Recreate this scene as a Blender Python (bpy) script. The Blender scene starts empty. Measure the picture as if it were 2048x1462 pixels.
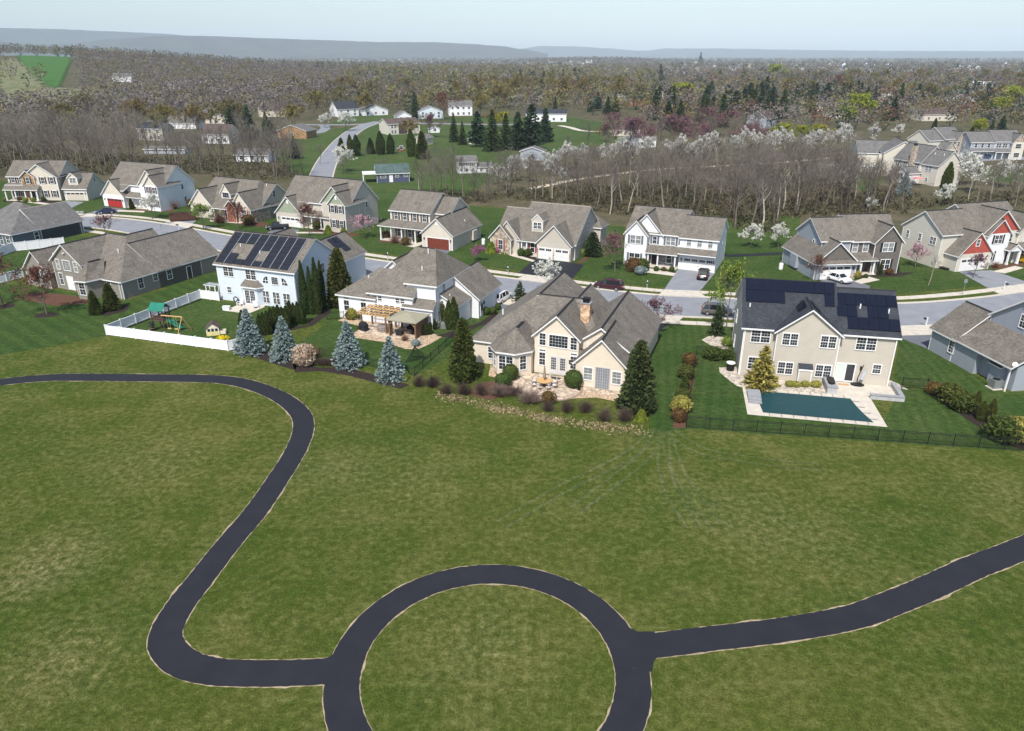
import bpy, math, random
import numpy as np
from mathutils import Vector, Matrix

S = bpy.context.scene
C = S.collection
R = math.radians

# ------------------------------------------------------------------ camera
CAM_H, PITCH, FPX = 36.0, math.atan(619 / 1450), 1450.0
cam = bpy.data.cameras.new('camera')
cam.sensor_fit = 'HORIZONTAL'; cam.sensor_width = 36; cam.lens = FPX / 2048 * 36
cam.clip_start = 0.5; cam.clip_end = 60000
camo = bpy.data.objects.new('camera', cam); C.objects.link(camo)
camo.location = (0, 0, CAM_H); camo.rotation_euler = (math.pi / 2 - PITCH, 0, 0)
S.camera = camo

# ------------------------------------------------------------------ sky, sun, exposure
SUN_EL, SUN_AZ = R(53), math.atan2(-0.30, -0.95)          # sun high behind the camera, a little to its left
wd = bpy.data.worlds.new('World'); S.world = wd; wd.use_nodes = True
wn = wd.node_tree.nodes; wl = wd.node_tree.links
sky = wn.new('ShaderNodeTexSky'); sky.sky_type = 'NISHITA'; sky.sun_disc = False
sky.sun_elevation = SUN_EL; sky.sun_rotation = SUN_AZ
sky.altitude = 100; sky.air_density = 1.0; sky.dust_density = 1.6; sky.ozone_density = 1.5
wl.new(sky.outputs[0], wn['Background'].inputs[0])
wn['Background'].inputs[1].default_value = 0.14
sl = bpy.data.lights.new('sun', 'SUN'); sl.energy = 4.5; sl.angle = R(0.53); sl.color = (1.0, 0.955, 0.885)
so = bpy.data.objects.new('sun', sl); C.objects.link(so)
tow = Vector((math.sin(SUN_AZ) * math.cos(SUN_EL), math.cos(SUN_AZ) * math.cos(SUN_EL), math.sin(SUN_EL)))
so.rotation_euler = tow.to_track_quat('Z', 'Y').to_euler(); so.location = (0, -40, 120)
S.view_settings.view_transform = 'Standard'; S.view_settings.look = 'None'
S.view_settings.exposure = 0.32; S.view_settings.gamma = 1.0; S.view_settings.use_curve_mapping = False
S.render.engine = 'CYCLES'
S.cycles.use_denoising = True
S.cycles.max_bounces = 6; S.cycles.diffuse_bounces = 2; S.cycles.glossy_bounces = 2
S.cycles.transparent_max_bounces = 6; S.cycles.volume_bounces = 1
S.cycles.volume_max_steps = 64

# ------------------------------------------------------------------ terrain height and photo rays
def sst(a, b, x):
    t = min(1.0, max(0.0, (x - a) / (b - a))); return t * t * (3 - 2 * t)
def terr(x, y):
    d = math.hypot(x, y)
    if d < 480: return 0.0
    a = x / max(y, 1.0)
    crest = 31 * sst(-0.10, -0.66, a) + 5 * sst(0.25, -0.1, a)
    if y < 0: crest = 0
    h = crest * sst(520, 1250, d) * (1 - sst(1500, 3200, d))
    h += 1.6 * math.sin(x / 170 + 1.3) * math.sin(y / 210) * sst(500, 900, d)
    h += 14 * math.exp(-((x - 330) / 420) ** 2 - ((y - 3650) / 420) ** 2)
    return h
def ray(px, py):
    u = (px - 1024) / FPX; v = (731 - py) / FPX; c, s = math.cos(PITCH), math.sin(PITCH)
    return Vector((u, c + v * s, -s + v * c))
def gp(px, py, z=0.0):
    """point of the ground seen at a photo position (flat plane at height z)"""
    d = ray(px, py); t = (z - CAM_H) / d.z
    return (d.x * t, d.y * t)
def gt(px, py):
    """the same on the terrain, by marching along the ray"""
    d = ray(px, py); t = 60.0
    while t < 9000:
        x, y, z = d.x * t, d.y * t, CAM_H + d.z * t
        if z <= terr(x, y): return (x, y)
        t += max(2.0, t * 0.006)
    return (d.x * t, d.y * t)

# ------------------------------------------------------------------ materials
MATS = {}
def nodes_of(m):
    m.use_nodes = True
    return m.node_tree.nodes, m.node_tree.links
def rgba(c): return (c[0], c[1], c[2], 1.0)
def M(name, col, rough=0.7, var=0.12, scale=1.5, spec=0.25, kind=None, metal=0.0, col2=None, bump=0.0, **kw):
    """procedural material; kind picks the pattern"""
    if name in MATS: return MATS[name]
    m = bpy.data.materials.new(name); MATS[name] = m
    N, L = nodes_of(m)
    b = N['Principled BSDF']
    b.inputs['Roughness'].default_value = rough
    b.inputs['Metallic'].default_value = metal
    b.inputs['Specular IOR Level'].default_value = spec
    geo = N.new('ShaderNodeNewGeometry')
    tex = N.new('ShaderNodeTexNoise'); tex.inputs['Scale'].default_value = scale; tex.inputs['Detail'].default_value = 5
    L.new(geo.outputs['Position'], tex.inputs['Vector'])
    rmp = N.new('ShaderNodeMapRange'); rmp.inputs[1].default_value = 0.3; rmp.inputs[2].default_value = 0.7
    L.new(tex.outputs['Fac'], rmp.inputs[0])
    mix = N.new('ShaderNodeMix'); mix.data_type = 'RGBA'
    c2 = col2 if col2 else tuple(min(1, x * (1 + var)) for x in col)
    c1 = col if col2 else tuple(x * (1 - var) for x in col)
    mix.inputs[6].default_value = rgba(c1); mix.inputs[7].default_value = rgba(c2)
    L.new(rmp.outputs[0], mix.inputs[0])
    out = mix.outputs[2]
    def math_(op, a, bb=None, cc=None):
        n = N.new('ShaderNodeMath'); n.operation = op
        for i, v in enumerate((a, bb, cc)):
            if v is None: continue
            if isinstance(v, (int, float)): n.inputs[i].default_value = v
            else: L.new(v, n.inputs[i])
        return n.outputs[0]
    def mul(colsock, fac):
        n = N.new('ShaderNodeMix'); n.data_type = 'RGBA'; n.blend_type = 'MULTIPLY'; n.inputs[0].default_value = 1.0
        L.new(colsock, n.inputs[6]); L.new(fac, n.inputs[7]); return n.outputs[2]
    def bump_(h, st, dist=0.02):
        n = N.new('ShaderNodeBump'); n.inputs['Strength'].default_value = st; n.inputs['Distance'].default_value = dist
        L.new(h, n.inputs['Height']); L.new(n.outputs[0], b.inputs['Normal'])
    if kind in ('siding', 'shake'):
        sep = N.new('ShaderNodeSeparateXYZ'); L.new(geo.outputs['Position'], sep.inputs[0])
        f = math_('FRACT', math_('MULTIPLY', sep.outputs[2], 1 / kw.get('step', 0.2)))
        line = math_('GREATER_THAN', f, 0.14)
        shade = math_('ADD', math_('MULTIPLY', line, 0.22), 0.78)
        out = mul(out, shade)
        bump_(f, 0.35, 0.03)
    if kind == 'shingle':
        sep = N.new('ShaderNodeSeparateXYZ'); L.new(geo.outputs['Position'], sep.inputs[0])
        zz = math_('MULTIPLY', sep.outputs[2], 1 / 0.135)
        f = math_('FRACT', zz); row = math_('FLOOR', zz)
        # tabs: voronoi cells stretched within each course
        cmb = N.new('ShaderNodeCombineXYZ')
        L.new(math_('MULTIPLY', math_('ADD', sep.outputs[0], math_('MULTIPLY', row, 3.17)), 2.6), cmb.inputs[0])
        L.new(math_('MULTIPLY', math_('ADD', sep.outputs[1], math_('MULTIPLY', row, 1.73)), 2.6), cmb.inputs[1])
        L.new(math_('MULTIPLY', row, 4.0), cmb.inputs[2])
        wn_ = N.new('ShaderNodeTexNoise'); wn_.inputs['Scale'].default_value = 1.0; wn_.inputs['Detail'].default_value = 1
        L.new(cmb.outputs[0], wn_.inputs['Vector'])
        mr = N.new('ShaderNodeMapRange'); mr.inputs[1].default_value = 0.28; mr.inputs[2].default_value = 0.72
        mr.inputs[3].default_value = 0.72; mr.inputs[4].default_value = 1.26
        L.new(wn_.outputs['Fac'], mr.inputs[0])
        out = mul(out, mr.outputs[0])
        edge = math_('ADD', math_('MULTIPLY', math_('GREATER_THAN', f, 0.2), 0.25), 0.75)
        out = mul(out, edge)
        bump_(f, 0.5, 0.03)
    if kind == 'stone':
        vo = N.new('ShaderNodeTexVoronoi'); vo.inputs['Scale'].default_value = kw.get('vs', 2.6)
        L.new(geo.outputs['Position'], vo.inputs['Vector'])
        hsv = N.new('ShaderNodeHueSaturation'); L.new(out, hsv.inputs['Color'])
        sp = N.new('ShaderNodeSeparateColor'); L.new(vo.outputs['Color'], sp.inputs[0])
        L.new(math_('ADD', math_('MULTIPLY', sp.outputs[0], 0.8), 0.6), hsv.inputs['Value'])
        out = hsv.outputs[0]
        bump_(vo.outputs['Distance'], 0.5, 0.05)
    if kind == 'leaf':
        rnd = geo.outputs['Random Per Island']
        oi = N.new('ShaderNodeObjectInfo')
        hs = N.new('ShaderNodeHueSaturation'); L.new(out, hs.inputs['Color'])
        L.new(math_('ADD', math_('MULTIPLY', rnd, kw.get('lv', 0.9)), 1 - kw.get('lv', 0.9) / 2), hs.inputs['Value'])
        L.new(math_('ADD', math_('MULTIPLY', oi.outputs['Random'], 0.04), 0.48), hs.inputs['Hue'])
        out = hs.outputs[0]
        tr = N.new('ShaderNodeBsdfTranslucent'); L.new(out, tr.inputs[0])
        ms = N.new('ShaderNodeMixShader'); ms.inputs[0].default_value = 0.22
        L.new(b.outputs[0], ms.inputs[1]); L.new(tr.outputs[0], ms.inputs[2])
        L.new(ms.outputs[0], N['Material Output'].inputs[0])
    if kind == 'bark':
        oi = N.new('ShaderNodeObjectInfo')
        hs = N.new('ShaderNodeHueSaturation'); L.new(out, hs.inputs['Color'])
        L.new(math_('ADD', math_('MULTIPLY', oi.outputs['Random'], 0.55), 0.72), hs.inputs['Value'])
        L.new(math_('ADD', math_('MULTIPLY', oi.outputs['Random'], 0.025), 0.487), hs.inputs['Hue'])
        out = hs.outputs[0]
    if kind == 'solar':
        sep = N.new('ShaderNodeSeparateXYZ'); L.new(geo.outputs['Position'], sep.inputs[0])
        f = math_('FRACT', math_('MULTIPLY', sep.outputs[2], 8.0))
        out = mul(out, math_('ADD', math_('MULTIPLY', math_('GREATER_THAN', f, 0.16), -0.35), 1.35))
    if bump > 0:
        t2 = N.new('ShaderNodeTexNoise'); t2.inputs['Scale'].default_value = kw.get('bs', 8.0); t2.inputs['Detail'].default_value = 4
        L.new(geo.outputs['Position'], t2.inputs['Vector']); bump_(t2.outputs['Fac'], bump, kw.get('bd', 0.05))
    L.new(out, b.inputs['Base Color'])
    return m

def grass(name, c_dark, c_mid, c_dry, dry=0.5, stripe=None, spots=(), fine=1.0):
    """mown grass: patches, tufts, dry straw, optional mowing stripes (angle, width, strength)"""
    if name in MATS: return MATS[name]
    m = bpy.data.materials.new(name); MATS[name] = m
    N, L = nodes_of(m); b = N['Principled BSDF']
    b.inputs['Roughness'].default_value = 0.9; b.inputs['Specular IOR Level'].default_value = 0.08
    geo = N.new('ShaderNodeNewGeometry'); P = geo.outputs['Position']
    def noise(sc, det=4, rough=0.6, sx=None):
        t = N.new('ShaderNodeTexNoise'); t.inputs['Scale'].default_value = sc; t.inputs['Detail'].default_value = det
        t.inputs['Roughness'].default_value = rough
        if sx:
            mp = N.new('ShaderNodeMapping'); mp.inputs['Scale'].default_value = sx; L.new(P, mp.inputs['Vector']); L.new(mp.outputs[0], t.inputs['Vector'])
        else: L.new(P, t.inputs['Vector'])
        return t.outputs['Fac']
    def mr(s, a, bb, c=0.0, d=1.0):
        n = N.new('ShaderNodeMapRange'); n.inputs[1].default_value = a; n.inputs[2].default_value = bb
        n.inputs[3].default_value = c; n.inputs[4].default_value = d; L.new(s, n.inputs[0]); return n.outputs[0]
    def mixc(f, a, bb):
        n = N.new('ShaderNodeMix'); n.data_type = 'RGBA'
        L.new(f, n.inputs[0])
        for i, v in ((6, a), (7, bb)):
            if isinstance(v, tuple): n.inputs[i].default_value = rgba(v)
            else: L.new(v, n.inputs[i])
        return n.outputs[2]
    def mth(op, a, bb):
        n = N.new('ShaderNodeMath'); n.operation = op
        for i, v in ((0, a), (1, bb)):
            if isinstance(v, (int, float)): n.inputs[i].default_value = v
            else: L.new(v, n.inputs[i])
        return n.outputs[0]
    big = noise(0.035, 5, 0.62)
    med = noise(0.22, 5, 0.65)
    tuft = noise(1.7, 5, 0.7)
    blade = noise(7.0, 3, 0.7)
    col = mixc(mr(mth('ADD', big, mth('MULTIPLY', med, 0.6)), 0.62, 0.98), c_dark, c_mid)
    dryf = mth('MULTIPLY', mr(mth('ADD', mth('MULTIPLY', med, 0.55), mth('MULTIPLY', tuft, 0.65)), 0.56, 0.82), dry)
    for (sx_, sy_, r_, st_) in spots:
        vd = N.new('ShaderNodeVectorMath'); vd.operation = 'DISTANCE'; L.new(P, vd.inputs[0]); vd.inputs[1].default_value = (sx_, sy_, 0)
        w = mr(mth('ADD', vd.outputs['Value'], mth('MULTIPLY', mth('SUBTRACT', med, 0.5), r_ * 1.6)), r_, r_ * 0.15)
        dryf = mth('ADD', dryf, mth('MULTIPLY', mth('MULTIPLY', w, mr(tuft, 0.34, 0.66)), st_))
    n_ = N.new('ShaderNodeClamp'); L.new(dryf, n_.inputs[0]); dryf = n_.outputs[0]
    col = mixc(dryf, col, c_dry)
    v = mth('MULTIPLY', mr(tuft, 0.28, 0.72, 0.62, 1.36), mr(blade, 0.28, 0.72, 0.66, 1.34))
    if stripe:
        ang, wdt, st = stripe
        sep = N.new('ShaderNodeSeparateXYZ'); L.new(P, sep.inputs[0])
        q = mth('ADD', mth('MULTIPLY', sep.outputs[0], math.cos(R(ang))), mth('MULTIPLY', sep.outputs[1], math.sin(R(ang))))
        q = mth('ADD', q, mth('MULTIPLY', med, 0.5))
        sn = N.new('ShaderNodeMath'); sn.operation = 'SINE'; L.new(mth('MULTIPLY', q, math.pi / wdt), sn.inputs[0])
        v = mth('MULTIPLY', v, mr(sn.outputs[0], -0.5, 0.5, 1 - st, 1 + st))
    mm = N.new('ShaderNodeMix'); mm.data_type = 'RGBA'; mm.blend_type = 'MULTIPLY'; mm.inputs[0].default_value = 1.0
    L.new(col, mm.inputs[6]); L.new(v, mm.inputs[7]); L.new(mm.outputs[2], b.inputs['Base Color'])
    bp = N.new('ShaderNodeBump'); bp.inputs['Strength'].default_value = 0.8 * fine; bp.inputs['Distance'].default_value = 0.22
    L.new(mth('ADD', tuft, mth('MULTIPLY', blade, 0.4)), bp.inputs['Height']); L.new(bp.outputs[0], b.inputs['Normal'])
    return m

# ------------------------------------------------------------------ mesh builder
class MB:
    def __init__(s): s.v = []; s.f = []; s.m = []
    def poly(s, pts, mi=0):
        k = len(s.v); s.v += [tuple(p) for p in pts]; s.f.append(tuple(range(k, k + len(pts)))); s.m.append(mi); return s
    def mesh(s, vs, fs, mi=0):
        k = len(s.v); s.v += [tuple(p) for p in vs]
        for f in fs: s.f.append(tuple(i + k for i in f)); s.m.append(mi)
        return s
    def box(s, x0, x1, y0, y1, z0, z1, mi=0, T=None):
        vs = [(x0, y0, z0), (x1, y0, z0), (x1, y1, z0), (x0, y1, z0), (x0, y0, z1), (x1, y0, z1), (x1, y1, z1), (x0, y1, z1)]
        if T: vs = [T(*v) for v in vs]
        return s.mesh(vs, [(0, 3, 2, 1), (4, 5, 6, 7), (0, 1, 5, 4), (1, 2, 6, 5), (2, 3, 7, 6), (3, 0, 4, 7)], mi)
    def prism(s, outline, z0, z1, mi=0):
        """vertical extrusion of a counter-clockwise outline"""
        n = len(outline); k = len(s.v)
        s.v += [(x, y, z0) for x, y in outline] + [(x, y, z1) for x, y in outline]
        s.f.append(tuple(k + i for i in reversed(range(n)))); s.m.append(mi)
        s.f.append(tuple(k + n + i for i in range(n))); s.m.append(mi)
        for i in range(n):
            j = (i + 1) % n; s.f.append((k + i, k + j, k + n + j, k + n + i)); s.m.append(mi)
        return s
    def tube(s, pts, rad, n=6, mi=0, cap=True):
        k = len(s.v); P = [Vector(p) for p in pts]
        for i, p in enumerate(P):
            t = (P[min(i + 1, len(P) - 1)] - P[max(i - 1, 0)]).normalized()
            a = t.orthogonal().normalized(); bb = t.cross(a); r = rad[i] if isinstance(rad, (list, tuple)) else rad
            for q in range(n):
                w = 2 * math.pi * q / n; s.v.append(tuple(p + (a * math.cos(w) + bb * math.sin(w)) * r))
        for i in range(len(P) - 1):
            for q in range(n):
                w = (q + 1) % n
                s.f.append((k + i * n + q, k + i * n + w, k + (i + 1) * n + w, k + (i + 1) * n + q)); s.m.append(mi)
        if cap:
            s.f.append(tuple(k + q for q in reversed(range(n)))); s.m.append(mi)
            e = k + (len(P) - 1) * n; s.f.append(tuple(e + q for q in range(n))); s.m.append(mi)
        return s
    def lathe(s, prof, n=12, c=(0, 0), mi=0):
        """prof: list of (r, z)"""
        k = len(s.v)
        for r, z in prof:
            for q in range(n):
                w = 2 * math.pi * q / n; s.v.append((c[0] + r * math.cos(w), c[1] + r * math.sin(w), z))
        for i in range(len(prof) - 1):
            for q in range(n):
                w = (q + 1) % n
                s.f.append((k + i * n + q, k + i * n + w, k + (i + 1) * n + w, k + (i + 1) * n + q)); s.m.append(mi)
        s.f.append(tuple(k + q for q in reversed(range(n)))); s.m.append(mi)
        e = k + (len(prof) - 1) * n; s.f.append(tuple(e + q for q in range(n))); s.m.append(mi)
        return s
    def data(s, name, mats, smooth=False):
        me = bpy.data.meshes.new(name); me.from_pydata(s.v, [], s.f)
        for m in (mats if isinstance(mats, (list, tuple)) else [mats]): me.materials.append(m)
        if len(me.materials) > 1: me.polygons.foreach_set('material_index', s.m)
        if smooth: me.polygons.foreach_set('use_smooth', [True] * len(me.polygons))
        me.update(); return me
    def obj(s, name, mats, parent=None, smooth=False):
        return link(name, s.data(name, mats, smooth), parent)
def link(name, me, parent=None, loc=None, rz=None):
    o = bpy.data.objects.new(name, me); C.objects.link(o)
    if parent is not None: o.parent = parent
    if loc is not None: o.location = loc
    if rz is not None: o.rotation_euler = (0, 0, rz)
    return o
def tag(o, label=None, cat=None, group=None, kind=None):
    if label: o['label'] = label
    if cat: o['category'] = cat
    if group: o['group'] = group
    if kind: o['kind'] = kind
    return o
def empty(name, label, cat, loc, rz=0.0, group=None):
    return tag(link(name, None, None, (loc[0], loc[1], loc[2] if len(loc) > 2 else 0.0), rz), label, cat, group)
def copy_tree(o, loc, rz=None, label=None, scale=None):
    c = o.copy(); C.objects.link(c); c.location = loc
    if rz is not None: c.rotation_euler = (0, 0, rz)
    if label: c['label'] = label
    if scale is not None: c.scale = scale if isinstance(scale, (tuple, list)) else (scale,) * 3
    def kids(src, dst):
        for ch in list(src.children):
            k = ch.copy(); C.objects.link(k); k.parent = dst; kids(ch, k)
    kids(o, c); return c
def npmesh(name, V, F, mat, parent=None, smooth=False, mi=None):
    """V (n,3), F (m,k) all k-gons"""
    me = bpy.data.meshes.new(name); V = np.asarray(V, np.float32); F = np.asarray(F, np.int32)
    k = F.shape[1]; n = len(F)
    me.vertices.add(len(V)); me.vertices.foreach_set('co', V.ravel())
    me.loops.add(n * k); me.loops.foreach_set('vertex_index', F.ravel())
    me.polygons.add(n); me.polygons.foreach_set('loop_start', np.arange(n, dtype=np.int32) * k)
    me.polygons.foreach_set('loop_total', np.full(n, k, np.int32))
    for m in (mat if isinstance(mat, (list, tuple)) else [mat]): me.materials.append(m)
    if mi is not None: me.polygons.foreach_set('material_index', np.asarray(mi, np.int32))
    if smooth: me.polygons.foreach_set('use_smooth', np.ones(n, bool))
    me.update(calc_edges=True); me.validate()
    return me

# ------------------------------------------------------------------ palette
WHITE = M('white_trim', (0.74, 0.74, 0.73), 0.5, 0.03, 3)
ROOF = M('brown_grey_shingle', (0.155, 0.139, 0.118), 0.9, 0.16, 0.7, 0.15, 'shingle')
ROOF_D = M('dark_slate_shingle', (0.038, 0.043, 0.052), 0.85, 0.2, 0.7, 0.2, 'shingle')
ROOF_G = M('green_grey_shingle', (0.075, 0.11, 0.105), 0.9, 0.15, 0.7, 0.15, 'shingle')
ROOF_B = M('brown_shingle', (0.10, 0.075, 0.068), 0.9, 0.15, 0.7, 0.15, 'shingle')
ROOF_M = M('grey_shingle', (0.145, 0.14, 0.135), 0.9, 0.15, 0.7, 0.15, 'shingle')
VENT = M('black_ridge_vent', (0.022, 0.022, 0.024), 0.8, 0.2, 4)
VENT_T = M('tan_ridge_cap', (0.24, 0.21, 0.175), 0.9, 0.15, 4)
PIPE = M('white_pvc', (0.78, 0.78, 0.76), 0.4, 0.03)
GLASS = M('window_glass', (0.022, 0.027, 0.034), 0.06, 0.3, 0.6, 0.6)
GLASS_L = M('curtained_glass', (0.20, 0.215, 0.215), 0.1, 0.35, 1.2, 0.6)
CONC = M('pale_concrete', (0.50, 0.455, 0.385), 0.9, 0.10, 1.2, 0.1, bump=0.1)
ASPH_S = M('street_asphalt', (0.215, 0.225, 0.245), 0.9, 0.10, 0.5, 0.15, bump=0.12, bs=20)
ASPH_D = M('driveway_asphalt', (0.13, 0.135, 0.15), 0.9, 0.12, 0.5, 0.15, bump=0.12, bs=20)
ASPH_N = M('sealed_asphalt', (0.016, 0.017, 0.022), 0.75, 0.14, 0.6, 0.25, bump=0.25, bs=14, bd=0.03)
SID = {
 'cream': M('cream_siding', (0.60, 0.545, 0.455), 0.6, 0.04, 1, 0.2, 'siding'),
 'peach': M('peach_cream_siding', (0.69, 0.605, 0.49), 0.6, 0.04, 1, 0.2, 'siding'),
 'white': M('white_siding', (0.76, 0.765, 0.77), 0.6, 0.03, 1, 0.2, 'siding'),
 'paleblue': M('pale_blue_siding', (0.62, 0.68, 0.74), 0.6, 0.03, 1, 0.2, 'siding'),
 'beige': M('beige_siding', (0.52, 0.475, 0.41), 0.6, 0.04, 1, 0.2, 'siding'),
 'tan': M('tan_siding', (0.50, 0.455, 0.385), 0.6, 0.04, 1, 0.2, 'siding'),
 'greige': M('greige_siding', (0.25, 0.232, 0.20), 0.6, 0.04, 1, 0.2, 'siding'),
 'grey': M('blue_grey_siding', (0.33, 0.36, 0.40), 0.6, 0.04, 1, 0.2, 'siding'),
 'slate': M('slate_blue_siding', (0.115, 0.14, 0.165), 0.6, 0.05, 1, 0.2, 'siding'),
 'navy': M('navy_siding', (0.075, 0.09, 0.14), 0.6, 0.05, 1, 0.2, 'siding'),
 'dark': M('brown_grey_shake', (0.145, 0.128, 0.115), 0.7, 0.12, 2, 0.2, 'shake'),
 'red': M('brick_red_shake', (0.40, 0.085, 0.062), 0.7, 0.10, 2, 0.2, 'shake'),
 'sage': M('sage_green_shake', (0.30, 0.335, 0.245), 0.7, 0.06, 2, 0.2, 'shake'),
 'sand': M('sand_siding', (0.60, 0.565, 0.485), 0.6, 0.04, 1, 0.2, 'siding'),
 'stone': M('tan_field_stone', (0.40, 0.33, 0.26), 0.85, 0.25, 1.5, 0.15, 'stone'),
 'stoneb': M('brown_field_stone', (0.30, 0.185, 0.095), 0.85, 0.25, 1.5, 0.15, 'stone'),
 'stoneg': M('grey_field_stone', (0.20, 0.20, 0.21), 0.85, 0.3, 1.5, 0.15, 'stone'),
 'brick': M('red_brown_brick', (0.24, 0.095, 0.065), 0.85, 0.25, 3, 0.15, 'stone', vs=4),
}
BLACK = M('black_shutter', (0.02, 0.02, 0.022), 0.6, 0.1)
PLUM = M('plum_shutter', (0.075, 0.018, 0.03), 0.6, 0.1)
BROWNS = M('brown_shutter', (0.07, 0.05, 0.045), 0.6, 0.1)
GREYS = M('grey_shutter', (0.13, 0.15, 0.18), 0.6, 0.1)
REDS = M('rose_shutter', (0.32, 0.09, 0.08), 0.6, 0.1)
DOORW = M('white_garage_door', (0.72, 0.71, 0.69), 0.5, 0.03)
DOORR = M('red_garage_door', (0.36, 0.03, 0.028), 0.5, 0.08)
DOORM = M('mahogany_garage_door', (0.165, 0.04, 0.024), 0.5, 0.3, 6)
DOORC = M('cream_garage_door', (0.52, 0.47, 0.39), 0.5, 0.03)
DKDOOR = M('dark_front_door', (0.025, 0.018, 0.016), 0.4, 0.1)
METAL = M('grey_metal', (0.35, 0.36, 0.37), 0.4, 0.05, metal=0.6)
IRON = M('black_iron', (0.013, 0.013, 0.014), 0.5, 0.1)
WOOD = M('brown_timber', (0.175, 0.105, 0.062), 0.8, 0.25, 5)
WOODP = M('yellow_pine', (0.58, 0.38, 0.175), 0.75, 0.15, 5)
MULCH = M('dark_mulch', (0.035, 0.026, 0.024), 0.95, 0.5, 6, 0.05, bump=0.6, bs=9)
BARKR = M('red_brown_mulch', (0.105, 0.055, 0.038), 0.95, 0.4, 6, 0.05, bump=0.6, bs=9)
GRAVEL = M('tan_gravel', (0.40, 0.30, 0.205), 0.95, 0.35, 5, 0.05, 'stone', vs=5)
PAVER = M('tan_paver', (0.43, 0.345, 0.265), 0.9, 0.2, 2.5, 0.08, 'stone', vs=3)
SLATEW = M('grey_block', (0.26, 0.265, 0.275), 0.9, 0.12, 3)

# ------------------------------------------------------------------ house kit
_win = {}
def win_mesh(w, h, cols, rows, dbl, style):
    k = ('f', w, h, cols, rows, dbl, style)
    if k in _win: return _win[k]
    f = MB(); c = 0.10 if style != 'thin' else 0.07
    x0, x1, z0, z1 = -w / 2, w / 2, -h / 2, h / 2
    f.box(x0 - c, x0, -0.07, 0.0, z0 - c, z1 + c); f.box(x1, x1 + c, -0.07, 0.0, z0 - c, z1 + c)
    f.box(x0, x1, -0.07, 0.0, z1, z1 + c); f.box(x0, x1, -0.09, 0.0, z0 - c, z0)
    n = 2 if dbl else 1
    if dbl: f.box(-0.06, 0.06, -0.068, 0.0, z0, z1)
    for i in range(n):
        a = x0 if i == 0 else 0.06; b = x1 if (n == 1 or i == 1) else -0.06
        if style in ('sash', 'thin'): f.box(a, b, -0.055, -0.012, -0.035, 0.035)
        g = 0.008
        for q in range(1, cols):
            xx = a + (b - a) * q / cols; f.box(xx - g, xx + g, -0.04, -0.016, z0, z1)
        for q in range(1, rows):
            zz = z0 + h * q / rows
            if style in ('sash', 'thin') and abs(zz) < 0.02: continue
            f.box(a, b, -0.039, -0.017, zz - g, zz + g)
    p = MB(); p.box(x0, x1, -0.02, -0.004, z0, z1)
    _win[k] = (f.data('window', WHITE), p); return _win[k]
_pane = {}
def pane_mesh(w, h, glass):
    k = (w, h, glass.name)
    if k not in _pane: _pane[k] = MB().box(-w / 2, w / 2, -0.02, -0.004, -h / 2, h / 2).data('pane', glass)
    return _pane[k]
_shut = {}
def shutter_mesh(w, h, mat):
    k = (w, h, mat.name)
    if k not in _shut:
        b = MB(); b.box(-w / 2, w / 2, -0.05, 0.0, -h / 2, h / 2)
        b.box(-w / 2 + 0.06, w / 2 - 0.06, -0.06, -0.05, -h / 2 + 0.08, -0.05); b.box(-w / 2 + 0.06, w / 2 - 0.06, -0.06, -0.05, 0.05, h / 2 - 0.08)
        _shut[k] = b.data('shutter', mat)
    return _shut[k]
ANG = {'f': 0.0, 'r': math.pi / 2, 'l': -math.pi / 2, 'b': math.pi}

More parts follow.
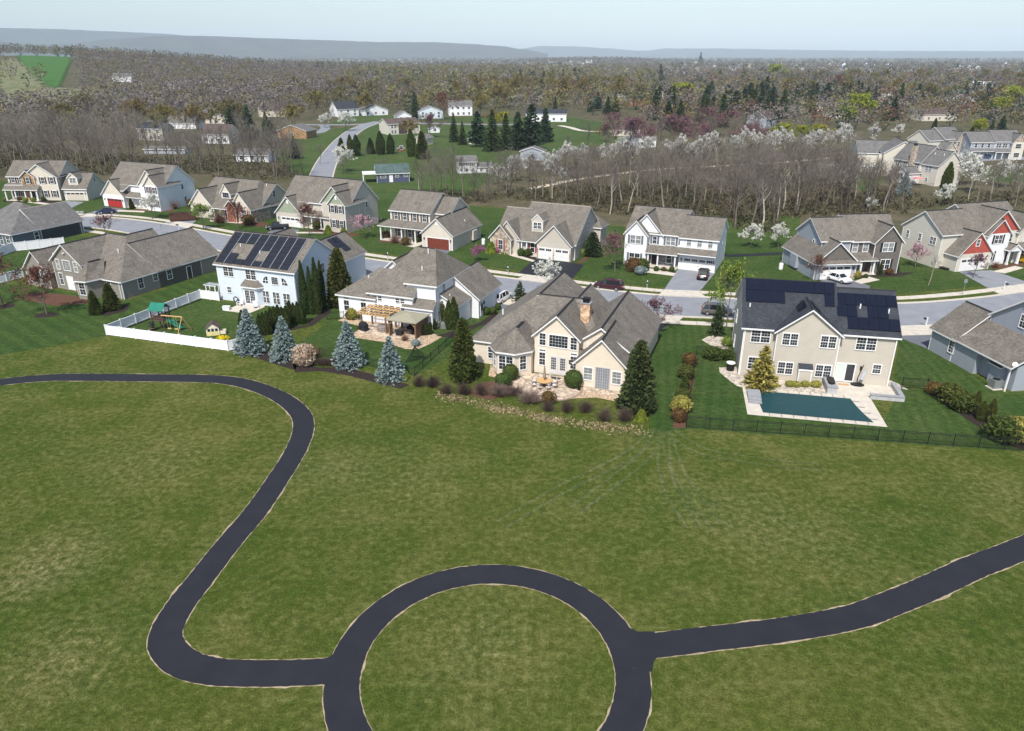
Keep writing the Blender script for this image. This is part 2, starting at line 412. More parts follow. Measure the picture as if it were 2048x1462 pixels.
class House:
    def __init__(s, name, label, x, y, yaw, wall='cream', roof=None, group=None, cat='house', vent=None):
        s.root = empty(name, label, cat, (x, y, terr(x, y)), R(yaw), group)
        s.wall = SID[wall]; s.roofm = roof or ROOF; s.trim = MB(); s.vent = vent or VENT
    def blk(s, u0, u1, v0, v1, ze, zr, axis='u', z0=-0.3, oh=0.35, wall=None, gable=None, hip=(0, 0), ridge=True, rp=0.5, zeb=None, roof=None, walls=True, front=None, trim=True, t=0.2):
        """one volume: walls plus a roof whose ridge runs along 'u' or 'v' (v runs away from the camera)"""
        if axis == 'u': a0, a1, b0, b1 = u0, u1, v0, v1; T = lambda a, b, z: (a, b, z)
        else: a0, a1, b0, b1 = v0, v1, u0, u1; T = lambda a, b, z: (b, a, z)
        flip = axis != 'u'
        zeb = ze if zeb is None else zeb
        br = b0 + (b1 - b0) * rp
        p0 = (zr - ze) / (br - b0); p1 = (zr - zeb) / (b1 - br)
        wm = SID[wall] if isinstance(wall, str) else (wall or s.wall)
        gm = SID[gable] if isinstance(gable, str) else (gable or wm)
        fm = SID[front] if isinstance(front, str) else (front or wm)
        if walls:
            w = MB(); dz = 0.06
            def pl(pts, mi):
                q = [T(*p) for p in pts]
                w.poly(q[::-1] if flip else q, mi)
            pl([(a0, b0, z0), (a1, b0, z0), (a1, b0, ze - dz), (a0, b0, ze - dz)], 2 if axis == 'u' else 0)
            pl([(a1, b1, z0), (a0, b1, z0), (a0, b1, zeb - dz), (a1, b1, zeb - dz)], 0)
            for e, a in ((0, a0), (1, a1)):
                fr = 2 if (axis == 'v' and e == 0) else 0
                zlo = min(ze, zeb)
                if hip[e]:
                    pts = [(a, b1, z0), (a, b0, z0), (a, b0, ze - dz), (a, b1, zeb - dz)]
                    pl(pts if e == 0 else pts[::-1], fr)
                else:
                    pts = [(a, b1, z0), (a, b0, z0), (a, b0, ze - dz), (a, b1, zeb - dz)]
                    pl(pts if e == 0 else pts[::-1], fr)
                    pts = [(a, b1, zeb - dz), (a, b0, ze - dz), (a, br, zr - dz)]
                    pl(pts if e == 0 else pts[::-1], 1 if (gable or fr == 0) else fr)
            w.obj('wall', [wm, gm, fm], s.root)
        # roof slab
        r = MB(); E0, E1 = ze - oh * p0, zeb - oh * p1
        l0 = a0 - oh; l1 = a1 + oh
        ra0 = a0 + hip[0] if hip[0] else l0; ra1 = a1 - hip[1] if hip[1] else l1
        top = [(l0, b0 - oh, E0), (l1, b0 - oh, E0), (l1, b1 + oh, E1), (l0, b1 + oh, E1), (ra0, br, zr), (ra1, br, zr)]
        bot = [(x, y, z - t) for x, y, z in top]
        vs = [T(*p) for p in top + bot]
        fs = [((0, 1, 5, 4), 0), ((2, 3, 4, 5), 0), ((7, 6, 10, 11), 1), ((9, 8, 11, 10), 1)]
        if hip[0]: fs += [((3, 0, 4), 0), ((6, 9, 10), 1)]
        else: fs += [((4, 0, 6, 10), 1), ((3, 4, 10, 9), 1)]
        if hip[1]: fs += [((1, 2, 5), 0), ((8, 7, 11), 1)]
        else: fs += [((1, 5, 11, 7), 1), ((5, 2, 8, 11), 1)]
        fs += [((0, 6, 7, 1), 1), ((2, 8, 9, 3), 1)]
        if hip[0]: fs += [((3, 9, 6, 0), 1)]
        if hip[1]: fs += [((1, 7, 8, 2), 1)]
        for f, mi in fs: r.mesh([vs[i] for i in f], [tuple(range(len(f)))[::-1] if flip else tuple(range(len(f)))], mi)
        ro = r.obj('roof', [roof or s.roofm, WHITE], s.root)
        if ridge and ra1 - ra0 > 0.6:
            g = MB(); h = 0.16
            c0, c1 = ra0 + (0.05 if not hip[0] else 0.1), ra1 - (0.05 if not hip[1] else 0.1)
            q = [T(c0, br - h, zr - h * p0 + 0.03), T(c1, br - h, zr - h * p0 + 0.03), T(c1, br, zr + 0.07), T(c0, br, zr + 0.07), T(c1, br + h, zr - h * p1 + 0.03), T(c0, br + h, zr - h * p1 + 0.03)]
            g.mesh(q, [(0, 1, 2, 3), (3, 2, 4, 5), (1, 4, 2), (0, 3, 5)] if not flip else [(3, 2, 1, 0), (5, 4, 2, 3), (2, 4, 1), (5, 3, 0)])
            g.obj('ridge_cap', s.vent, ro)
        if trim and walls:
            c = 0.08
            for a, b in ((u0, v0), (u1, v0), (u0, v1), (u1, v1)):
                zt = min(ze, zeb) - 0.2
                su = 1 if a == u0 else -1; sv = 1 if b == v0 else -1
                s.trim.box(min(a - su * 0.02, a + su * c), max(a - su * 0.02, a + su * c), min(b - sv * 0.02, b + sv * c), max(b - sv * 0.02, b + sv * c), 0.02, zt)
        return ro
    def shed(s, u0, u1, v0, v1, zlo, zhi, t=0.16, roof=None, hl=0.0, hr=0.0, oh=0.25):
        """lean-to roof falling towards the camera; hl/hr slope its ends in"""
        r = MB(); sl = (zhi - zlo) / (v1 - v0)
        top = [(u0 - oh, v0 - oh, zlo - oh * sl), (u1 + oh, v0 - oh, zlo - oh * sl), (u1 + oh - hr, v1, zhi), (u0 - oh + hl, v1, zhi)]
        n = len(top); vs = top + [(x, y, z - t) for x, y, z in top]
        r.mesh(vs, [(0, 1, 2, 3)], 0); r.mesh(vs, [(7, 6, 5, 4), (0, 4, 5, 1), (1, 5, 6, 2), (3, 7, 4, 0)], 1)
        if hl or hr:
            e = MB()
            if hr: r.mesh([top[1], (u1 + oh, v1, zlo - oh * sl), top[2]], [(0, 1, 2)], 0)
            if hl: r.mesh([top[0], top[3], (u0 - oh, v1, zlo - oh * sl)], [(0, 1, 2)], 0)
        return r.obj('porch_roof', [roof or s.roofm, WHITE], s.root)
    def box(s, name, u0, u1, v0, v1, z0, z1, mat, parent=None):
        return MB().box(u0, u1, v0, v1, z0, z1).obj(name, mat, parent or s.root)
    def win(s, u, z, w, h, v=0.0, face='f', cols=2, rows=4, dbl=False, shut=None, style='sash', glass=None, sw=0.38):
        """face f: at (u, plane v); faces r/l: plane u, position v"""
        ang = ANG[face] if isinstance(face, str) else face
        f, p = win_mesh(w, h, cols, rows, dbl, style)
        o = link('window', f, s.root, (u, v, z), ang)
        link('pane', pane_mesh(w, h, glass or GLASS), o)
        if shut:
            for sg in (-1, 1): link('shutter', shutter_mesh(sw, h + 0.16, shut), o, (sg * (w / 2 + 0.12 + sw / 2), 0, 0))
        return o
    def gdoor(s, u, w, mat=None, h=2.15, v=0.0, z=0.0, panes=4, groups=1, z0=0.02):
        mat = mat or DOORW
        d = MB(); d.box(u - w / 2, u + w / 2, v - 0.03, v, z0, h)
        rows = 4; cols = max(4, int(w / 0.62))
        for i in range(rows):
            for j in range(cols):
                if panes and i == rows - 1: continue
                x0 = u - w / 2 + w * j / cols + 0.07; x1 = u - w / 2 + w * (j + 1) / cols - 0.07
                zz0 = z0 + (h - z0) * i / rows + 0.07; zz1 = z0 + (h - z0) * (i + 1) / rows - 0.07
                d.box(x0, x1, v - 0.05, v - 0.03, zz0, zz1)
        o = d.obj('garage_door', mat, s.root)
        fr = MB(); c = 0.16
        fr.box(u - w / 2 - c, u - w / 2, v - 0.06, v - 0.002, z0, h + c); fr.box(u + w / 2, u + w / 2 + c, v - 0.06, v - 0.002, z0, h + c)
        fr.box(u - w / 2, u + w / 2, v - 0.06, v - 0.002, h, h + c); fr.obj('door_frame', WHITE, o)
        if panes:
            pw = w / panes
            for j in range(panes):
                q = MB()
                g = 3 if groups > 1 else 1
                for k in range(g):
                    a = u - w / 2 + pw * j + 0.12 + (pw - 0.24) * k / g; bq = u - w / 2 + pw * j + 0.12 + (pw - 0.24) * (k + 1) / g - (0.05 if g > 1 else 0)
                    q.box(a, bq, v - 0.06, v - 0.03, z0 + (h - z0) * 0.775, h - 0.1)
                q.obj('pane', GLASS, o)
        MB().box(u - 0.1, u + 0.1, v - 0.07, v - 0.05, 0.85, 0.9).obj('handle', IRON, o)
        return o
    def lamp(s, u, v, z=1.9, face='f'):
        b = MB(); b.box(-0.08, 0.08, -0.16, 0.0, -0.2, 0.2); b.box(-0.11, 0.11, -0.19, 0.0, 0.2, 0.26)
        return link('wall_lamp', b.data('wall_lamp', IRON), s.root, (u, v, z), ANG[face])
    def door(s, u, v, w=1.0, h=2.15, mat=None, side=0.0, z0=0.15):
        d = MB().box(u - w / 2, u + w / 2, v - 0.05, v, z0, h + z0).obj('front_door', mat or DKDOOR, s.root)
        f = MB(); c = 0.12
        f.box(u - w / 2 - c, u - w / 2, v - 0.08, v, z0, h + z0 + c); f.box(u + w / 2, u + w / 2 + c, v - 0.08, v, z0, h + z0 + c); f.box(u - w / 2, u + w / 2, v - 0.08, v, h + z0, h + z0 + c)
        f.obj('door_frame', WHITE, d)
        MB().box(u + w / 2 - 0.14, u + w / 2 - 0.08, v - 0.1, v - 0.05, z0 + 0.95, z0 + 1.1).obj('handle', METAL, d)
        if side:
            for sg in (-1, 1): s.win(u + sg * (w / 2 + c + side / 2 + 0.05), z0 + h / 2, side, h - 0.1, v, 'f', 1, 4, style='thin')
        return d
    def posts(s, us, v, z0, z1, r=0.11):
        for u in us:
            p = MB(); p.box(u - r, u + r, v - r, v + r, z0, z1); p.box(u - r * 1.5, u + r * 1.5, v - r * 1.5, v + r * 1.5, z0, z0 + 0.25); p.box(u - r * 1.4, u + r * 1.4, v - r * 1.4, v + r * 1.4, z1 - 0.15, z1)
            p.obj('porch_post', WHITE, s.root)
    def pipe(s, u, v, z, h=0.55, mat=None):
        MB().lathe([(0.08, z - 0.3), (0.08, z + h * .8), (0.06, z + h * .8)], 8, (u, v)).obj('vent_pipe', mat or PIPE, s.root)
    def vent_box(s, u, v, z, w=0.5, h=0.75):
        MB().box(u - w / 2, u + w / 2, v - 0.05, v, z - h / 2, z + h / 2).box(u - w / 2 + .06, u + w / 2 - .06, v - 0.07, v - 0.05, z - h / 2 + .06, z + h / 2 - .06).obj('gable_vent', WHITE, s.root)
    def spout(s, u, v, z1, z0=0.05):
        MB().box(u - 0.05, u + 0.05, v - 0.05, v + 0.05, z0, z1).obj('downspout', WHITE, s.root)
    def done(s, trim=None):
        if s.trim.f: s.trim.obj('corner_board', trim or WHITE, s.root)
        return s

# ------------------------------------------------------------------ near row, backs to the field
def solar(h, u, v, z, ang, w, l, mat, rowcols):
    """one panel lying on a roof that rises with angle ang away from the camera; (u, v, z) is its upper left corner"""
    pass
SOL = M('blue_black_solar_cell', (0.017, 0.018, 0.024), 0.3, 0.15, 3, 0.3, 'solar')
SOLB = M('black_solar_cell', (0.006, 0.007, 0.016), 0.14, 0.15, 2, 0.5)
SOLR = M('aluminium_rail', (0.55, 0.56, 0.58), 0.35, 0.05, metal=0.5)
_sol = {}
def sol_mesh(w, l, mat, dots):
    k = (w, l, mat.name)
    if k not in _sol:
        b = MB(); b.box(0, w, -l, 0, 0, 0.04, 0)
        r = MB(); r.box(0.02, w - 0.02, -l + 0.02, -0.02, 0.04, 0.046)
        _sol[k] = (b.data('solar_panel', mat), )
    return _sol[k][0]
def put_panel(h, u, s, pitch, v_r, z_r, w, l, mat):
    """s metres down the slope from the ridge line (v_r, z_r)"""
    a = math.atan(pitch)
    o = link('solar_panel', sol_mesh(w, l, mat, 0), h.root, (u, v_r - s * math.cos(a) - 0.1 * math.sin(a), z_r - s * math.sin(a) + 0.1 * math.cos(a)))
    o.rotation_euler = (a, 0, 0)
    return o

# --- tan house with black solar panels and a pool
hE = House('solar_house', 'tan two-storey house with black roof panels behind the covered pool', 27.84, 81.69, -12, 'tan', ROOF_D)
h = hE
h.blk(0, 10.35, 0, 11.75, 6.4, 10.55); h.blk(10.4, 17.07, 0.02, 11.3, 6.4, 10.1)
h.blk(3.7, 10.75, -0.7, 6.0, 6.35, 9.15, 'v')
for u in (2.0, 13.8): h.win(u, 5.1, 2.1, 1.45, 0, 'f', 3, 4, True, glass=GLASS)
for u in (5.25, 9.5): h.win(u, 5.25, 1.65, 1.4, -0.7, 'f', 3, 4, True)
for u in (5.2, 9.5): h.win(u, 1.55, 1.65, 1.45, -0.7, 'f', 3, 4, True)
h.win(1.6, 1.6, 1.2, 1.5, 0, 'f', 3, 4); h.win(15.5, 2.05, 0.85, 1.05, 0, 'f', 3, 4)
h.win(0, 4.4, 0.7, 1.5, 9.1, 'l'); h.win(0, 1.2, 0.7, 1.4, 8.4, 'l')
d = MB(); d.box(11.0, 13.2, -0.06, 0.0, 0.16, 0.3).box(11.0, 11.12, -0.06, 0, 0.3, 2.4).box(13.08, 13.2, -0.06, 0, 0.3, 2.4).box(11.0, 13.2, -0.06, 0, 2.4, 2.52).box(12.03, 12.17, -0.07, 0, 0.3, 2.4)
sd = d.obj('sliding_door', WHITE, h.root)
MB().box(11.12, 12.03, -0.03, -0.005, 0.3, 2.4).obj('pane', M('green_white_blind', (0.55, 0.62, 0.56), 0.2, 0.04), sd)
MB().box(12.17, 13.08, -0.03, -0.005, 0.3, 2.4).obj('pane', GLASS, sd)
h.blk(6.65, 8.15, -1.5, -0.71, 1.95, 2.35, 'u', oh=0.08, rp=0.98, ridge=False, zeb=2.34)
h.lamp(13.75, 0.0, 2.0)
h.pipe(0.6, 2.3, 8.0); h.pipe(13.2, 3.1, 8.5); h.pipe(16.3, 2.7, 8.2)
h.spout(0.15, -0.1, 6.2); h.spout(16.95, -0.1, 6.2)
h.box('rear_vent', 5.9, 6.4, -0.85, -0.72, 1.7, 1.95, METAL) if 0 else None
PT = (10.55 - 6.4) / 5.875
for i in range(9): put_panel(h, 0.1 + i * 1.15, 0.12, PT, 5.875, 10.55, 1.12, 1.75, SOLB)
for i in range(4): put_panel(h, 0.1 + i * 1.15, 1.92, PT, 5.875, 10.55, 1.12, 1.75, SOLB)
put_panel(h, 9.2, 1.92, PT, 5.875, 10.55, 1.12, 1.75, SOLB)
PT2 = (10.1 - 6.4) / 5.64
for i in range(6): put_panel(h, 10.5 + i * 1.14, 0.95, PT2, 5.66, 10.1, 1.11, 1.75, SOLB)
for i in (0, 1, 3, 4): put_panel(h, 10.55 + i * 1.14, 2.75, PT2, 5.66, 10.1, 1.11, 1.75, SOLB)
for i in range(5): put_panel(h, 11.65 + i * 1.14, 4.55, PT2, 5.66, 10.1, 1.11, 1.75, SOLB)
# two panels flat on the cross gable's flanks
for sg in (-1, 1):
    a = math.atan(2.8 / 3.525)
    o = link('solar_panel', sol_mesh(1.1, 2.6, SOLB, 0), h.root)
    cx = 7.225 + sg * 0.35
    ux = Vector((sg * math.cos(a), 0, -math.sin(a))); vy = Vector((0, 1, 0)) if sg > 0 else Vector((0, -1, 0))
    n = ux.cross(vy)
    m = Matrix((ux, vy, n)).transposed().to_4x4()
    m.translation = Vector((cx, 3.4 if sg > 0 else 0.8, 9.15 - 0.35 * 2.8 / 3.525)) + n * 0.1
    o.matrix_local = m
h.done()

# --- cream house with the stone chimney
hD = House('chimney_house', 'cream house with many gables and a stone chimney behind a round patio', -4.7, 86.6, -20, 'peach')
h = hD
h.blk(0, 17, -1.0, 13, 3.3, 7.7, hip=(6.6, 4.2))
h.blk(8.5, 14.0, -1.5, 5.5, 5.2, 7.75, 'v')
h.blk(14.3, 20.3, -3.6, 3.0, 3.3, 6.3, 'v')
h.blk(0.4, 12.6, 6.0, 17.0, 3.3, 7.6, 'v'); h.blk(7.2, 14.5, 9.0, 16.0, 3.3, 6.6, 'v')
h.blk(12.0, 21.0, -0.6, 14.5, 3.3, 6.6, 'v')
bay = [(3.3, -2.4), (4.5, -3.8), (6.7, -3.8), (8.3, -2.2), (8.4, 0), (3.2, 0)]
MB().prism(bay, -0.3, 3.12).obj('bay_wall', SID['peach'], h.root)
r = MB(); ev = [(2.9, -2.45), (4.35, -4.15), (6.85, -4.15), (8.55, -2.4)]
top = [(x, y, 3.15) for x, y in ev] + [(8.6, 1.0, 3.15), (2.85, 1.0, 3.15)]; ap = (6.2, -1.6, 5.6); ap2 = (6.2, 1.6, 5.6)
r.mesh(top + [ap, ap2], [(0, 1, 6), (1, 2, 6), (2, 3, 6), (3, 4, 7, 6), (5, 0, 6, 7)], 0)
r.mesh([(x, y, z) for x, y, z in top] + [(x, y, z - 0.2) for x, y, z in top], [(0, 6, 7, 1), (1, 7, 8, 2), (2, 8, 9, 3), (3, 9, 10, 4), (5, 11, 6, 0), (11, 10, 9, 8, 7, 6)], 1)
ro = r.obj('bay_roof', [ROOF, WHITE], h.root); MB().box(6.04, 6.36, -1.5, 0.7, 5.58, 5.66).obj('ridge_cap', VENT, ro)
h.win(9.5, 4.5, 0.75, 1.5, -1.5, 'f', 2, 4); h.win(11.5, 4.45, 2.3, 1.5, -1.5, 'f', 6, 4, style='fix'); h.win(13.4, 4.4, 0.75, 1.5, -1.5, 'f', 2, 4)
for u in (9.5, 13.45):
    h.win(u, 1.95, 0.75, 1.6, -1.5, 'f', 2, 4); h.win(u, 3.05, 0.75, 0.2, -1.5, 'f', 3, 1, style='fix')
for k, u in enumerate((10.95, 12.1)):
    q = MB(); q.box(u - 0.53, u + 0.53, -1.56, -1.5, 0.15, 0.75).box(u - 0.53, u - 0.3, -1.56, -1.5, 0.75, 2.3).box(u + 0.3, u + 0.53, -1.56, -1.5, 0.75, 2.3).box(u - 0.53, u + 0.53, -1.56, -1.5, 2.3, 2.55)
    for g in range(1, 5): q.box(u - 0.3, u + 0.3, -1.555, -1.5, 0.75 + g * 0.31 - 0.02, 0.75 + g * 0.31 + 0.02)
    for g in (-0.1, 0.1): q.box(u + g - 0.015, u + g + 0.015, -1.553, -1.5, 0.75, 2.3)
    o = q.obj('french_door', M('pale_grey_paint', (0.55, 0.54, 0.52), 0.5, 0.03), h.root)
    MB().box(u - 0.3, u + 0.3, -1.525, -1.505, 0.75, 2.3).obj('pane', GLASS, o)
h.lamp(13.0, -1.5, 2.0)
h.win(15.8, 1.75, 1.0, 1.5, -3.6, 'f', 2, 4, glass=GLASS_L); h.win(19.2, 1.7, 1.0, 1.5, -3.6, 'f', 2, 4, glass=GLASS_L)
q = MB().box(16.8, 18.35, -3.62, -3.6, 0.1, 2.65); sg_ = q.obj('screen_door', M('grey_screen', (0.20, 0.21, 0.23), 0.4, 0.05), h.root)
f = MB()
for u in (16.74, 17.55, 18.35): f.box(u - 0.05, u + 0.05, -3.68, -3.62, 0.1, 2.7)
f.box(16.7, 18.4, -3.68, -3.62, 2.66, 2.78)
for uu in (17.0, 17.28, 17.82, 18.1): f.box(uu - 0.03, uu + 0.03, -3.65, -3.62, 0.2, 2.6)
for g in range(7): f.box(16.8, 18.35, -3.64, -3.62, 0.3 + g * 0.36, 0.33 + g * 0.36)
f.obj('screen_frame', M('mid_grey_paint', (0.34, 0.35, 0.37), 0.5, 0.04), sg_)
h.win(5.6, 1.7, 1.75, 1.75, -3.8, 'f', 2, 4, True); h.win(7.5, 1.7, 0.8, 1.75, -3.0, math.pi / 4, 2, 4); h.win(3.9, 1.7, 0.7, 1.75, -3.1, -0.86, 2, 4)
h.win(2.6, 1.6, 0.8, 1.5, -1.0, 'f', 2, 4)
c = MB(); c.box(13.0, 14.15, 2.7, 3.7, 3.0, 8.1); chm = c.obj('chimney', M('orange_tan_stone', (0.50, 0.335, 0.215), 0.85, 0.3, 1.2, 0.15, 'stone', vs=3.2), h.root)
MB().box(12.93, 14.22, 2.63, 3.77, 8.1, 8.2).obj('chimney_cap', SLATEW, chm)
MB().box(13.2, 13.95, 2.85, 3.55, 8.2, 8.7).box(13.14, 14.01, 2.79, 3.61, 8.55, 8.6).box(13.14, 14.01, 2.79, 3.61, 8.7, 8.76).obj('flue_cover', IRON, chm)
h.pipe(2.6, 3.2, 5.6); h.pipe(16.1, 1.5, 5.0, 0.7); h.pipe(15.0, -0.8, 3.9, 0.6)
h.done(SID['peach'])

# --- white house with pavilion
hC = House('hip_roof_house', 'white house with a big hipped brown-grey roof behind the timber pavilion', -25.72, 102.73, -21, 'white')
h = hC
h.blk(5.3, 12.3, 0.1, 12.9, 4.8, 10.1, hip=(4.5, 0), ridge=False)
h.blk(11.0, 15.6, 1.1, 12.0, 6.5, 10.15, hip=(0, 2.5))
h.blk(0, 6.2, 0, 9.6, 3.9, 6.9, hip=(4.6, 0), ridge=False)
h.blk(0.5, 9.5, 8.0, 17.0, 3.5, 7.3, 'v')
h.blk(11.0, 15.45, 0.0, 1.08, 3.3, 4.15, 'u', rp=0.98, zeb=4.1, ridge=False, oh=0.3)
h.blk(11.9, 19.6, 6.9, 15.2, 3.3, 6.3, 'v')
h.blk(15.62, 18.3, 2.4, 6.88, 3.3, 4.7, 'v', rp=0.02, ridge=False, oh=0.3) if 0 else None
# low room on the right flank, its roof falling to the right
w = MB().box(15.62, 18.3, 2.4, 6.88, -0.3, 3.2); w.obj('wall', SID['white'], h.root)
w = MB(); w.mesh([(15.62, 2.4, 3.2), (18.3, 2.4, 3.2), (15.62, 2.4, 4.6)], [(0, 1, 2)]).mesh([(15.62, 6.88, 3.2), (18.3, 6.88, 3.2), (15.62, 6.88, 4.6)], [(0, 2, 1)]); w.obj('wall', SID['white'], h.root)
r = MB(); tp = [(15.62, 2.1, 4.78), (18.6, 2.1, 3.2), (18.6, 7.1, 3.2), (15.62, 7.1, 4.78)]
r.mesh(tp + [(x, y, z - .2) for x, y, z in tp], [(0, 1, 2, 3)], 0).mesh(tp + [(x, y, z - .2) for x, y, z in tp], [(7, 6, 5, 4), (0, 4, 5, 1), (1, 5, 6, 2), (2, 6, 7, 3)], 1); r.obj('roof', [ROOF, WHITE], h.root)
for u in (1.35, 4.25):
    h.win(u, 2.05, 0.85, 1.55, 0, 'f', 2, 2); h.win(u, 3.15, 0.85, 0.22, 0, 'f', 3, 1, style='fix')
for u in (6.2, 7.05, 9.95, 10.75): h.win(u, 3.75, 0.6, 0.62, 0.1, 'f', 2, 2, style='thin'); h.win(u, 2.05, 0.62, 1.5, 0.1, 'f', 2, 4, style='thin')
h.win(8.5, 1.9, 1.6, 1.9, 0.1, 'f', 3, 4, True)
h.win(15.6, 5.0, 0.8, 1.6, 3.6, 'r', 2, 4); h.win(15.6, 5.0, 0.8, 1.6, 9.6, 'r', 2, 4); h.win(15.47, 1.4, 1.5, 1.6, 2.05, 'r', 2, 4, True) if 0 else h.win(15.6, 1.5, 0.5, 1.6, 1.75, 'r', 2, 4, style='thin')
q = MB().box(-0.5, 0.5, -0.06, 0, 0.15, 2.3); o = link('side_door', q.data('side_door', WHITE), h.root, (19.6, 8.0, 0), ANG['r']); link('pane', MB().box(-0.32, 0.32, -0.08, -0.06, 0.9, 2.15).data('pane', GLASS), o)
h.lamp(19.6, 8.8, 1.9, 'r')
h.pipe(3.6, 3.0, 5.6); h.pipe(12.6, 3.0, 7.9); h.pipe(12.3, 5.7, 9.8); h.pipe(16.6, 3.5, 4.0)
h.spout(15.6, 0.95, 6.3); h.spout(18.35, 2.3, 3.1)
h.done()

# --- pale blue house with grey solar columns
hB = House('blue_house', 'pale blue two-storey house with rows of dark roof panels above a fenced lawn', -46.72, 111.43, -21, 'paleblue')
h = hB
h.blk(0, 14.8, 0, 11.57, 6.14, 9.95)
h.blk(8.2, 16.2, 9.5, 17.5, 5.4, 8.3, 'v'); h.blk(0.5, 7.5, 7.0, 14.0, 6.1, 9.0, 'v')
h.win(2.3, 4.85, 1.85, 1.45, 0, 'f', 2, 4, True); h.win(6.6, 4.75, 1.85, 1.45, 0, 'f', 2, 4, True)
h.win(11.05, 4.25, 1.15, 1.15, 0, 'f', 4, 4, style='fix'); h.win(1.95, 1.85, 0.75, 0.9, 0, 'f', 2, 4)
for u in (9.0, 10.95, 12.9): h.win(u, 1.45, 1.15, 1.9, 0, 'f', 2, 4, True, style='thin')
# quarter-round windows either side of the square one
for u, sg in ((9.25, 1), (12.85, -1)):
    f = MB(); rr = 1.05
    pts = [(sg * 0.5, -0.45)] + [(sg * (0.5 - rr * math.sin(t)), -0.45 + rr * math.cos(t)) for t in [i * math.pi / 16 for i in range(9)]]
    def ring(sc, y0, y1, mb):
        q = [(sg * 0.12 + (x - sg * 0.12) * sc, z + (1 - sc) * 0.1) for x, z in pts]
        n = len(q); vs = [(x, y0, z) for x, z in q] + [(x, y1, z) for x, z in q]
        mb.mesh(vs, [tuple(range(n)), tuple(range(2 * n - 1, n - 1, -1))] + [(i, i + n, (i + 1) % n + n, (i + 1) % n) for i in range(n)])
    ring(1.14, -0.03, 0.0, f); f.box(sg * 0.08 - 0.04, sg * 0.08 + 0.04, -0.06, -0.03, -0.5, 0.35).box(-0.55, 0.55, -0.062, -0.03, -0.09, -0.01)
    o = link('window', f.data('window', WHITE), h.root, (u, 0, 4.2)); g = MB(); ring(0.92, -0.045, -0.031, g); link('pane', g.data('pane', GLASS), o)
bw = [(4.75, 0.0), (5.35, -0.75), (7.9, -0.75), (8.5, 0.0)]
MB().prism(bw[::-1][::-1], -0.2, 3.1).obj('bay_wall', SID['paleblue'], h.root)
r = MB(); tp = [(4.4, 0, 3.05), (5.15, -1.1, 3.05), (8.1, -1.1, 3.05), (8.85, 0, 3.05), (5.4, 0, 4.0), (7.85, 0, 4.0)]
r.mesh(tp, [(0, 1, 4), (1, 2, 5, 4), (2, 3, 5)], 0); b4 = [(x, y, z - .2) for x, y, z in tp[:4]]
r.mesh(tp[:4] + b4, [(0, 4, 5, 1), (1, 5, 6, 2), (2, 6, 7, 3), (7, 6, 5, 4)], 1); r.obj('bay_roof', [ROOF, WHITE], h.root)
q = MB(); q.box(5.5, 7.6, -0.8, -0.74, 0.12, 0.3).box(5.5, 5.62, -0.8, -0.74, .3, 2.4).box(7.48, 7.6, -0.8, -0.74, .3, 2.4).box(5.5, 7.6, -0.8, -0.74, 2.4, 2.52).box(6.48, 6.62, -0.82, -0.74, .3, 2.4)
for g in range(1, 5): q.box(5.62, 7.48, -0.785, -0.75, .3 + g * .42, .325 + g * .42)
for uu in (5.9, 6.2, 6.9, 7.2): q.box(uu - .013, uu + .013, -0.784, -0.75, .3, 2.4)
sd = q.obj('sliding_door', WHITE, h.root); MB().box(5.62, 6.48, -0.77, -0.752, .3, 2.4).obj('pane', GLASS, sd); MB().box(6.62, 7.48, -0.77, -0.752, .3, 2.4).obj('pane', GLASS, sd)
h.win(14.8, 4.8, 0.8, 1.5, 7.2, 'r', 2, 4); h.win(14.8, 1.4, 0.8, 1.5, 8.6, 'r', 2, 4)
PB = (9.95 - 6.14) / 5.785
for c_ in range(8):
    for r_ in range(6):
        if (c_ == 1 and r_ in (2, 3)) or (c_ == 2 and r_ in (2, 3, 4)) or (c_ == 4 and r_ in (3, 4)): continue
        put_panel(h, 0.0 + c_ * 1.74, 0.42 + r_ * 1.09, PB, 5.785, 9.95, 1.66, 1.05, SOL)
for c_ in range(1, 9):
    o = MB().box(-0.03, 0.03, -6.55, 0, 0.0, 0.06).obj('panel_rail', SOLR, h.root); a = math.atan(PB)
    if c_ in (2, 3):
        o.data = MB().box(-0.03, 0.03, -2.2, 0, 0.0, 0.06).data('panel_rail', SOLR)
    o.location = (-0.04 + c_ * 1.74, 5.785 - 0.4 * math.cos(a) - 0.1 * math.sin(a), 9.95 - 0.4 * math.sin(a) + 0.1 * math.cos(a)); o.rotation_euler = (a, 0, 0)
pg = 2.9 / 4.0
for (v0, n_) in ((10.3, 2), (11.5, 3)):
    for k in range(n_):
        a = math.atan(pg); o = link('solar_panel', sol_mesh(1.05, 1.66, SOL, 0), h.root)
        ux = Vector((math.cos(a), 0, -math.sin(a))); vy = Vector((0, 1, 0)); n = ux.cross(vy)
        m = Matrix((ux, vy, n)).transposed().to_4x4(); s0 = 0.5 + k * 1.1
        m.translation = Vector((12.2, v0 + 3.4, 8.3)) + ux * s0 + n * 0.1; o.matrix_local = m
h.pipe(2.7, 3.1, 8.2); h.pipe(7.0, 2.3, 7.6); h.pipe(11.2, 5.2, 9.6, 0.35, VENT)
h.spout(14.75, -0.1, 5.9); h.spout(5.2, -0.85, 2.9)
h.done()

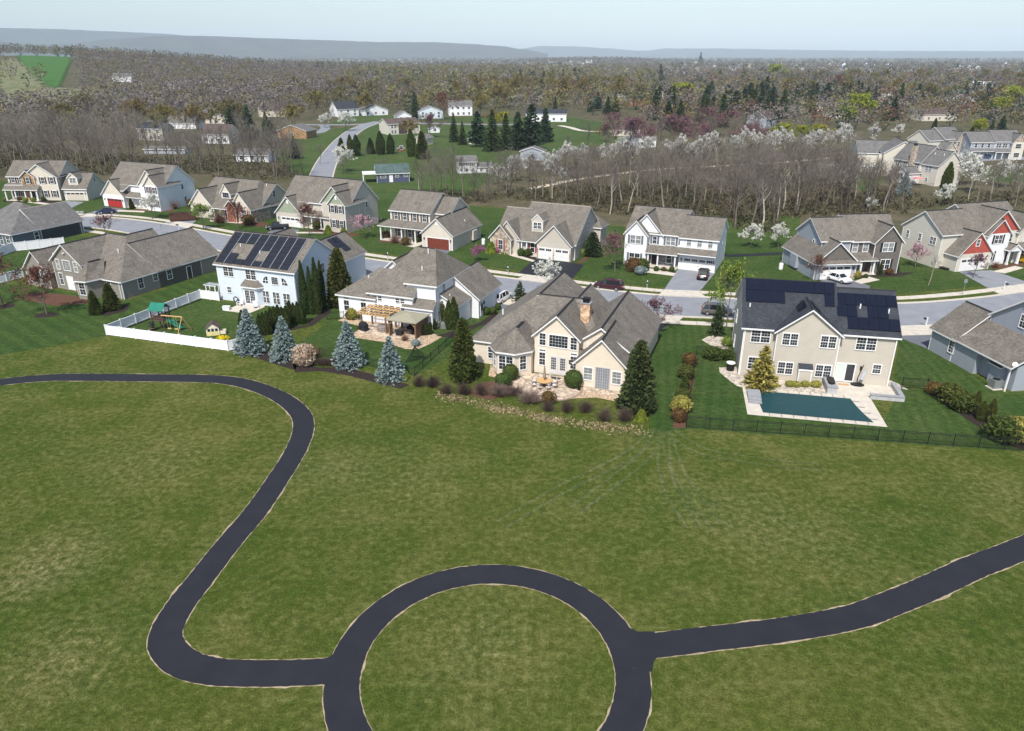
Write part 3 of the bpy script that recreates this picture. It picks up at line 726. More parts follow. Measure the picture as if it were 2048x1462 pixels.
# --- greige ranch with the long dark flank
hA = House('long_ranch_house', 'greige ranch house with a bay window and a long dark side wall', -62.2, 111.3, -25.5, 'greige')
h = hA
h.blk(-20, 0, 0, 16, 3.2, 8.0, hip=(7.5, 7.3))
h.blk(-11.6, 0.0, 7.0, 20, 3.2, 7.1, 'v', trim=False)
h.blk(-22.0, -16.0, -1.3, 8, 3.25, 6.2, 'v'); h.blk(-15.6, -8.4, -0.4, 8, 5.1, 7.9, 'v')
h.blk(-17.5, -10.0, 10.0, 18.0, 3.2, 6.6, 'v')
by = [(-8.6, 0), (-7.9, -1.9), (-6.8, -2.9), (-4.9, -2.5), (-4.4, 0)]
MB().prism(by, -0.3, 3.1).obj('bay_wall', SID['greige'], h.root)
tp = [(-9.0, 0.2, 3.12), (-8.25, -2.1, 3.12), (-6.9, -3.3, 3.12), (-4.6, -2.8, 3.12), (-4.0, 0.2, 3.12), (-6.6, -0.4, 5.5), (-6.6, 2.6, 5.5)]
r = MB(); r.mesh(tp, [(0, 1, 5), (1, 2, 5), (2, 3, 5), (3, 4, 6, 5), (0, 5, 6)], 0); b5 = [(x, y, z - .2) for x, y, z in tp[:5]]
r.mesh(tp[:5] + b5, [(0, 5, 6, 1), (1, 6, 7, 2), (2, 7, 8, 3), (3, 8, 9, 4), (9, 8, 7, 6, 5)], 1); ro = r.obj('bay_roof', [ROOF, WHITE], h.root)
MB().box(-6.75, -6.45, -0.3, 1.8, 5.48, 5.56).obj('ridge_cap', VENT, ro)
h.win(-14.2, 4.3, 0.8, 1.6, -0.4, 'f', 2, 4, glass=GLASS_L); h.win(-12.0, 4.3, 1.7, 1.6, -0.4, 'f', 4, 4, style='fix', glass=GLASS_L); h.win(-9.8, 4.3, 0.8, 1.6, -0.4, 'f', 2, 4, glass=GLASS_L)
h.win(-14.2, 1.8, 0.8, 1.9, -0.4, 'f', 2, 4); h.door(-12.0, -0.4, 1.5, 2.2, WHITE); h.win(-9.7, 1.8, 0.8, 1.9, -0.4, 'f', 2, 4)
for u in (-20.6, -17.6): h.win(u, 1.9, 0.9, 2.1, -1.3, 'f', 2, 4)
h.win(-7.35, 1.75, 1.0, 2.0, -2.4, -0.74, 2, 4); h.win(-5.85, 1.75, 1.05, 1.9, -2.7, 0.2, 2, 4)
h.win(-3.0, 1.8, 0.75, 1.7, 0, 'f', 2, 4)
for v, z, w, hh in ((3.4, 1.85, 0.9, 1.7), (6.3, 2.1, 0.8, 1.1), (9.1, 1.85, 0.9, 1.5)): h.win(0, z, w, hh, v, 'r', 2, 4)
q = MB().box(-0.45, 0.45, -0.05, 0, 0.1, 2.2); o = link('side_door', q.data('side_door', M('dark_grey_door', (0.05, 0.045, 0.042), 0.5, 0.1)), h.root, (0, 13.2, 0), ANG['r']); link('door_frame', MB().box(-0.57, -0.45, -0.07, 0, .1, 2.3).box(.45, .57, -0.07, 0, .1, 2.3).box(-.45, .45, -0.07, 0, 2.2, 2.3).data('door_frame', WHITE), o)
h.pipe(-18.0, 1.5, 4.9); h.pipe(-5.5, 4.6, 6.2); h.spout(0.05, -0.06, 3.0); h.spout(-0.5, -0.1, 3.0)
MB().lathe([(0.22, 7.0), (0.2, 7.03)], 8).obj('flood_light', WHITE, h.root).location = (-12, -0.55, -0.6)
h.done()

# --- blue-grey house at the right edge
hF = House('grey_corner_house', 'blue-grey house at the right edge with an air conditioner beside it', 55.5, 89.8, 8, 'grey')
h = hF
h.blk(0, 8.2, -4.2, 0.0, 3.3, 6.5, 'v'); h.blk(4.0, 15.0, -14.0, -4.4, 6.4, 9.8)
h.box('wall', 0.02, 4.0, -8.2, -4.22, -0.3, 3.2, SID['grey']); h.box('wall', 0.9, 4.0, -13.4, -8.2, -0.3, 3.2, SID['grey'])
tp = [(-0.35, -13.8, 3.15), (4.05, -13.8, 5.5), (4.05, -4.0, 5.5), (-0.35, -4.0, 3.15)]
r = MB(); q = tp + [(x, y, z - .2) for x, y, z in tp]; r.mesh(q, [(0, 1, 2, 3)], 0).mesh(q, [(7, 6, 5, 4), (0, 4, 5, 1), (3, 7, 4, 0)], 1); r.obj('roof', [ROOF, WHITE], h.root)
h.box('post', 0.05, 0.2, -13.35, -13.2, 0, 3.1, WHITE)
h.win(0, 1.95, 0.85, 1.6, -3.9, 'l', 2, 4); h.win(4.0, 6.3, 0.85, 1.7, -9.3, 'l', 2, 4) if 0 else h.win(4.0, 7.0, 0.85, 1.5, -9.2, 'l', 2, 4)
h.box('bump_out', 0.3, 0.9, -11.9, -10.2, -0.1, 2.4, SID['grey']); r = MB(); tp = [(0.0, -12.1, 2.4), (0.9, -12.1, 2.8), (0.9, -10.0, 2.8), (0.0, -10.0, 2.4)]; q = tp + [(x, y, z - .12) for x, y, z in tp]
r.mesh(q, [(0, 1, 2, 3)], 0).mesh(q, [(7, 6, 5, 4), (0, 4, 5, 1), (3, 7, 4, 0), (2, 6, 7, 3)], 1); r.obj('bump_out_roof', [ROOF_B, WHITE], h.root)
d = MB(); d.lathe([(0.04, 0), (0.2, 0.02), (0.3, 0.07)], 12); dd = d.obj('satellite_dish', METAL, h.root); dd.location = (0.2, -13.6, 3.5); dd.rotation_euler = (R(60), 0, R(-30))
MB().tube([(0.2, -13.6, 3.1), (0.2, -13.6, 3.5)], 0.04).obj('dish_arm', METAL, dd if 0 else h.root)
h.done()

# --- slate blue house at the left edge
hG = House('slate_edge_house', 'slate blue house cut by the left edge beyond the white fence', -101.0, 144.8, -25, 'slate', ROOF_M, vent=VENT_T)
h = hG
h.blk(-14, 0, 0, 15, 3.1, 7.4, hip=(5, 6)); h.blk(-9, 0, 6, 15.5, 3.1, 6.6, 'v')
h.win(0, 1.6, 0.8, 1.5, 5.0, 'r', 1, 2); h.win(-1.4, 1.7, 1.1, 1.3, 0, 'f', 2, 4); h.win(-3.6, 1.5, 0.9, 1.9, 0, 'f', 2, 4)
h.done()

# ------------------------------------------------------------------ far row, fronts to the street
def plan_sweep(name, label, x, y, yaw, wall, gable, door, shut, brickw):
    """two-storey house: garage gable on the left, long sweeping roof, twin gables on the right"""
    h = House(name, label, x, y, yaw, wall)
    h.blk(0, 7.5, 0, 7.2, 3.25, 6.9, 'v', gable=gable, front=wall)
    h.blk(1.0, 19.6, 2.0, 12.2, 5.95, 10.6, trim=False)
    # the long front slope runs on down over the left half
    tp = [(0.65, 0.25, 4.3), (7.5, 0.25, 4.3), (8.6, 1.8, 5.74), (0.65, 1.8, 5.74)]; q = tp + [(a_, b_, c_ - 0.2) for a_, b_, c_ in tp]
    r = MB(); r.mesh(q, [(0, 1, 2, 3)], 0); r.mesh(q, [(7, 6, 5, 4), (0, 4, 5, 1), (1, 5, 6, 2), (3, 7, 4, 0)], 1); r.obj('roof', [ROOF, WHITE], h.root)
    h.blk(15.4, 19.9, 0.0, 5.0, 6.4, 8.75, 'v', gable=gable)
    h.blk(12.9, 19.7, 0.8, 7.5, 6.45, 9.9, 'v', gable=gable)
    h.box('wall', 7.2, 15.4, 2.2, 4.0, -0.3, 6.0, SID[wall])
    h.shed(7.2, 15.2, 0.6, 2.2, 2.95, 4.0)
    h.box('porch_floor', 7.5, 15.4, 0.5, 2.2, 0, 0.15, CONC); h.posts((9.6, 12.2, 14.9), 0.75, 0.15, 2.8, 0.1)
    h.gdoor(4.1, 5.2, door, 2.1); h.lamp(0.7, 0, 1.8); h.lamp(7.1, 0, 1.8)
    h.win(9.7, 4.95, 1.8, 1.35, 2.2, 'f', 2, 4, True, shut); h.win(13.4, 4.9, 0.7, 1.3, 2.2, 'f', 2, 4, False, shut)
    for u in (16.5, 18.6): h.win(u, 5.15, 0.95, 1.45, 0, 'f', 2, 4, False, shut); h.win(u + 0.05, 1.9, 0.95, 1.6, 0, 'f', 2, 4, False, shut)
    h.win(9.4, 1.6, 0.9, 1.5, 2.2, 'f', 2, 4); h.door(12.9, 2.2, 1.0, 2.1)
    h.win(19.6, 4.95, 0.6, 1.1, 8.1, 'r', 1, 2); h.win(19.6, 1.8, 0.6, 1.1, 8.5, 'r', 1, 2)
    h.spout(19.85, -0.08, 6.2)
    return h
h = plan_sweep('red_door_house', 'white house with a red garage door and plum shutters beside the dumpster', -106.41, 190.6, -23, 'white', 'cream', DOORR, PLUM, None); h.done()
h = plan_sweep('green_gable_house', 'beige house with sage green gables, white garage door and black shutters', -54.2, 167.02, -26, 'beige', 'sage', DOORW, BLACK, None)
h.vent_box(3.75, 0, 5.6); h.vent_box(17.6, 0, 7.6); h.done()

h = House('porch_columns_house', 'cream house with black shutters, stone gable and columned porch at far left', -120.85, 198.21, -3, 'cream')
h.blk(-15.5, -1.2, 1.0, 10.2, 6.4, 9.9); h.blk(-10.4, -1.2, 0.0, 6, 6.4, 9.55, 'v'); h.blk(-10.9, -7.2, -0.35, 3, 6.4, 7.9, 'v', wall='stoneb')
h.blk(0.0, 6.3, 0.0, 8.7, 3.4, 6.9)
h.blk(1.4, 3.9, 0.8, 5.0, 6.1, 7.2, 'v', z0=3.6, oh=0.25)
h.win(2.65, 5.25, 1.5, 1.2, 0.8, 'f', 2, 4, True)
h.shed(-15.5, -6.3, -1.6, -0.3, 3.2, 4.2); h.shed(-15.5, -11.0, -0.3, 1.0, 4.2, 4.5); h.box('porch_floor', -15.5, -6.3, -1.6, 1.0, 0, 0.15, CONC)
h.posts((-15.3, -12.6, -9.9, -8.2, -6.6), -1.45, 0.15, 3.1, 0.13)
for u in (-14.1, -11.9): h.win(u, 5.35, 0.95, 1.5, 1.0, 'f', 2, 4, False, BLACK)
for u in (-14.1, -11.9): h.win(u, 1.8, 0.95, 1.7, 1.0, 'f', 2, 4, False, BLACK)
h.win(-9.05, 5.3, 0.95, 1.6, -0.35, 'f', 2, 4, False, BLACK); h.door(-8.3, -0.35, 1.0, 2.2, side=0.3)
for u in (-5.1, -2.6): h.win(u, 5.3, 0.95, 1.6, 0, 'f', 2, 4, False, BLACK); h.win(u, 1.75, 0.95, 1.6, 0, 'f', 2, 4, False, BLACK)
h.gdoor(3.0, 4.9, DOORC, 2.15); h.lamp(0.25, 0, 1.9); h.lamp(5.9, 0, 1.9); h.win(6.3, 5.0, 0.6, 1.1, 4.6, 'r', 1, 2); h.done()

h = House('stone_porch_house', 'cream one-and-a-half-storey house with a dormer and stone porch gable', -77.95, 176.96, -26, 'beige')
h.blk(0, 7.2, 0, 8.0, 3.3, 6.9, 'v', gable='cream'); h.blk(0.5, 19.2, 0.8, 15.5, 3.3, 8.6, hip=(0.6, 4.0))
h.blk(9.0, 19.2, 3.5, 15.0, 3.3, 7.9)
h.blk(13.4, 19.3, 0.0, 6.0, 3.6, 7.0, 'v', gable='cream', wall='stone', front='stone'); h.blk(12.5, 15.3, -0.7, 1.0, 3.9, 5.2, 'v', wall='brick')
h.blk(8.0, 10.9, 2.6, 8.0, 6.2, 8.1, 'v', z0=4.2, gable='cream', oh=0.3)
h.win(9.45, 5.45, 2.0, 1.2, 2.6, 'f', 3, 2, style='fix'); h.gdoor(3.6, 5.0, DOORC, 2.2)
h.shed(7.3, 13.4, -0.3, 1.0, 3.0, 3.9); h.posts((7.8, 10.0, 12.6), -0.2, 0.1, 2.9, 0.12); h.door(10.8, 0.8, 1.0, 2.1)
h.win(17.2, 2.1, 1.6, 1.8, 0, 'f', 4, 4, False, REDS); h.win(19.2, 5.6, 0.7, 1.4, 8.3, 'r', 2, 2); h.win(19.2, 2.3, 0.6, 1.0, 7.3, 'r', 1, 2); h.pipe(17.0, 8.5, 7.4); h.done()

h = House('brown_door_house', 'cream house with a mahogany garage door, long white porch and brown shutters', -25.68, 153.4, -24.6, 'cream')
h.blk(0, 9.6, 0, 10.3, 6.4, 9.75); h.blk(9.62, 13.3, 2.0, 9.6, 6.2, 8.95)
for u in (1.4, 3.6, 6.0, 8.3): h.win(u, 5.15, 0.85, 1.5, 0, 'f', 2, 4, False, BROWNS)
h.shed(-1.8, 9.4, -2.0, 0.0, 3.3, 4.25, hl=1.6); h.box('porch_floor', -1.6, 9.4, -2.0, -0.02, 0, 0.15, CONC)
h.posts((-1.5, 1.1, 3.7, 7.0), -1.8, 0.15, 3.15, 0.12); h.posts((-1.5,), -0.1, 0.15, 3.15, 0.1)
h.win(2.0, 1.7, 1.0, 1.7, 0, 'f', 2, 4, False, BROWNS); h.win(4.6, 1.7, 0.9, 1.7, 0, 'f', 2, 4, False, BROWNS); h.door(7.0, 0, 1.0, 2.1, M('red_brown_door', (0.09, 0.03, 0.02), .5), side=0.4)
h.blk(9.9, 16.9, -3.8, 8.6, 3.3, 6.3, 'v'); h.gdoor(13.6, 5.0, DOORM, 2.2, -3.8, panes=0); h.lamp(10.4, -3.8, 1.9); h.lamp(16.5, -3.8, 1.9); h.vent_box(13.4, -3.8, 5.2)
h.win(13.3, 5.0, 0.7, 1.5, 4.0, 'r', 1, 2); h.win(13.3, 5.0, 0.7, 1.5, 7.2, 'r', 1, 2); h.box('bay_box', 16.92, 17.5, 4.2, 6.0, 0.5, 2.5, SID['cream']); h.pipe(15.6, 4.0, 4.3); h.spout(16.95, -3.85, 3.1); h.done()

h = House('stone_cottage_house', 'cream stone-fronted house with twin garage doors and a single dormer', 4.82, 137.22, -25, 'beige', vent=VENT_T)
h.blk(0, 6.9, 0, 9.5, 3.3, 6.75, 'v', gable='tan'); h.blk(-4.8, 7.2, 1.5, 16.5, 3.3, 9.0, rp=0.5); h.blk(-9.6, -4.6, 2.2, 13.0, 3.3, 7.9)
h.blk(-10.0, -5.6, 0.0, 5.0, 3.5, 5.9, 'v', wall='stone', gable='stone'); h.blk(-9.3, -4.2, 0.9, 6.5, 3.5, 6.55, 'v', gable='tan')
h.blk(-2.4, -0.1, 3.0, 8.0, 6.8, 7.9, 'v', z0=4.2, oh=0.12); h.win(-1.25, 5.65, 1.55, 1.15, 3.0, 'f', 2, 4, True)
h.shed(-4.4, -0.4, 0.9, 2.0, 3.1, 3.9); h.posts((-3.7, -2.6), 1.0, 0.1, 3.0, 0.12); h.box('porch_floor', -5.4, -0.2, 0.6, 1.5, 0, 0.12, CONC); h.door(-4.2, 1.5, 1.0, 2.15); h.win(-1.6, 1.6, 0.8, 1.8, 1.5, 'f', 1, 1, False, REDS)
h.gdoor(1.75, 2.75, DOORW, 2.15, groups=3, panes=2); h.gdoor(5.15, 2.75, DOORW, 2.15, groups=3, panes=2)
h.box('stone_pier', -0.02, 0.3, -0.08, -0.002, 0, 2.3, SID['stone']); h.box('stone_pier', 3.28, 3.64, -0.08, -0.002, 0, 2.3, SID['stone']); h.box('stone_pier', 6.62, 6.92, -0.08, -0.002, 0, 2.3, SID['stone'])
h.win(-7.8, 1.9, 0.95, 1.8, 0, 'f', 2, 4, False, REDS); h.win(7.2, 5.3, 0.6, 1.5, 8.8, 'r', 1, 2); h.win(7.2, 2.2, 0.6, 1.1, 11, 'r', 1, 2); h.blk(4.5, 8.6, 12.2, 16.4, 4.6, 6.2, hip=(0, 1.5), ridge=False); h.done()

h = House('white_twin_gable_house', 'white house with grey shutters, twin front gables and a wide white garage door', 21.01, 133.14, -24, 'white')
h.blk(0, 10.1, 1.2, 13.9, 6.2, 9.7); h.blk(10.12, 16.7, 0.5, 11.0, 6.1, 9.0); h.blk(0, 4.1, 0.0, 5, 6.1, 8.4, 'v'); h.blk(0.6, 6.6, 1.17, 8, 6.15, 9.5, 'v')
h.shed(4.3, 9.8, -0.3, 1.2, 2.9, 3.9); h.posts((4.6, 6.4, 9.6), -0.15, 0.2, 2.8, 0.12); h.box('porch_floor', 4.2, 10, -0.4, 1.2, 0, 0.2, CONC)
h.shed(10.3, 16.6, -0.6, 0.5, 3.4, 4.1); h.gdoor(13.7, 5.3, DOORW, 2.2, 0.5, groups=3); h.lamp(10.6, 0.5, 1.9); h.lamp(16.4, 0.5, 1.9)
h.win(2.0, 4.85, 1.9, 1.45, 0, 'f', 2, 2, True, GREYS, glass=GLASS_L); h.win(2.0, 1.45, 1.9, 1.6, 0, 'f', 2, 2, True, GREYS)
h.win(5.3, 4.8, 0.65, 1.3, 1.17, 'f', 2, 2, False, GREYS); h.win(8.25, 4.8, 1.6, 1.35, 1.2, 'f', 2, 2, True, GREYS, glass=GLASS_L)
for u in (11.7, 13.6, 15.5): h.win(u, 5.2, 0.75, 1.4, 0.5, 'f', 2, 2, glass=GLASS_L)
h.box('stone_face', 4.2, 10.0, 1.12, 1.198, 0.2, 2.9, SID['stoneg']); h.door(5.5, 1.1, 1.0, 2.1, z0=0.2); h.win(8.2, 1.6, 0.9, 1.6, 1.1, 'f', 1, 2)
h.win(16.7, 4.9, 0.6, 1.5, 6.5, 'r', 1, 2); h.done()

h = House('grey_shake_house', 'pale grey house with dark shake gables and a white car at its garage', 52.65, 122.46, 5.5, 'grey')
h.blk(0, 7.5, 0, 12.5, 3.2, 6.6, 'v', gable='dark'); h.shed(-0.1, 7.6, -0.5, 0.0, 3.05, 3.35)
h.blk(2.2, 7.6, 3.2, 12.5, 6.3, 9.3); h.blk(7.62, 16.6, 4.0, 12.5, 6.0, 9.7, front='dark'); h.blk(11.8, 16.8, 2.5, 8, 6.0, 8.7, 'v', wall='dark', gable='dark')
h.box('wall', -0.6, 0.0, 6.0, 8.5, 0.5, 2.8, SID['grey'])
h.shed(7.7, 12.4, 2.0, 4.0, 2.8, 3.7); h.posts((8.3, 9.7, 12.1), 2.2, 0.15, 2.7, 0.13); h.box('porch_floor', 7.6, 12.6, 1.9, 4, 0, 0.15, CONC)
h.gdoor(3.9, 5.2, DOORW, 2.3, groups=3); h.lamp(7.0, 0, 1.9); h.box('stone_face', 6.7, 7.5, -0.06, -0.002, 0, 1.0, SID['stone'])
for u in (9.0, 11.0): h.win(u, 4.6, 0.9, 1.6, 4.0, 'f', 2, 2, glass=GLASS_L)
h.win(14.3, 4.85, 1.9, 1.5, 2.5, 'f', 2, 2, True, BLACK, glass=GLASS_L); h.win(14.3, 1.75, 1.7, 1.7, 2.5, 'f', 2, 2, True, BLACK); h.door(9.0, 4.0, 1.0, 2.1, side=0.3); h.win(2.2, 4.9, 0.6, 1.5, 6.0, 'l', 1, 2)
h.pipe(-0.2, 2.0, 2.5); h.done()

h = House('red_gable_house', 'cream house with brick-red shingled gables at the right edge', 80.24, 127.53, 16, 'sand')
h.blk(0, 7.5, 0, 6.5, 3.25, 7.0, 'v', gable='red'); h.blk(-1.4, 6.4, 3.0, 12.4, 6.4, 9.7); h.blk(6.42, 18.0, 3.2, 14.5, 6.4, 10.4)
h.blk(8.0, 13.2, 2.0, 7.0, 6.0, 8.6, 'v', gable='red', front='white', wall='white'); h.blk(7.4, 16.0, 2.7, 9.0, 6.2, 10.0, 'v', gable='red', front='sand')
h.blk(15.5, 20.5, 2.2, 8, 6.2, 9.0, 'v', gable='red', wall='sand')
h.gdoor(3.5, 5.2, DOORW, 2.2, groups=3); h.win(3.75, 5.1, 0.7, 1.1, 0, 'f', 2, 2)
h.win(10.6, 4.85, 1.7, 1.5, 2.0, 'f', 2, 2, True, BLACK); h.win(9.5, 1.7, 1.6, 1.7, 2.0, 'f', 2, 2, True, BLACK); h.win(14.3, 4.7, 0.6, 1.3, 2.7, 'f', 1, 2)
h.win(18.0, 4.8, 1.7, 1.5, 2.2, 'f', 2, 2, True); h.win(18.0, 1.7, 1.7, 1.5, 2.2, 'f', 2, 2, True)
h.blk(12.8, 15.6, 0.9, 2.7, 3.0, 3.9, 'v', z0=2.6, oh=0.2, wall='white'); h.posts((13.0, 15.4), 1.1, 0.1, 2.7, 0.14); h.door(14.2, 2.7, 1.0, 2.1, side=0.3); h.shed(15.9, 20.5, 0.6, 2.2, 2.9, 3.9)
for v, w in ((11.0, 0.6), (8.0, 0.6), (4.9, 1.3)): h.win(-1.4, 4.7, w, 1.3, v, 'l', 2, 4, w > 1)
h.box('window_well', -2.2, -1.42, 4.2, 6.5, 0, 0.35, IRON) if 0 else h.box('window_well', -0.8, -0.02, 1.2, 2.8, 0, 0.35, IRON); h.done()

# ------------------------------------------------------------------ cluster on the right, beyond the woods
hR1 = h = House('deck_house', 'cream house with a tall stone chimney, sunroom and dark deck beyond the woods', 121.2, 237.0, -72, 'sand', ROOF_M)
h.blk(0, 10.5, 0, 9.2, 6.5, 10.9); h.blk(10.52, 16.8, 0.3, 9.4, 6.2, 10.0)
h.box('chimney', 6.6, 8.0, -0.7, 0.3, 0, 10.8, SID['stone']); h.box('flue_cover', 6.9, 7.7, -0.5, 0.1, 10.8, 11.4, IRON)
h.blk(6.0, 11.0, -4.4, -0.02, 3.4, 4.9, 'v', z0=-3, wall='white')
for u in (7.2, 8.5, 9.8): h.win(u, 2.0, 0.8, 1.7, -4.4, 'f', 1, 1)
for u in (1.6, 4.6, 9.2): h.win(u, 5.0, 1.4, 1.4, 0, 'f', 2, 2, True)
h.win(13.4, 4.8, 2.4, 1.5, 0.3, 'f', 2, 2, True, glass=GLASS_L); h.win(13.4, 1.6, 0.7, 1.0, 0.3, 'f', 2, 2)
dk = MB(); dk.box(11.2, 16.6, -4.4, 0.25, -0.3, -0.1)
for u in (11.3, 13.9, 16.5): dk.box(u - .08, u + .08, -4.35, -4.2, -3, -0.3)
dko = dk.obj('deck', WOOD, h.root); rl = MB(); rl.box(11.2, 16.6, -4.4, -4.32, 0.75, 0.83); rl.box(16.52, 16.6, -4.32, 0.2, 0.75, 0.83)
for i in range(18): rl.box(11.25 + i * 0.31, 11.29 + i * 0.31, -4.38, -4.34, -0.1, 0.75)
rl.obj('deck_railing', IRON, dko)
h.pipe(12.0, 3.2, 8.8); h.pipe(15.2, 3.2, 8.8); h.done()
x0, y0 = gp(1760, 351)
h = House('blank_gable_house', 'cream house with a blank gable wall beside the deck house', x0, y0, -14, 'sand', ROOF_M)
h.blk(0, 10.8, 0, 12, 7.4, 10.9, 'v'); h.blk(-6.5, 12, 6, 20, 6.5, 9.8); h.box('chimney_bay', -1.3, -0.02, 1.0, 2.6, -0.3, 6.6, SID['cream'])
h.win(3.4, 1.2, 1.6, 1.3, 0, 'f', 2, 2, True); h.box('stone_base', -0.03, 1.6, -0.08, -0.002, 0, 1.6, SID['stone'])
dk = MB(); dk.box(-8.5, -1.5, -1.0, 3.5, 2.6, 2.75)
for u in (-8.4, -5, -1.6):
    for v in (-0.9, 3.4): dk.box(u - .09, u + .09, v - .09, v + .09, -0.2, 3.6)
dk.box(-8.5, -1.5, -1.0, -0.93, 3.55, 3.65); dk.box(-8.5, -1.5, -1.0, -0.95, 3.0, 3.06); dk.obj('deck', WHITE, h.root); h.done()
h = House('stone_front_house', 'cream house with a stone front gable behind the blank gable house', 166.1, 289.4, 20, 'sand', ROOF_M)
h.blk(0, 9.2, 0, 11.5, 6.9, 10.7); h.blk(-7, 0, 1, 11, 6.5, 9.9); h.blk(4.6, 8.8, -1.2, 5, 6.4, 9.4, 'v', wall='stone'); h.blk(-3.0, 2.2, -3.5, 4, 3.4, 6.0, 'v', gable='stone')
for u in (5.8, 7.6): h.win(u, 4.9, 1.0, 1.6, -1.2, 'f', 2, 2); h.win(u, 1.7, 1.0, 1.6, -1.2, 'f', 2, 2)
h.win(2.5, 5.0, 1.6, 1.4, 0, 'f', 2, 2, True); h.done()
h = House('bluegrey_cul_de_sac_house', 'pale blue-grey house with a front porch behind two parked cars', 182.1, 283.8, -1, 'grey', ROOF_M)
h.blk(0, 9.6, 0, 10.7, 6.6, 10.2); h.blk(-8.8, -0.02, 0.3, 10, 6.3, 9.6); h.blk(5.6, 10.0, -1.4, 5, 6.4, 9.4, 'v', wall='sand', gable='stone'); h.shed(-0.1, 5.4, -1.6, 0, 2.9, 3.9); h.shed(-8.6, -0.3, -0.6, 0.3, 3.2, 3.9)
h.posts((0.2, 2.6, 5.2), -1.4, 0.1, 2.8, 0.14); h.gdoor(-4.6, 5.0, DOORW, 2.2, 0.3)
for u in (-7, -4.6, -2.2): h.win(u, 5.0, 0.9, 1.5, 0.3, 'f', 1, 2)
for u in (1.3, 3.6): h.win(u, 5.0, 1.7, 1.5, 0, 'f', 2, 2, True)
h.win(7.8, 4.9, 2.0, 1.5, -1.4, 'f', 3, 2); h.win(7.8, 1.7, 2.0, 1.5, -1.4, 'f', 3, 2); h.win(-8.8, 4.9, 0.7, 1.5, 5, 'l', 1, 2); h.done()

# ------------------------------------------------------------------ houses of the old neighbourhood and beyond
def mid_house(name, label, px, py, W, D, ze, zr, yaw, wall, roof, axis='u', wins=3, two=False, hip=(0, 0), group=None, z=None):
    x, y = gt(px, py); h = House(name, label, x - math.cos(R(yaw)) * W / 2, y - math.sin(R(yaw)) * W / 2, yaw, wall, roof, group)
    h.root.location.z = terr(x, y)
    h.blk(0, W, 0, D, ze, zr, axis, hip=hip, ridge=False, trim=False, z0=-1.5)
    for i in range(wins):
        u = W * (i + 0.6) / (wins + 0.2)
        h.win(u, 1.5 if not two else ze - 1.4, 1.3, 1.3, 0, 'f', 2, 2)
        if two: h.win(u, 1.4, 1.3, 1.4, 0, 'f', 2, 2)
    return h
h = House('blue_ranch_house', 'navy blue ranch house with a green-grey roof and white door below the street', -41.5, 227.5, 13, 'navy', ROOF_G)
h.blk(0, 9.9, 0, 7.5, 3.0, 5.2, ridge=False); h.win(1.9, 2.0, 1.6, 1.0, 0, 'f', 4, 2); h.win(6.2, 2.1, 0.9, 0.9, 0, 'f', 2, 2); h.win(8.8, 2.1, 0.9, 0.9, 0, 'f', 2, 2); h.door(4.3, 0, 0.9, 2.0, WHITE)
MB().box(-4.2, -0.1, 0.5, 6.5, 2.55, 2.75).box(-4.1, -3.95, 0.6, 0.75, 0, 2.55).box(-4.1, -3.95, 6.2, 6.35, 0, 2.55).obj('carport', WHITE, h.root); h.done()
h = House('white_wing_house', 'white two-storey house with a low right wing among bare trees', -18.0, 247.3, 8, 'white', ROOF_M)
h.blk(0, 6.3, 0, 7, 3.9, 5.4, ridge=False); h.blk(6.3, 11.3, 0.4, 6, 2.1, 3.2, ridge=False)
for u in (1.2, 3.0, 4.9): h.win(u, 3.0, 0.8, 0.9, 0, 'f', 1, 2, False, BLACK, sw=0.3); h.win(u, 1.1, 0.8, 0.9, 0, 'f', 1, 2)
h.win(7.8, 1.0, 0.9, 0.8, 0.4); h.win(9.9, 1.0, 0.9, 0.8, 0.4); h.done()
h = House('white_split_house', 'white split-level house with a brown roof beside the curving road', -61.3, 375.6, 30, 'sand', ROOF_B)
h.blk(0, 17, 0, 12, 5.2, 7.4, ridge=False)
for u in (2.2, 3.8): h.win(u, 3.9, 1.0, 1.5, 0); h.win(u, 1.3, 1.0, 1.5, 0)
h.box('carport_shade_panel', 5.6, 10, -0.05, -0.003, 0.2, 4.8, BROWNS); h.win(13, 3.6, 1.6, 1.4, 0, 'f', 2, 2, True); h.done()  # flat dark panel on the wall paints the shade of a carport opening
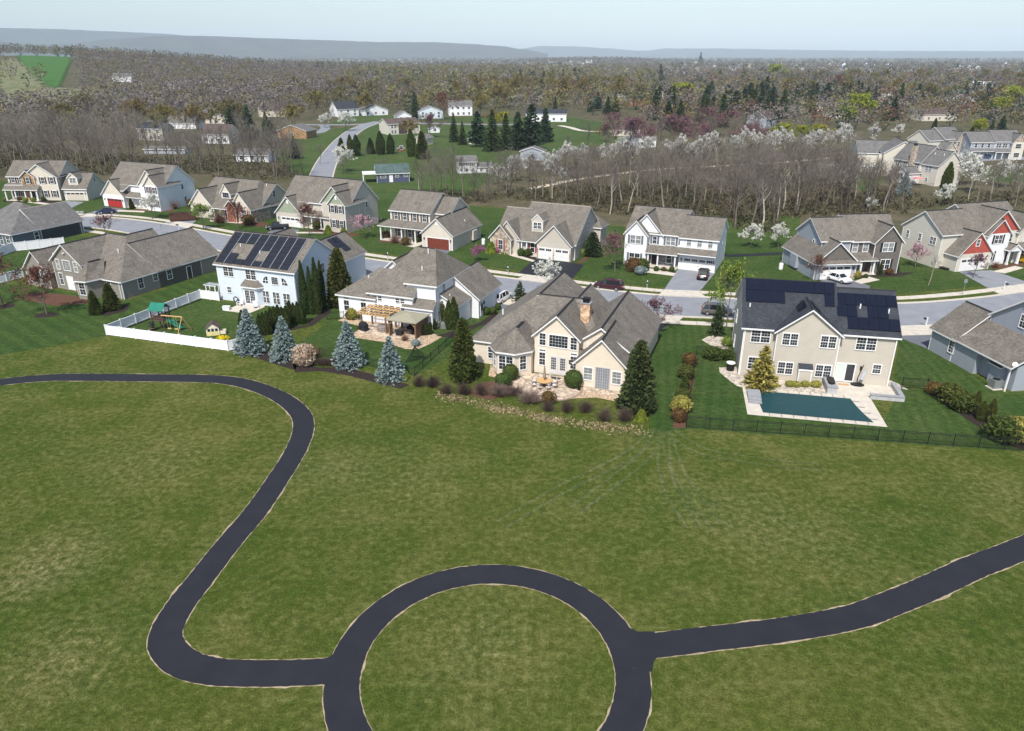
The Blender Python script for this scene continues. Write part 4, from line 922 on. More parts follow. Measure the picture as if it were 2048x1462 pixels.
for a in [
 ('dormer_house', 'white house with navy roof and brick chimney above the road bend', 697, 233, 15, 11, 4.8, 9.2, 38, 'white', ROOF_D, 'u', 3, True),
 ('stepped_roof_house', 'low white house with stepped grey roofs right of the navy-roofed house', 752, 231, 17, 12, 3.4, 6.6, 30, 'white', ROOF_M, 'v', 3),
 ('white_gable_house', 'white house half hidden behind the tall spruce', 862, 238, 16, 10, 4.6, 7.4, 15, 'paleblue', ROOF_M, 'v', 3, True),
 ('grey_bungalow', 'small white bungalow left of the red-budded tree', 809, 242, 9, 9, 3.0, 5.5, 20, 'white', ROOF_M, 'v', 2),
 ('tall_white_house', 'tall white house behind a bare grey tree', 922, 232, 15, 11, 6.2, 9.2, 10, 'white', ROOF_M, 'u', 4, True),
 ('portico_ranch', 'long grey-roofed ranch house with a white portico on the green rise', 1092, 244, 24, 11, 4.6, 7.0, -2, 'white', ROOF_D, 'u', 5),
 ('orange_brick_house', 'orange brick house with a dark roof behind dark evergreens', 1262, 211, 24, 14, 5.0, 9.5, -20, 'brick', ROOF_D, 'u', 3),
 ('far_white_house', 'white two-storey house right of the orange brick house', 1309, 200, 16, 12, 6, 10, 12, 'white', ROOF_M, 'v', 2, True),
 ('brown_roof_ranch', 'low cream ranch house with a brown roof behind the brush', 1252, 273, 13, 9, 3.0, 5.2, -5, 'cream', ROOF_B, 'u', 3),
 ('seafoam_house', 'grey-green house with a brown roof and side gable near the yellow willows', 1542, 256, 15, 11, 5.2, 9.0, 50, 'grey', ROOF_B, 'u', 2, True),
 ('veranda_ranch', 'long ranch house with a blue-grey roof and white veranda posts', 345, 258, 27, 10, 3.1, 6.2, -6, 'white', ROOF_M, 'u', 0),
 ('roof_panel_house', 'beige two-storey house with dark roof panels and arched windows', 303, 281, 13, 9, 5.4, 7.6, -12, 'beige', ROOF_D, 'u', 3, True),
 ('cream_window_house', 'cream two-storey house left of the round green pine', 434, 248, 17, 10, 5.6, 8.4, -10, 'cream', ROOF_M, 'u', 2, True),
 ('back_deck_house', 'brown-roofed white house with a white back deck', 432, 288, 13, 9, 4.4, 8.0, -10, 'white', ROOF_B, 'u', 4),
 ('low_white_house', 'low white house seen through bare woods at left', 505, 325, 13, 8, 2.6, 4.4, -6, 'white', ROOF_M, 'u', 3),
 ('long_low_shed', 'long low grey shed seen through bare woods', 330, 308, 17, 5, 1.9, 2.8, -5, 'grey', ROOF_M, 'u', 0),
 ('brick_bay_house', 'tan brick house with a white bay beside a white pickup', 585, 277, 15, 10, 3.6, 6.2, -14, 'stoneb', ROOF_M, 'v', 1, True),
 ('rose_roof_house', 'house with a rose-brown roof among trees left of the loop drive', 552, 234, 18, 12, 4.5, 7.8, 25, 'peach', ROOF_B, 'u', 2),
 ('blossom_grey_house', 'pale grey house peeking over the white blossom trees', 1064, 322, 9, 6, 3.4, 4.8, -10, 'grey', ROOF_M, 'v', 1),
 ('blossom_gable_house', 'small white gabled house peeking over the blossom row', 1285, 296, 12, 8, 3.4, 5.4, 12, 'white', ROOF_M, 'v', 1),
 ('hedge_white_house', 'low white house under a wide bare tree on the right', 1614, 222, 22, 10, 3.2, 5.8, 0, 'white', ROOF_M, 'u', 4),
 ('grey_roof_bungalow', 'grey-roofed bungalow left of the bright yellow trees', 1677, 237, 12, 9, 3.0, 5.2, 10, 'sand', ROOF_M, 'u', 2),
 ('terracotta_house', 'cream house with a terracotta brown roof at right', 1878, 242, 22, 12, 3.8, 7.2, 5, 'cream', ROOF_B, 'u', 3),
 ('hill_white_house', 'white house beside evergreens below the white barn', 1922, 203, 22, 12, 5, 8.5, -10, 'white', ROOF_M, 'u', 3, True),
 ('white_roof_barn', 'long barn with a pale metal roof near the right edge', 1972, 178, 30, 16, 5, 8, 14, 'beige', M('pale_metal_roof', (0.6, 0.6, 0.6), .5), 'u', 1),
 ('long_white_building', 'large white flat building on the right skyline', 1935, 140, 75, 30, 9, 11, 0, 'white', M('white_membrane', (0.75, 0.75, 0.74), .6), 'u', 0),
 ('tree_gap_house', 'white house seen in a gap of the left woods', 245, 165, 17, 10, 5, 8, 10, 'white', ROOF_M, 'u', 0),
 ('second_gap_house', 'pale house in the second gap of the left woods', 345, 178, 15, 9, 4.5, 7, -5, 'white', ROOF_M, 'u', 0),
]: mid_house(*a).done()
for nm, lab, px, py, W, D, ze, zr, yaw, wall, roof in [
 ('garden_barn', 'small white gambrel-like garden barn behind the white split-level', 870, 266, 5, 4, 2.2, 3.6, 20, 'white', ROOF_B),
 ('cream_shed', 'small cream shed with a white-edged roof below the garden barn', 843, 290, 5.5, 5, 3.2, 4.4, -30, 'cream', ROOF_M),
 ('red_playhouse', 'little red-brown wooden playhouse at the edge of the hedge', 803, 303, 2.2, 2, 1.5, 2.5, 20, 'brick', ROOF_B),
 ('pine_shed', 'small cream shed under the big pines', 942, 289, 3.4, 3, 2.2, 3.2, -8, 'cream', ROOF_M)]:
    mid_house(nm, lab, px, py, W, D, ze, zr, yaw, wall, roof, 'v', 1).root['category'] = 'shed'

# distant suburb: each little house a thing of its own, four shared meshes
rng = random.Random(11)
def tiny(wm, rm, L, D, ze, zr, ell):
    b = MB()
    def g(x0, x1, y0, y1, ze, zr, ax):
        T = (lambda a, c, z: (a, c, z)) if ax == 'u' else (lambda a, c, z: (c, a, z))
        a0, a1, c0, c1 = (x0, x1, y0, y1) if ax == 'u' else (y0, y1, x0, x1)
        m = (c0 + c1) / 2; v = [T(a, c, z) for a in (a0, a1) for c, z in ((c0, -3), (c0, ze), (m, zr), (c1, ze), (c1, -3))]
        b.mesh(v, [(0, 1, 2, 3, 4), (9, 8, 7, 6, 5), (0, 5, 6, 1), (4, 3, 8, 9)], 0)
        o = 0.5; dz = o * (zr - ze) / (m - c0)
        r = [T(a0 - o, c0 - o, ze - dz + .1), T(a1 + o, c0 - o, ze - dz + .1), T(a1 + o, m, zr + .1), T(a0 - o, m, zr + .1), T(a0 - o, c1 + o, ze - dz + .1), T(a1 + o, c1 + o, ze - dz + .1)]
        b.mesh(r, [(0, 1, 2, 3), (3, 2, 5, 4)], 1)
    g(-L / 2, L / 2, -D / 2, D / 2, ze, zr, 'u')
    if ell: g(L / 6, L / 2 + 1.5, -D / 2 - 5, 0, ze * 0.9, zr * 0.9, 'v')
    for i in range(3): b.box(-L / 2 + 2 + i * L / 4, -L / 2 + 3.6 + i * L / 4, -D / 2 - 0.06, -D / 2, ze * 0.55, ze * 0.85, 2)
    return b.data('suburban_house', [wm, rm, GLASS])
tm = [tiny(SID[w], r, L, D, 6.0, 10.2, e) for w, r, L, D, e in (('white', ROOF_M, 15, 10, True), ('sand', ROOF, 17, 11, True), ('white', ROOF_B, 14, 10, False), ('paleblue', ROOF_D, 16, 11, True), ('beige', ROOF_M, 18, 11, True))]
FAR_H = []
zones = [(620, 870, 121, 131, 34, 'pale houses of the distant suburb at the left of the skyline', 'pale tiny house in the distant suburb under the long ridge'),
         (870, 1180, 124, 138, 44, 'pale houses of the distant suburb at the middle of the skyline', 'pale tiny house in the distant suburb below the wooded knoll'),
         (1020, 1460, 138, 150, 34, 'small houses among trees in the far middle', 'small pale gabled house among the far middle trees'),
         (1360, 1720, 128, 146, 48, 'white gabled houses right of the tall evergreen', 'small white gabled house right of the tall skyline evergreen'),
         (1640, 2040, 128, 150, 30, 'small houses among trees at the far right', 'small pale house among the far right trees'),
         (700, 1000, 140, 160, 12, 'half-hidden houses in the middle distance', 'half-hidden pale house in the middle distance woods')]
for x0, x1, y0, y1, n, gl, lab in zones:
    for i in range(n):
        px, py = rng.uniform(x0, x1), rng.uniform(y0, y1)
        x, y = gt(px, py)
        if any((x - a) ** 2 + (y - b) ** 2 < 18 ** 2 for a, b in FAR_H): continue
        FAR_H.append((x, y))
        o = link('suburban_house', rng.choice(tm), None, (x, y, terr(x, y)), rng.choice((0, 0.5, -0.4, 1.4, 1.9)) + rng.uniform(-.2, .2))
        s_ = rng.uniform(0.85, 1.15) * (1.0 if math.hypot(x, y) < 2500 else 1.35); o.scale = (s_, s_, s_)
        tag(o, lab, 'house', gl)

# ------------------------------------------------------------------ ground
def struct(o): o['kind'] = 'structure'; return o
G_WOOD = grass('woodland_floor', (0.062, 0.066, 0.030), (0.100, 0.085, 0.052), (0.165, 0.13, 0.09), 0.6)
G_FIELD = grass('field_grass', (0.044, 0.073, 0.009), (0.080, 0.092, 0.016), (0.21, 0.185, 0.085), 0.40,
                spots=[gp(110, 1115) + (5.5, .55), gp(40, 1160) + (4, .35), gp(300, 920) + (9, .3), gp(640, 940) + (6, .25), gp(960, 1300) + (6.5, .42), gp(1600, 1080) + (9, .25), gp(120, 1330) + (6, .45), gp(1450, 1020) + (7, .22), gp(800, 960) + (9, .22), gp(2000, 980) + (6, .25)])
def ang_of(a, b):
    p, q = gp(*a), gp(*b); return math.degrees(math.atan2(q[1] - p[1], q[0] - p[0])) + 90
YC = ((0.030, 0.062, 0.012), (0.046, 0.078, 0.017), (0.16, 0.145, 0.072))
G_YARD = grass('yard_grass', *YC, 0.22)
G_YA = grass('striped_grass', *YC, 0.15, (ang_of((0, 636), (81, 683)), 1.1, 0.10))
G_YD = grass('striped_side_grass', *YC, 0.2, (ang_of((1340, 700), (1345, 800)), 0.6, 0.08))
G_YE = grass('striped_pool_grass', *YC, 0.2, (ang_of((1400, 760), (1390, 840)), 0.75, 0.08))
G_BRI = grass('bright_pasture', (0.036, 0.070, 0.015), (0.056, 0.086, 0.022), (0.17, 0.15, 0.07), 0.3, fine=0.5)
G_HILL = grass('hill_field_green', (0.045, 0.115, 0.025), (0.055, 0.13, 0.03), (0.2, 0.2, 0.08), 0.1, fine=0.3)
G_STUB = grass('stubble_field', (0.10, 0.135, 0.05), (0.17, 0.16, 0.09), (0.30, 0.25, 0.17), 0.6, fine=0.3)
DIRT = M('pale_dirt', (0.33, 0.265, 0.175), 0.95, 0.2, 2.2, 0.05, bump=0.4, bs=6)

# terrain: one sheet out past the hills
A = [-180 + i * 8 for i in range(13)] + [-84 + i * 1.5 for i in range(113)] + [92 + i * 8 for i in range(12)]
RR = [0.5, 60, 120, 200, 300, 400, 470] + [480 * 1.06 ** i for i in range(1, 61)]
V = []
for r in RR:
    for a in A:
        x, y = r * math.sin(R(a)), r * math.cos(R(a)); V.append((x, y, terr(x, y)))
n = len(A); F = []
for i in range(len(RR) - 1):
    for j in range(n):
        k = (j + 1) % n; F.append((i * n + j, i * n + k, (i + 1) * n + k, (i + 1) * n + j))
struct(link('ground', npmesh('ground', V, np.array(F)[:, ::-1], G_WOOD, smooth=True)))

def sheet(name, pts, z, mat, parent=None):
    return struct(MB().poly([(x, y, z) for x, y in pts]).obj(name, mat)) if parent is None else MB().poly([(x, y, z) for x, y in pts]).obj(name, mat, parent)
def psheet(name, px, z, mat): return sheet(name, [gp(*p) for p in px], z, mat)
def inside(p, poly):
    c = False; n = len(poly); x, y = p
    for i in range(n):
        x1, y1 = poly[i]; x2, y2 = poly[i - 1]
        if (y1 > y) != (y2 > y) and x < (x2 - x1) * (y - y1) / (y2 - y1) + x1: c = not c
    return c
def drape(name, px, mat, step=6, dz=0.4):
    P = [gt(*p) for p in px]; xs = [p[0] for p in P]; ys = [p[1] for p in P]; b = MB(); idx = {}
    nx = int((max(xs) - min(xs)) / step) + 2; ny = int((max(ys) - min(ys)) / step) + 2
    def vid(i, j):
        if (i, j) not in idx:
            x, y = min(xs) + i * step, min(ys) + j * step; idx[(i, j)] = len(b.v); b.v.append((x, y, terr(x, y) + dz))
        return idx[(i, j)]
    for i in range(nx):
        for j in range(ny):
            if inside((min(xs) + (i + .5) * step, min(ys) + (j + .5) * step), P):
                b.f.append((vid(i, j), vid(i + 1, j), vid(i + 1, j + 1), vid(i, j + 1))); b.m.append(0)
    return struct(b.obj(name, mat, None, True))
def smooth(pts, k=8):
    P = [Vector((p[0], p[1])) for p in pts]; P = [P[0] * 2 - P[1]] + P + [P[-1] * 2 - P[-2]]; out = []
    for i in range(1, len(P) - 2):
        for q in range(k):
            t = q / k; a, b, c, d = P[i - 1:i + 3]
            out.append(0.5 * ((2 * b) + (c - a) * t + (2 * a - 5 * b + 4 * c - d) * t * t + (3 * b - a - 3 * c + d) * t ** 3))
    return out + [P[-2]]
def ribbon(pts, o0, o1, z, mb=None, jag=None):
    """strip between offsets o0 and o1 to the left of a polyline; jag(i, side) adds ragged edges"""
    b = mb or MB(); n = len(pts); k = len(b.v)
    for i, p in enumerate(pts):
        t = (pts[min(i + 1, n - 1)] - pts[max(i - 1, 0)]).normalized(); nn = Vector((-t.y, t.x))
        a = o0 + (jag(i, 0) if jag else 0); c = o1 + (jag(i, 1) if jag else 0)
        q0, q1 = p + nn * a, p + nn * c
        b.v += [(q0.x, q0.y, z + terr(q0.x, q0.y)), (q1.x, q1.y, z + terr(q1.x, q1.y))]
    for i in range(n - 1): b.f.append((k + 2 * i, k + 2 * i + 2, k + 2 * i + 3, k + 2 * i + 1)); b.m.append(0)
    return b

lawn = [(-230, -60), (230, -60), (230, 175), (150, 165), (110, 153), (75, 156), (40, 162), (20, 168), (10, 184), (-25, 196), (-60, 208), (-100, 222), (-150, 232), (-230, 226)]
sheet('field_lawn', lawn, 0.004, G_FIELD)
psheet('yard_lawn', [(-60, 560), (60, 572), (250, 602), (434, 545), (425, 580), (402, 600), (213, 672), (90, 695), (-60, 720)], 0.010, G_YA)
psheet('yard_lawn', [(403, 598), (440, 603), (600, 622), (618, 650), (560, 660), (480, 697), (457, 702), (214, 670)], 0.010, G_YARD)
psheet('yard_lawn', [(690, 636), (870, 690), (905, 672), (925, 700), (830, 752), (770, 740), (640, 715), (570, 715), (590, 690), (650, 650)], 0.010, G_YARD)
psheet('yard_lawn', [(1340, 640), (1455, 650), (1440, 712), (1392, 712), (1372, 860), (1300, 870), (1310, 700)], 0.010, G_YD)
psheet('yard_lawn', [(1395, 712), (1470, 712), (1480, 775), (1765, 850), (1800, 775), (1852, 780), (2048, 890), (2060, 905), (1372, 858)], 0.011, G_YE)
psheet('yard_lawn', [(1800, 675), (1860, 700), (2010, 785), (2140, 780), (2140, 930), (2060, 900), (1855, 775), (1785, 770)], 0.010, G_YD)
yard_far = [(-200, 180), (-120, 181), (-95, 178), (-60, 158), (-20, 138), (21, 119), (35, 116.4), (62, 113.8), (88, 121), (140, 138), (140, 150), (75, 155), (40, 161), (20, 167), (9, 183), (-25, 195), (-60, 207), (-100, 221), (-150, 231), (-200, 225)]
sheet('yard_lawn', yard_far, 0.010, G_YARD)
near_front = [(-200, 162), (-118, 162), (-95, 157), (-60, 139), (-25, 121), (15, 101.8), (31, 99.5), (53, 97), (40, 85), (15, 80), (-20, 95), (-50, 115), (-80, 125), (-200, 150)]
sheet('yard_lawn', near_front, 0.008, G_YARD)

# street with kerbs, verge and sidewalks
cl = smooth([(-230, 172), (-165, 172.6), (-120, 172.2), (-94, 169.0), (-61.5, 150.4), (-34.3, 134.4), (-4.4, 119.6), (19.5, 109.6), (33, 107), (50, 103.6), (62, 104.2), (72, 106.0), (86, 110.3), (130, 126), (200, 150)], 8)
struct(ribbon(cl, -5.0, 5.0, 0.016).obj('street', ASPH_S))
def kerb(sg):
    b = MB(); n = len(cl); prof = [(4.95, 0.014), (4.98, 0.15), (5.35, 0.15), (5.37, 0.0)]
    for i, p in enumerate(cl):
        t = (cl[min(i + 1, n - 1)] - cl[max(i - 1, 0)]).normalized(); nn = Vector((-t.y, t.x)) * sg
        for o, z in prof: q = p + nn * o; b.v.append((q.x, q.y, z))
    for i in range(n - 1):
        for k in range(3): b.f.append((i * 4 + k, i * 4 + 4 + k, i * 4 + 5 + k, i * 4 + 1 + k)); b.m.append(0)
    struct(b.obj('kerb', CONC))
kerb(1); kerb(-1)
# sidewalk slabs: separate squares with open joints on both sides
def walk(sg):
    root = struct(empty('sidewalk', None, None, (0, 0, 0))); d = 0.0; last = None
    L = [0.0]
    for a, b in zip(cl, cl[1:]): L.append(L[-1] + (b - a).length)
    def at(s):
        i = max(0, min(len(L) - 2, next((k for k in range(len(L) - 1) if L[k + 1] >= s), len(L) - 2)))
        t = (s - L[i]) / max(1e-6, L[i + 1] - L[i]); p = cl[i].lerp(cl[i + 1], t); tt = (cl[i + 1] - cl[i]).normalized()
        return p, Vector((-tt.y, tt.x)) * sg
    s = 60.0; step = 2.2
    while s < L[-1] - 60:
        p0, n0 = at(s + 0.03); p1, n1 = at(s + step - 0.03)
        c = (p0 + p1) / 2 + (n0 + n1) / 2 * 7.75
        q = [p0 + n0 * 7.0 - c, p1 + n1 * 7.0 - c, p1 + n1 * 8.5 - c, p0 + n0 * 8.5 - c]
        if sg < 0: q = q[::-1]
        o = MB().prism([(v.x, v.y) for v in q], 0.0, 0.06).obj('slab', CONC, root); o.location = (c.x, c.y, 0)
        s += step
walk(1); walk(-1)

# driveways with concrete aprons
def apron(px_c, w=6.0, sg=1):
    """concrete between the street and the walk at the point of the street nearest a photo position"""
    p = Vector(gp(*px_c)); i = min(range(len(cl)), key=lambda k: (cl[k] - p).length)
    t = (cl[min(i + 1, len(cl) - 1)] - cl[i - 1]).normalized(); nn = Vector((-t.y, t.x)) * sg; c = cl[i] + t * ((p - cl[i]).dot(t))
    q = [c + nn * 4.9 - t * (w / 2 + .7), c + nn * 4.9 + t * (w / 2 + .7), c + nn * 7.05 + t * w / 2, c + nn * 7.05 - t * w / 2]
    b = MB(); b.prism([(v.x, v.y) for v in (q if sg > 0 else q[::-1])], 0.0, 0.165); struct(b.obj('driveway_apron', CONC))
for px, ap_, w, sg, m in [
 ([(130.5, 402), (168, 404), (113, 430), (66, 427)], (90, 430), 6.5, 1, ASPH_S),
 ([(216, 414.5), (252, 418), (213, 438), (157, 431)], (183, 436), 6.0, 1, ASPH_D),
 ([(342, 438), (393, 441), (372, 458), (322, 451)], (345, 455), 6.0, 1, ASPH_S),
 ([(556, 452), (600, 460), (565, 487), (515, 478)], (540, 486), 6.0, 1, ASPH_D),
 ([(857, 487), (906, 498), (868, 528), (815, 521)], (842, 526), 6.0, 1, ASPH_D),
 ([(1070, 517), (1143, 525.5), (1168, 530), (1143, 560), (1035, 548)], (1095, 556), 8.0, 1, ASPH_N),
 ([(1355.5, 538.5), (1431, 545), (1396, 587), (1328, 580)], (1362, 585), 6.2, 1, ASPH_S),
 ([(1640, 559.5), (1698, 557.5), (1740, 572), (1735, 600), (1660, 600)], (1700, 600), 6.2, 1, ASPH_D),
 ([(1918, 543.5), (1983, 540.5), (2060, 566), (2060, 574), (1990, 584)], (2030, 583), 7.0, 1, ASPH_S),
 ([(1796, 661), (1866, 656), (1858, 699), (1800, 676)], (1830, 658), 6.0, -1, ASPH_D),
 ([(1290, 633), (1345, 640), (1310, 672), (1296, 660)], (1318, 634), 6.0, -1, ASPH_N),
 ([(1000, 600), (1045, 604), (1010, 628), (985, 612)], (1030, 600), 6.0, -1, ASPH_D)]:
    psheet('driveway', px, 0.024, m); apron(ap_, w, sg)

# front walks of the far row
for px in [[(52, 401), (110, 408.5), (103, 411), (50, 404.5)], [(236, 420), (290, 422), (288, 425), (234, 423)], [(420, 440), (500, 443), (478, 447), (420, 443)], [(589, 464), (650, 464), (648, 467), (586, 467)],
           [(804, 491), (830, 485), (845, 489), (828, 495)], [(1019, 511), (1035, 500), (1045, 502), (1034, 510), (1070, 521), (1066, 524)], [(1291, 545), (1300, 537), (1352, 547), (1346, 552)], [(1708, 563), (1737, 553), (1760, 560), (1722, 568)], [(1985, 543), (2030, 532), (2048, 536), (2010, 547)]]:
    psheet('front_walk', px, 0.03, CONC)

# the asphalt footpath: curve, ring and branch
W2 = 1.09
p_main = smooth([gp(*p) for p in [(-160, 800), (-60, 779), (0, 765), (100, 755.5), (200, 755), (300, 756), (430, 758.5), (500, 770), (560, 794), (598, 824), (607, 855), (592, 900), (555, 960), (510, 1025), (455, 1090), (400, 1160), (358, 1215), (331, 1268), (340, 1303), (375, 1330), (435, 1344), (520, 1347), (610, 1345), (690, 1340)]], 10)
c_ = None
def circle3(a, b, c):
    ax, ay = a; bx, by = b; cx, cy = c; d = 2 * (ax * (by - cy) + bx * (cy - ay) + cx * (ay - by))
    ux = ((ax * ax + ay * ay) * (by - cy) + (bx * bx + by * by) * (cy - ay) + (cx * cx + cy * cy) * (ay - by)) / d
    uy = ((ax * ax + ay * ay) * (cx - bx) + (bx * bx + by * by) * (ax - cx) + (cx * cx + cy * cy) * (bx - ax)) / d
    return (ux, uy), math.hypot(ax - ux, ay - uy)
(rcx, rcy), rin = circle3(gp(977, 1168), gp(722, 1345), gp(1230, 1345))
ring = [Vector((rcx + (rin + W2) * math.cos(t), rcy + (rin + W2) * math.sin(t))) for t in [2 * math.pi * i / 140 for i in range(141)]]
p_br = smooth([gp(*p) for p in [(1250, 1296), (1310, 1291), (1400, 1280), (1550, 1262), (1700, 1236), (1800, 1200), (1860, 1175), (1950, 1134), (2048, 1096), (2150, 1052), (2300, 985)]], 10)
rng = random.Random(4)
def jagger(seed, amp=0.16):
    rr = random.Random(seed); ph = [(rr.uniform(.05, .9), rr.uniform(0, 6.3), rr.uniform(.3, 1)) for _ in range(7)]
    def j(i, side):
        s = sum(a * math.sin(f * i + p + side * 2.1) for f, p, a in ph) / 1.6 - .35
        w = 0.02 + max(0.0, s) * amp + rr.random() * 0.06
        return w if side else -w
    return j
def resample(P, d):
    out = [P[0]]; acc = 0.0
    for a, b in zip(P, P[1:]):
        L = (b - a).length; s = d - acc
        while s <= L: out.append(a.lerp(b, s / L)); s += d
        acc = (acc + L) % d if L > 0 else acc
    return out + [P[-1]]
def jag2(seed):
    rr = random.Random(seed)
    return lambda i, side: (rr.uniform(-0.035, 0.03)) * (1 if side else -1)
for k, (P, nm) in enumerate(((p_main, 'footpath'), (ring, 'footpath'), (p_br, 'footpath'))):
    Pd = resample(P, 0.3)
    struct(ribbon(Pd, -W2, W2, 0.030 + 0.004 * k, jag=jag2(20 + k)).obj(nm, ASPH_N))
    struct(ribbon(Pd, -W2, W2, 0.018 + 0.002 * k, jag=jagger(k * 5 + 3, 0.11)).obj('worn_edge', DIRT))
# rounded corners where the branches meet the ring
FZ = [0.040]
def fillet(px):
    FZ[0] += 0.004; struct(MB().poly([(*gp(*p), FZ[0]) for p in px]).obj('footpath', ASPH_N))
fillet([(625, 1322), (655, 1317), (672, 1305), (688, 1283), (720, 1330), (690, 1345)])
fillet([(640, 1368), (651, 1371), (656, 1380), (662, 1400), (700, 1380), (690, 1345)])
fillet([(1236, 1235), (1258, 1256), (1275, 1264), (1310, 1264), (1300, 1300), (1262, 1300)])
fillet([(1345, 1308), (1318, 1313), (1308, 1322), (1304, 1345), (1270, 1340), (1290, 1290)])
# mower tracks fanning out of the side yard
G_TRK = grass('tracked_grass', (0.062, 0.088, 0.024), (0.098, 0.108, 0.036), (0.22, 0.2, 0.1), 0.5)
TZ = [0.012]
for px in [[(1330, 860), (1350, 930), (1385, 990), (1440, 1060)], [(1322, 860), (1290, 910), (1230, 960), (1150, 1020)], [(1318, 860), (1250, 915), (1120, 980), (1000, 1050)], [(1337, 862), (1400, 900), (1500, 920), (1640, 935)], [(1327, 862), (1328, 930), (1345, 990), (1390, 1060)]]:
    P = smooth([gp(*p) for p in px], 8)
    for o in (-0.7, 0.45): TZ[0] += 0.003; struct(ribbon(P, o, o + 0.3, TZ[0], jag=jag2(int(px[1][0]))).obj('mower_track', G_TRK))

# beds and paved areas
def bed(name, px, mat, z=0.020): return psheet(name, px, z, mat)
def disc(name, px, r, mat, z=0.020, ry=None, n=20):
    x, y = gp(*px); rr = random.Random(int(px[0]))
    return sheet(name, [(x + r * rr.uniform(.93, 1.07) * math.cos(2 * math.pi * i / n), y + (ry or r) * rr.uniform(.93, 1.07) * math.sin(2 * math.pi * i / n)) for i in range(n)], z, mat)
disc('mulch_bed', (93, 630), 1.7, MULCH, ry=1.3); disc('mulch_bed', (8, 613), 1.6, MULCH, ry=1.3)
bed('mulch_bed', [(180, 628), (215, 632), (252, 622), (262, 610), (205, 618)], MULCH); bed('mulch_bed', [(50, 600), (110, 612), (175, 607), (185, 598), (120, 588), (60, 585)], BARKR)
bed('mulch_bed', [(458, 700), (478, 697), (560, 705), (600, 722), (590, 740), (560, 732), (500, 712)], MULCH); bed('mulch_bed', [(585, 728), (640, 735), (690, 735), (760, 752), (820, 770), (800, 778), (700, 752), (640, 742), (590, 745)], MULCH)
bed('mulch_bed', [(495, 668), (612, 650), (650, 618), (665, 622), (625, 652), (510, 676)], MULCH); bed('mulch_bed', [(872, 672), (905, 676), (960, 652), (1000, 640), (1006, 634), (990, 624), (960, 645)], MULCH)
bed('gravel_bed', [(676, 641), (690, 636), (725, 648), (760, 655), (870, 690), (885, 670), (876, 688), (845, 702), (858, 692), (837, 699), (810, 697), (772, 684), (715, 677), (704, 668), (722, 660), (690, 648)][:0] or [(676, 641), (726, 654), (706, 667), (712, 676), (772, 685), (810, 698), (835, 699), (860, 688), (884, 674), (868, 668), (800, 650), (690, 634)], GRAVEL)
HC = lambda u, v: tuple((hC.root.matrix_basis @ Vector((u, v, 0))).xy)
HD = lambda u, v: tuple((hD.root.matrix_basis @ Vector((u, v, 0))).xy)
HE = lambda u, v: tuple((hE.root.matrix_basis @ Vector((u, v, 0))).xy)
HB = lambda u, v: tuple((hB.root.matrix_basis @ Vector((u, v, 0))).xy)
sheet('patio', [HC(5.6, -0.1), HC(5.6, -4.6), HC(10.6, -5.2), HC(15.4, -5.0), HC(15.3, -0.1)], 0.024, PAVER)
rpts = [HD(11.2 + 4.4 * math.cos(R(a)), -5.2 + 3.9 * math.sin(R(a))) for a in range(168, 385, 12)]
sheet('patio', rpts + [HD(14.2, -1.7), HD(8.6, -1.8), HD(8.0, -2.4)], 0.026, PAVER)
struct(ribbon([Vector(p) for p in rpts], -0.02, 0.32, 0.034).obj('patio_border', M('brown_paver_border', (0.26, 0.19, 0.14), 0.9, 0.2, 3)))
sheet('patio', [HD(14.9, -3.7), HD(20.6, -3.7), HD(20.6, -4.9), HD(14.9, -4.9)], 0.026, PAVER)
sheet('gravel_bed', [HD(14.6, -4.6), HD(21.0, -4.8), HD(21.2, -6.4), HD(17.5, -6.0), HD(14.6, -7.4), HD(13.0, -8.8), HD(12.0, -9.2), HD(14.5, -6.5)], 0.018, GRAVEL)
sheet('gravel_bed', [HD(2.5, -1.0), HD(4.4, -4.0), HD(6.8, -4.1), HD(8.2, -2.4), HD(7.4, -4.6), HD(6.2, -5.0), HD(3.6, -4.6)], 0.018, GRAVEL); bed('mulch_bed', [(950, 770), (985, 762), (1020, 768), (1030, 790), (975, 800), (940, 790)], BARKR)

sheet('patio', [HB(4.3, -4.4), HB(8.8, -4.3), HB(9.0, -0.9), HB(8.6, 0.0), HB(4.7, 0.0), HB(4.5, -1.0)], 0.024, CONC)
# pool deck and rocks round the tan house
sheet('pool_deck', [HE(-0.5, -3.7), HE(0.2, -4.0), HE(0.2, -11.2), HE(14.4, -11.2), HE(14.3, -4.2), HE(17.6, -4.1), HE(17.4, 0.0), HE(9.7, 0.0), HE(9.7, -3.9), HE(1.4, -3.9), HE(0.2, -3.6), HE(-0.3, -3.2)], 0.026, CONC)
sheet('rock_bed', [HE(-2.2, 1.6), HE(-0.05, 2.2), HE(-0.05, -0.1), HE(9.6, -0.1), HE(9.6, -3.9), HE(1.4, -3.9), HE(0.2, -3.7), HE(-0.6, -3.4), HE(-1.5, -1.6), HE(-2.2, 0.0)], 0.020, M('pale_rock', (0.42, 0.37, 0.31), 0.95, 0.4, 5, 0.05, 'stone', vs=4.5))
bed('rock_bed', [(1403, 680), (1425, 668), (1445, 672), (1460, 700), (1440, 702), (1420, 690)], M('pale_rock', (0.42, 0.37, 0.31)), 0.020)
sheet('rock_bed', [HE(17.2, 2.6), HE(17.2, -0.2), HE(19.2, -0.7), HE(18.6, 0.8)], 0.020, M('pale_rock', (0, 0, 0)))
bed('mulch_bed', [(1852, 782), (1870, 782), (1960, 830), (2060, 880), (2060, 905), (2000, 885), (1900, 815)], MULCH); bed('mulch_bed', [(1376, 740), (1392, 740), (1372, 856), (1345, 856)], BARKR)
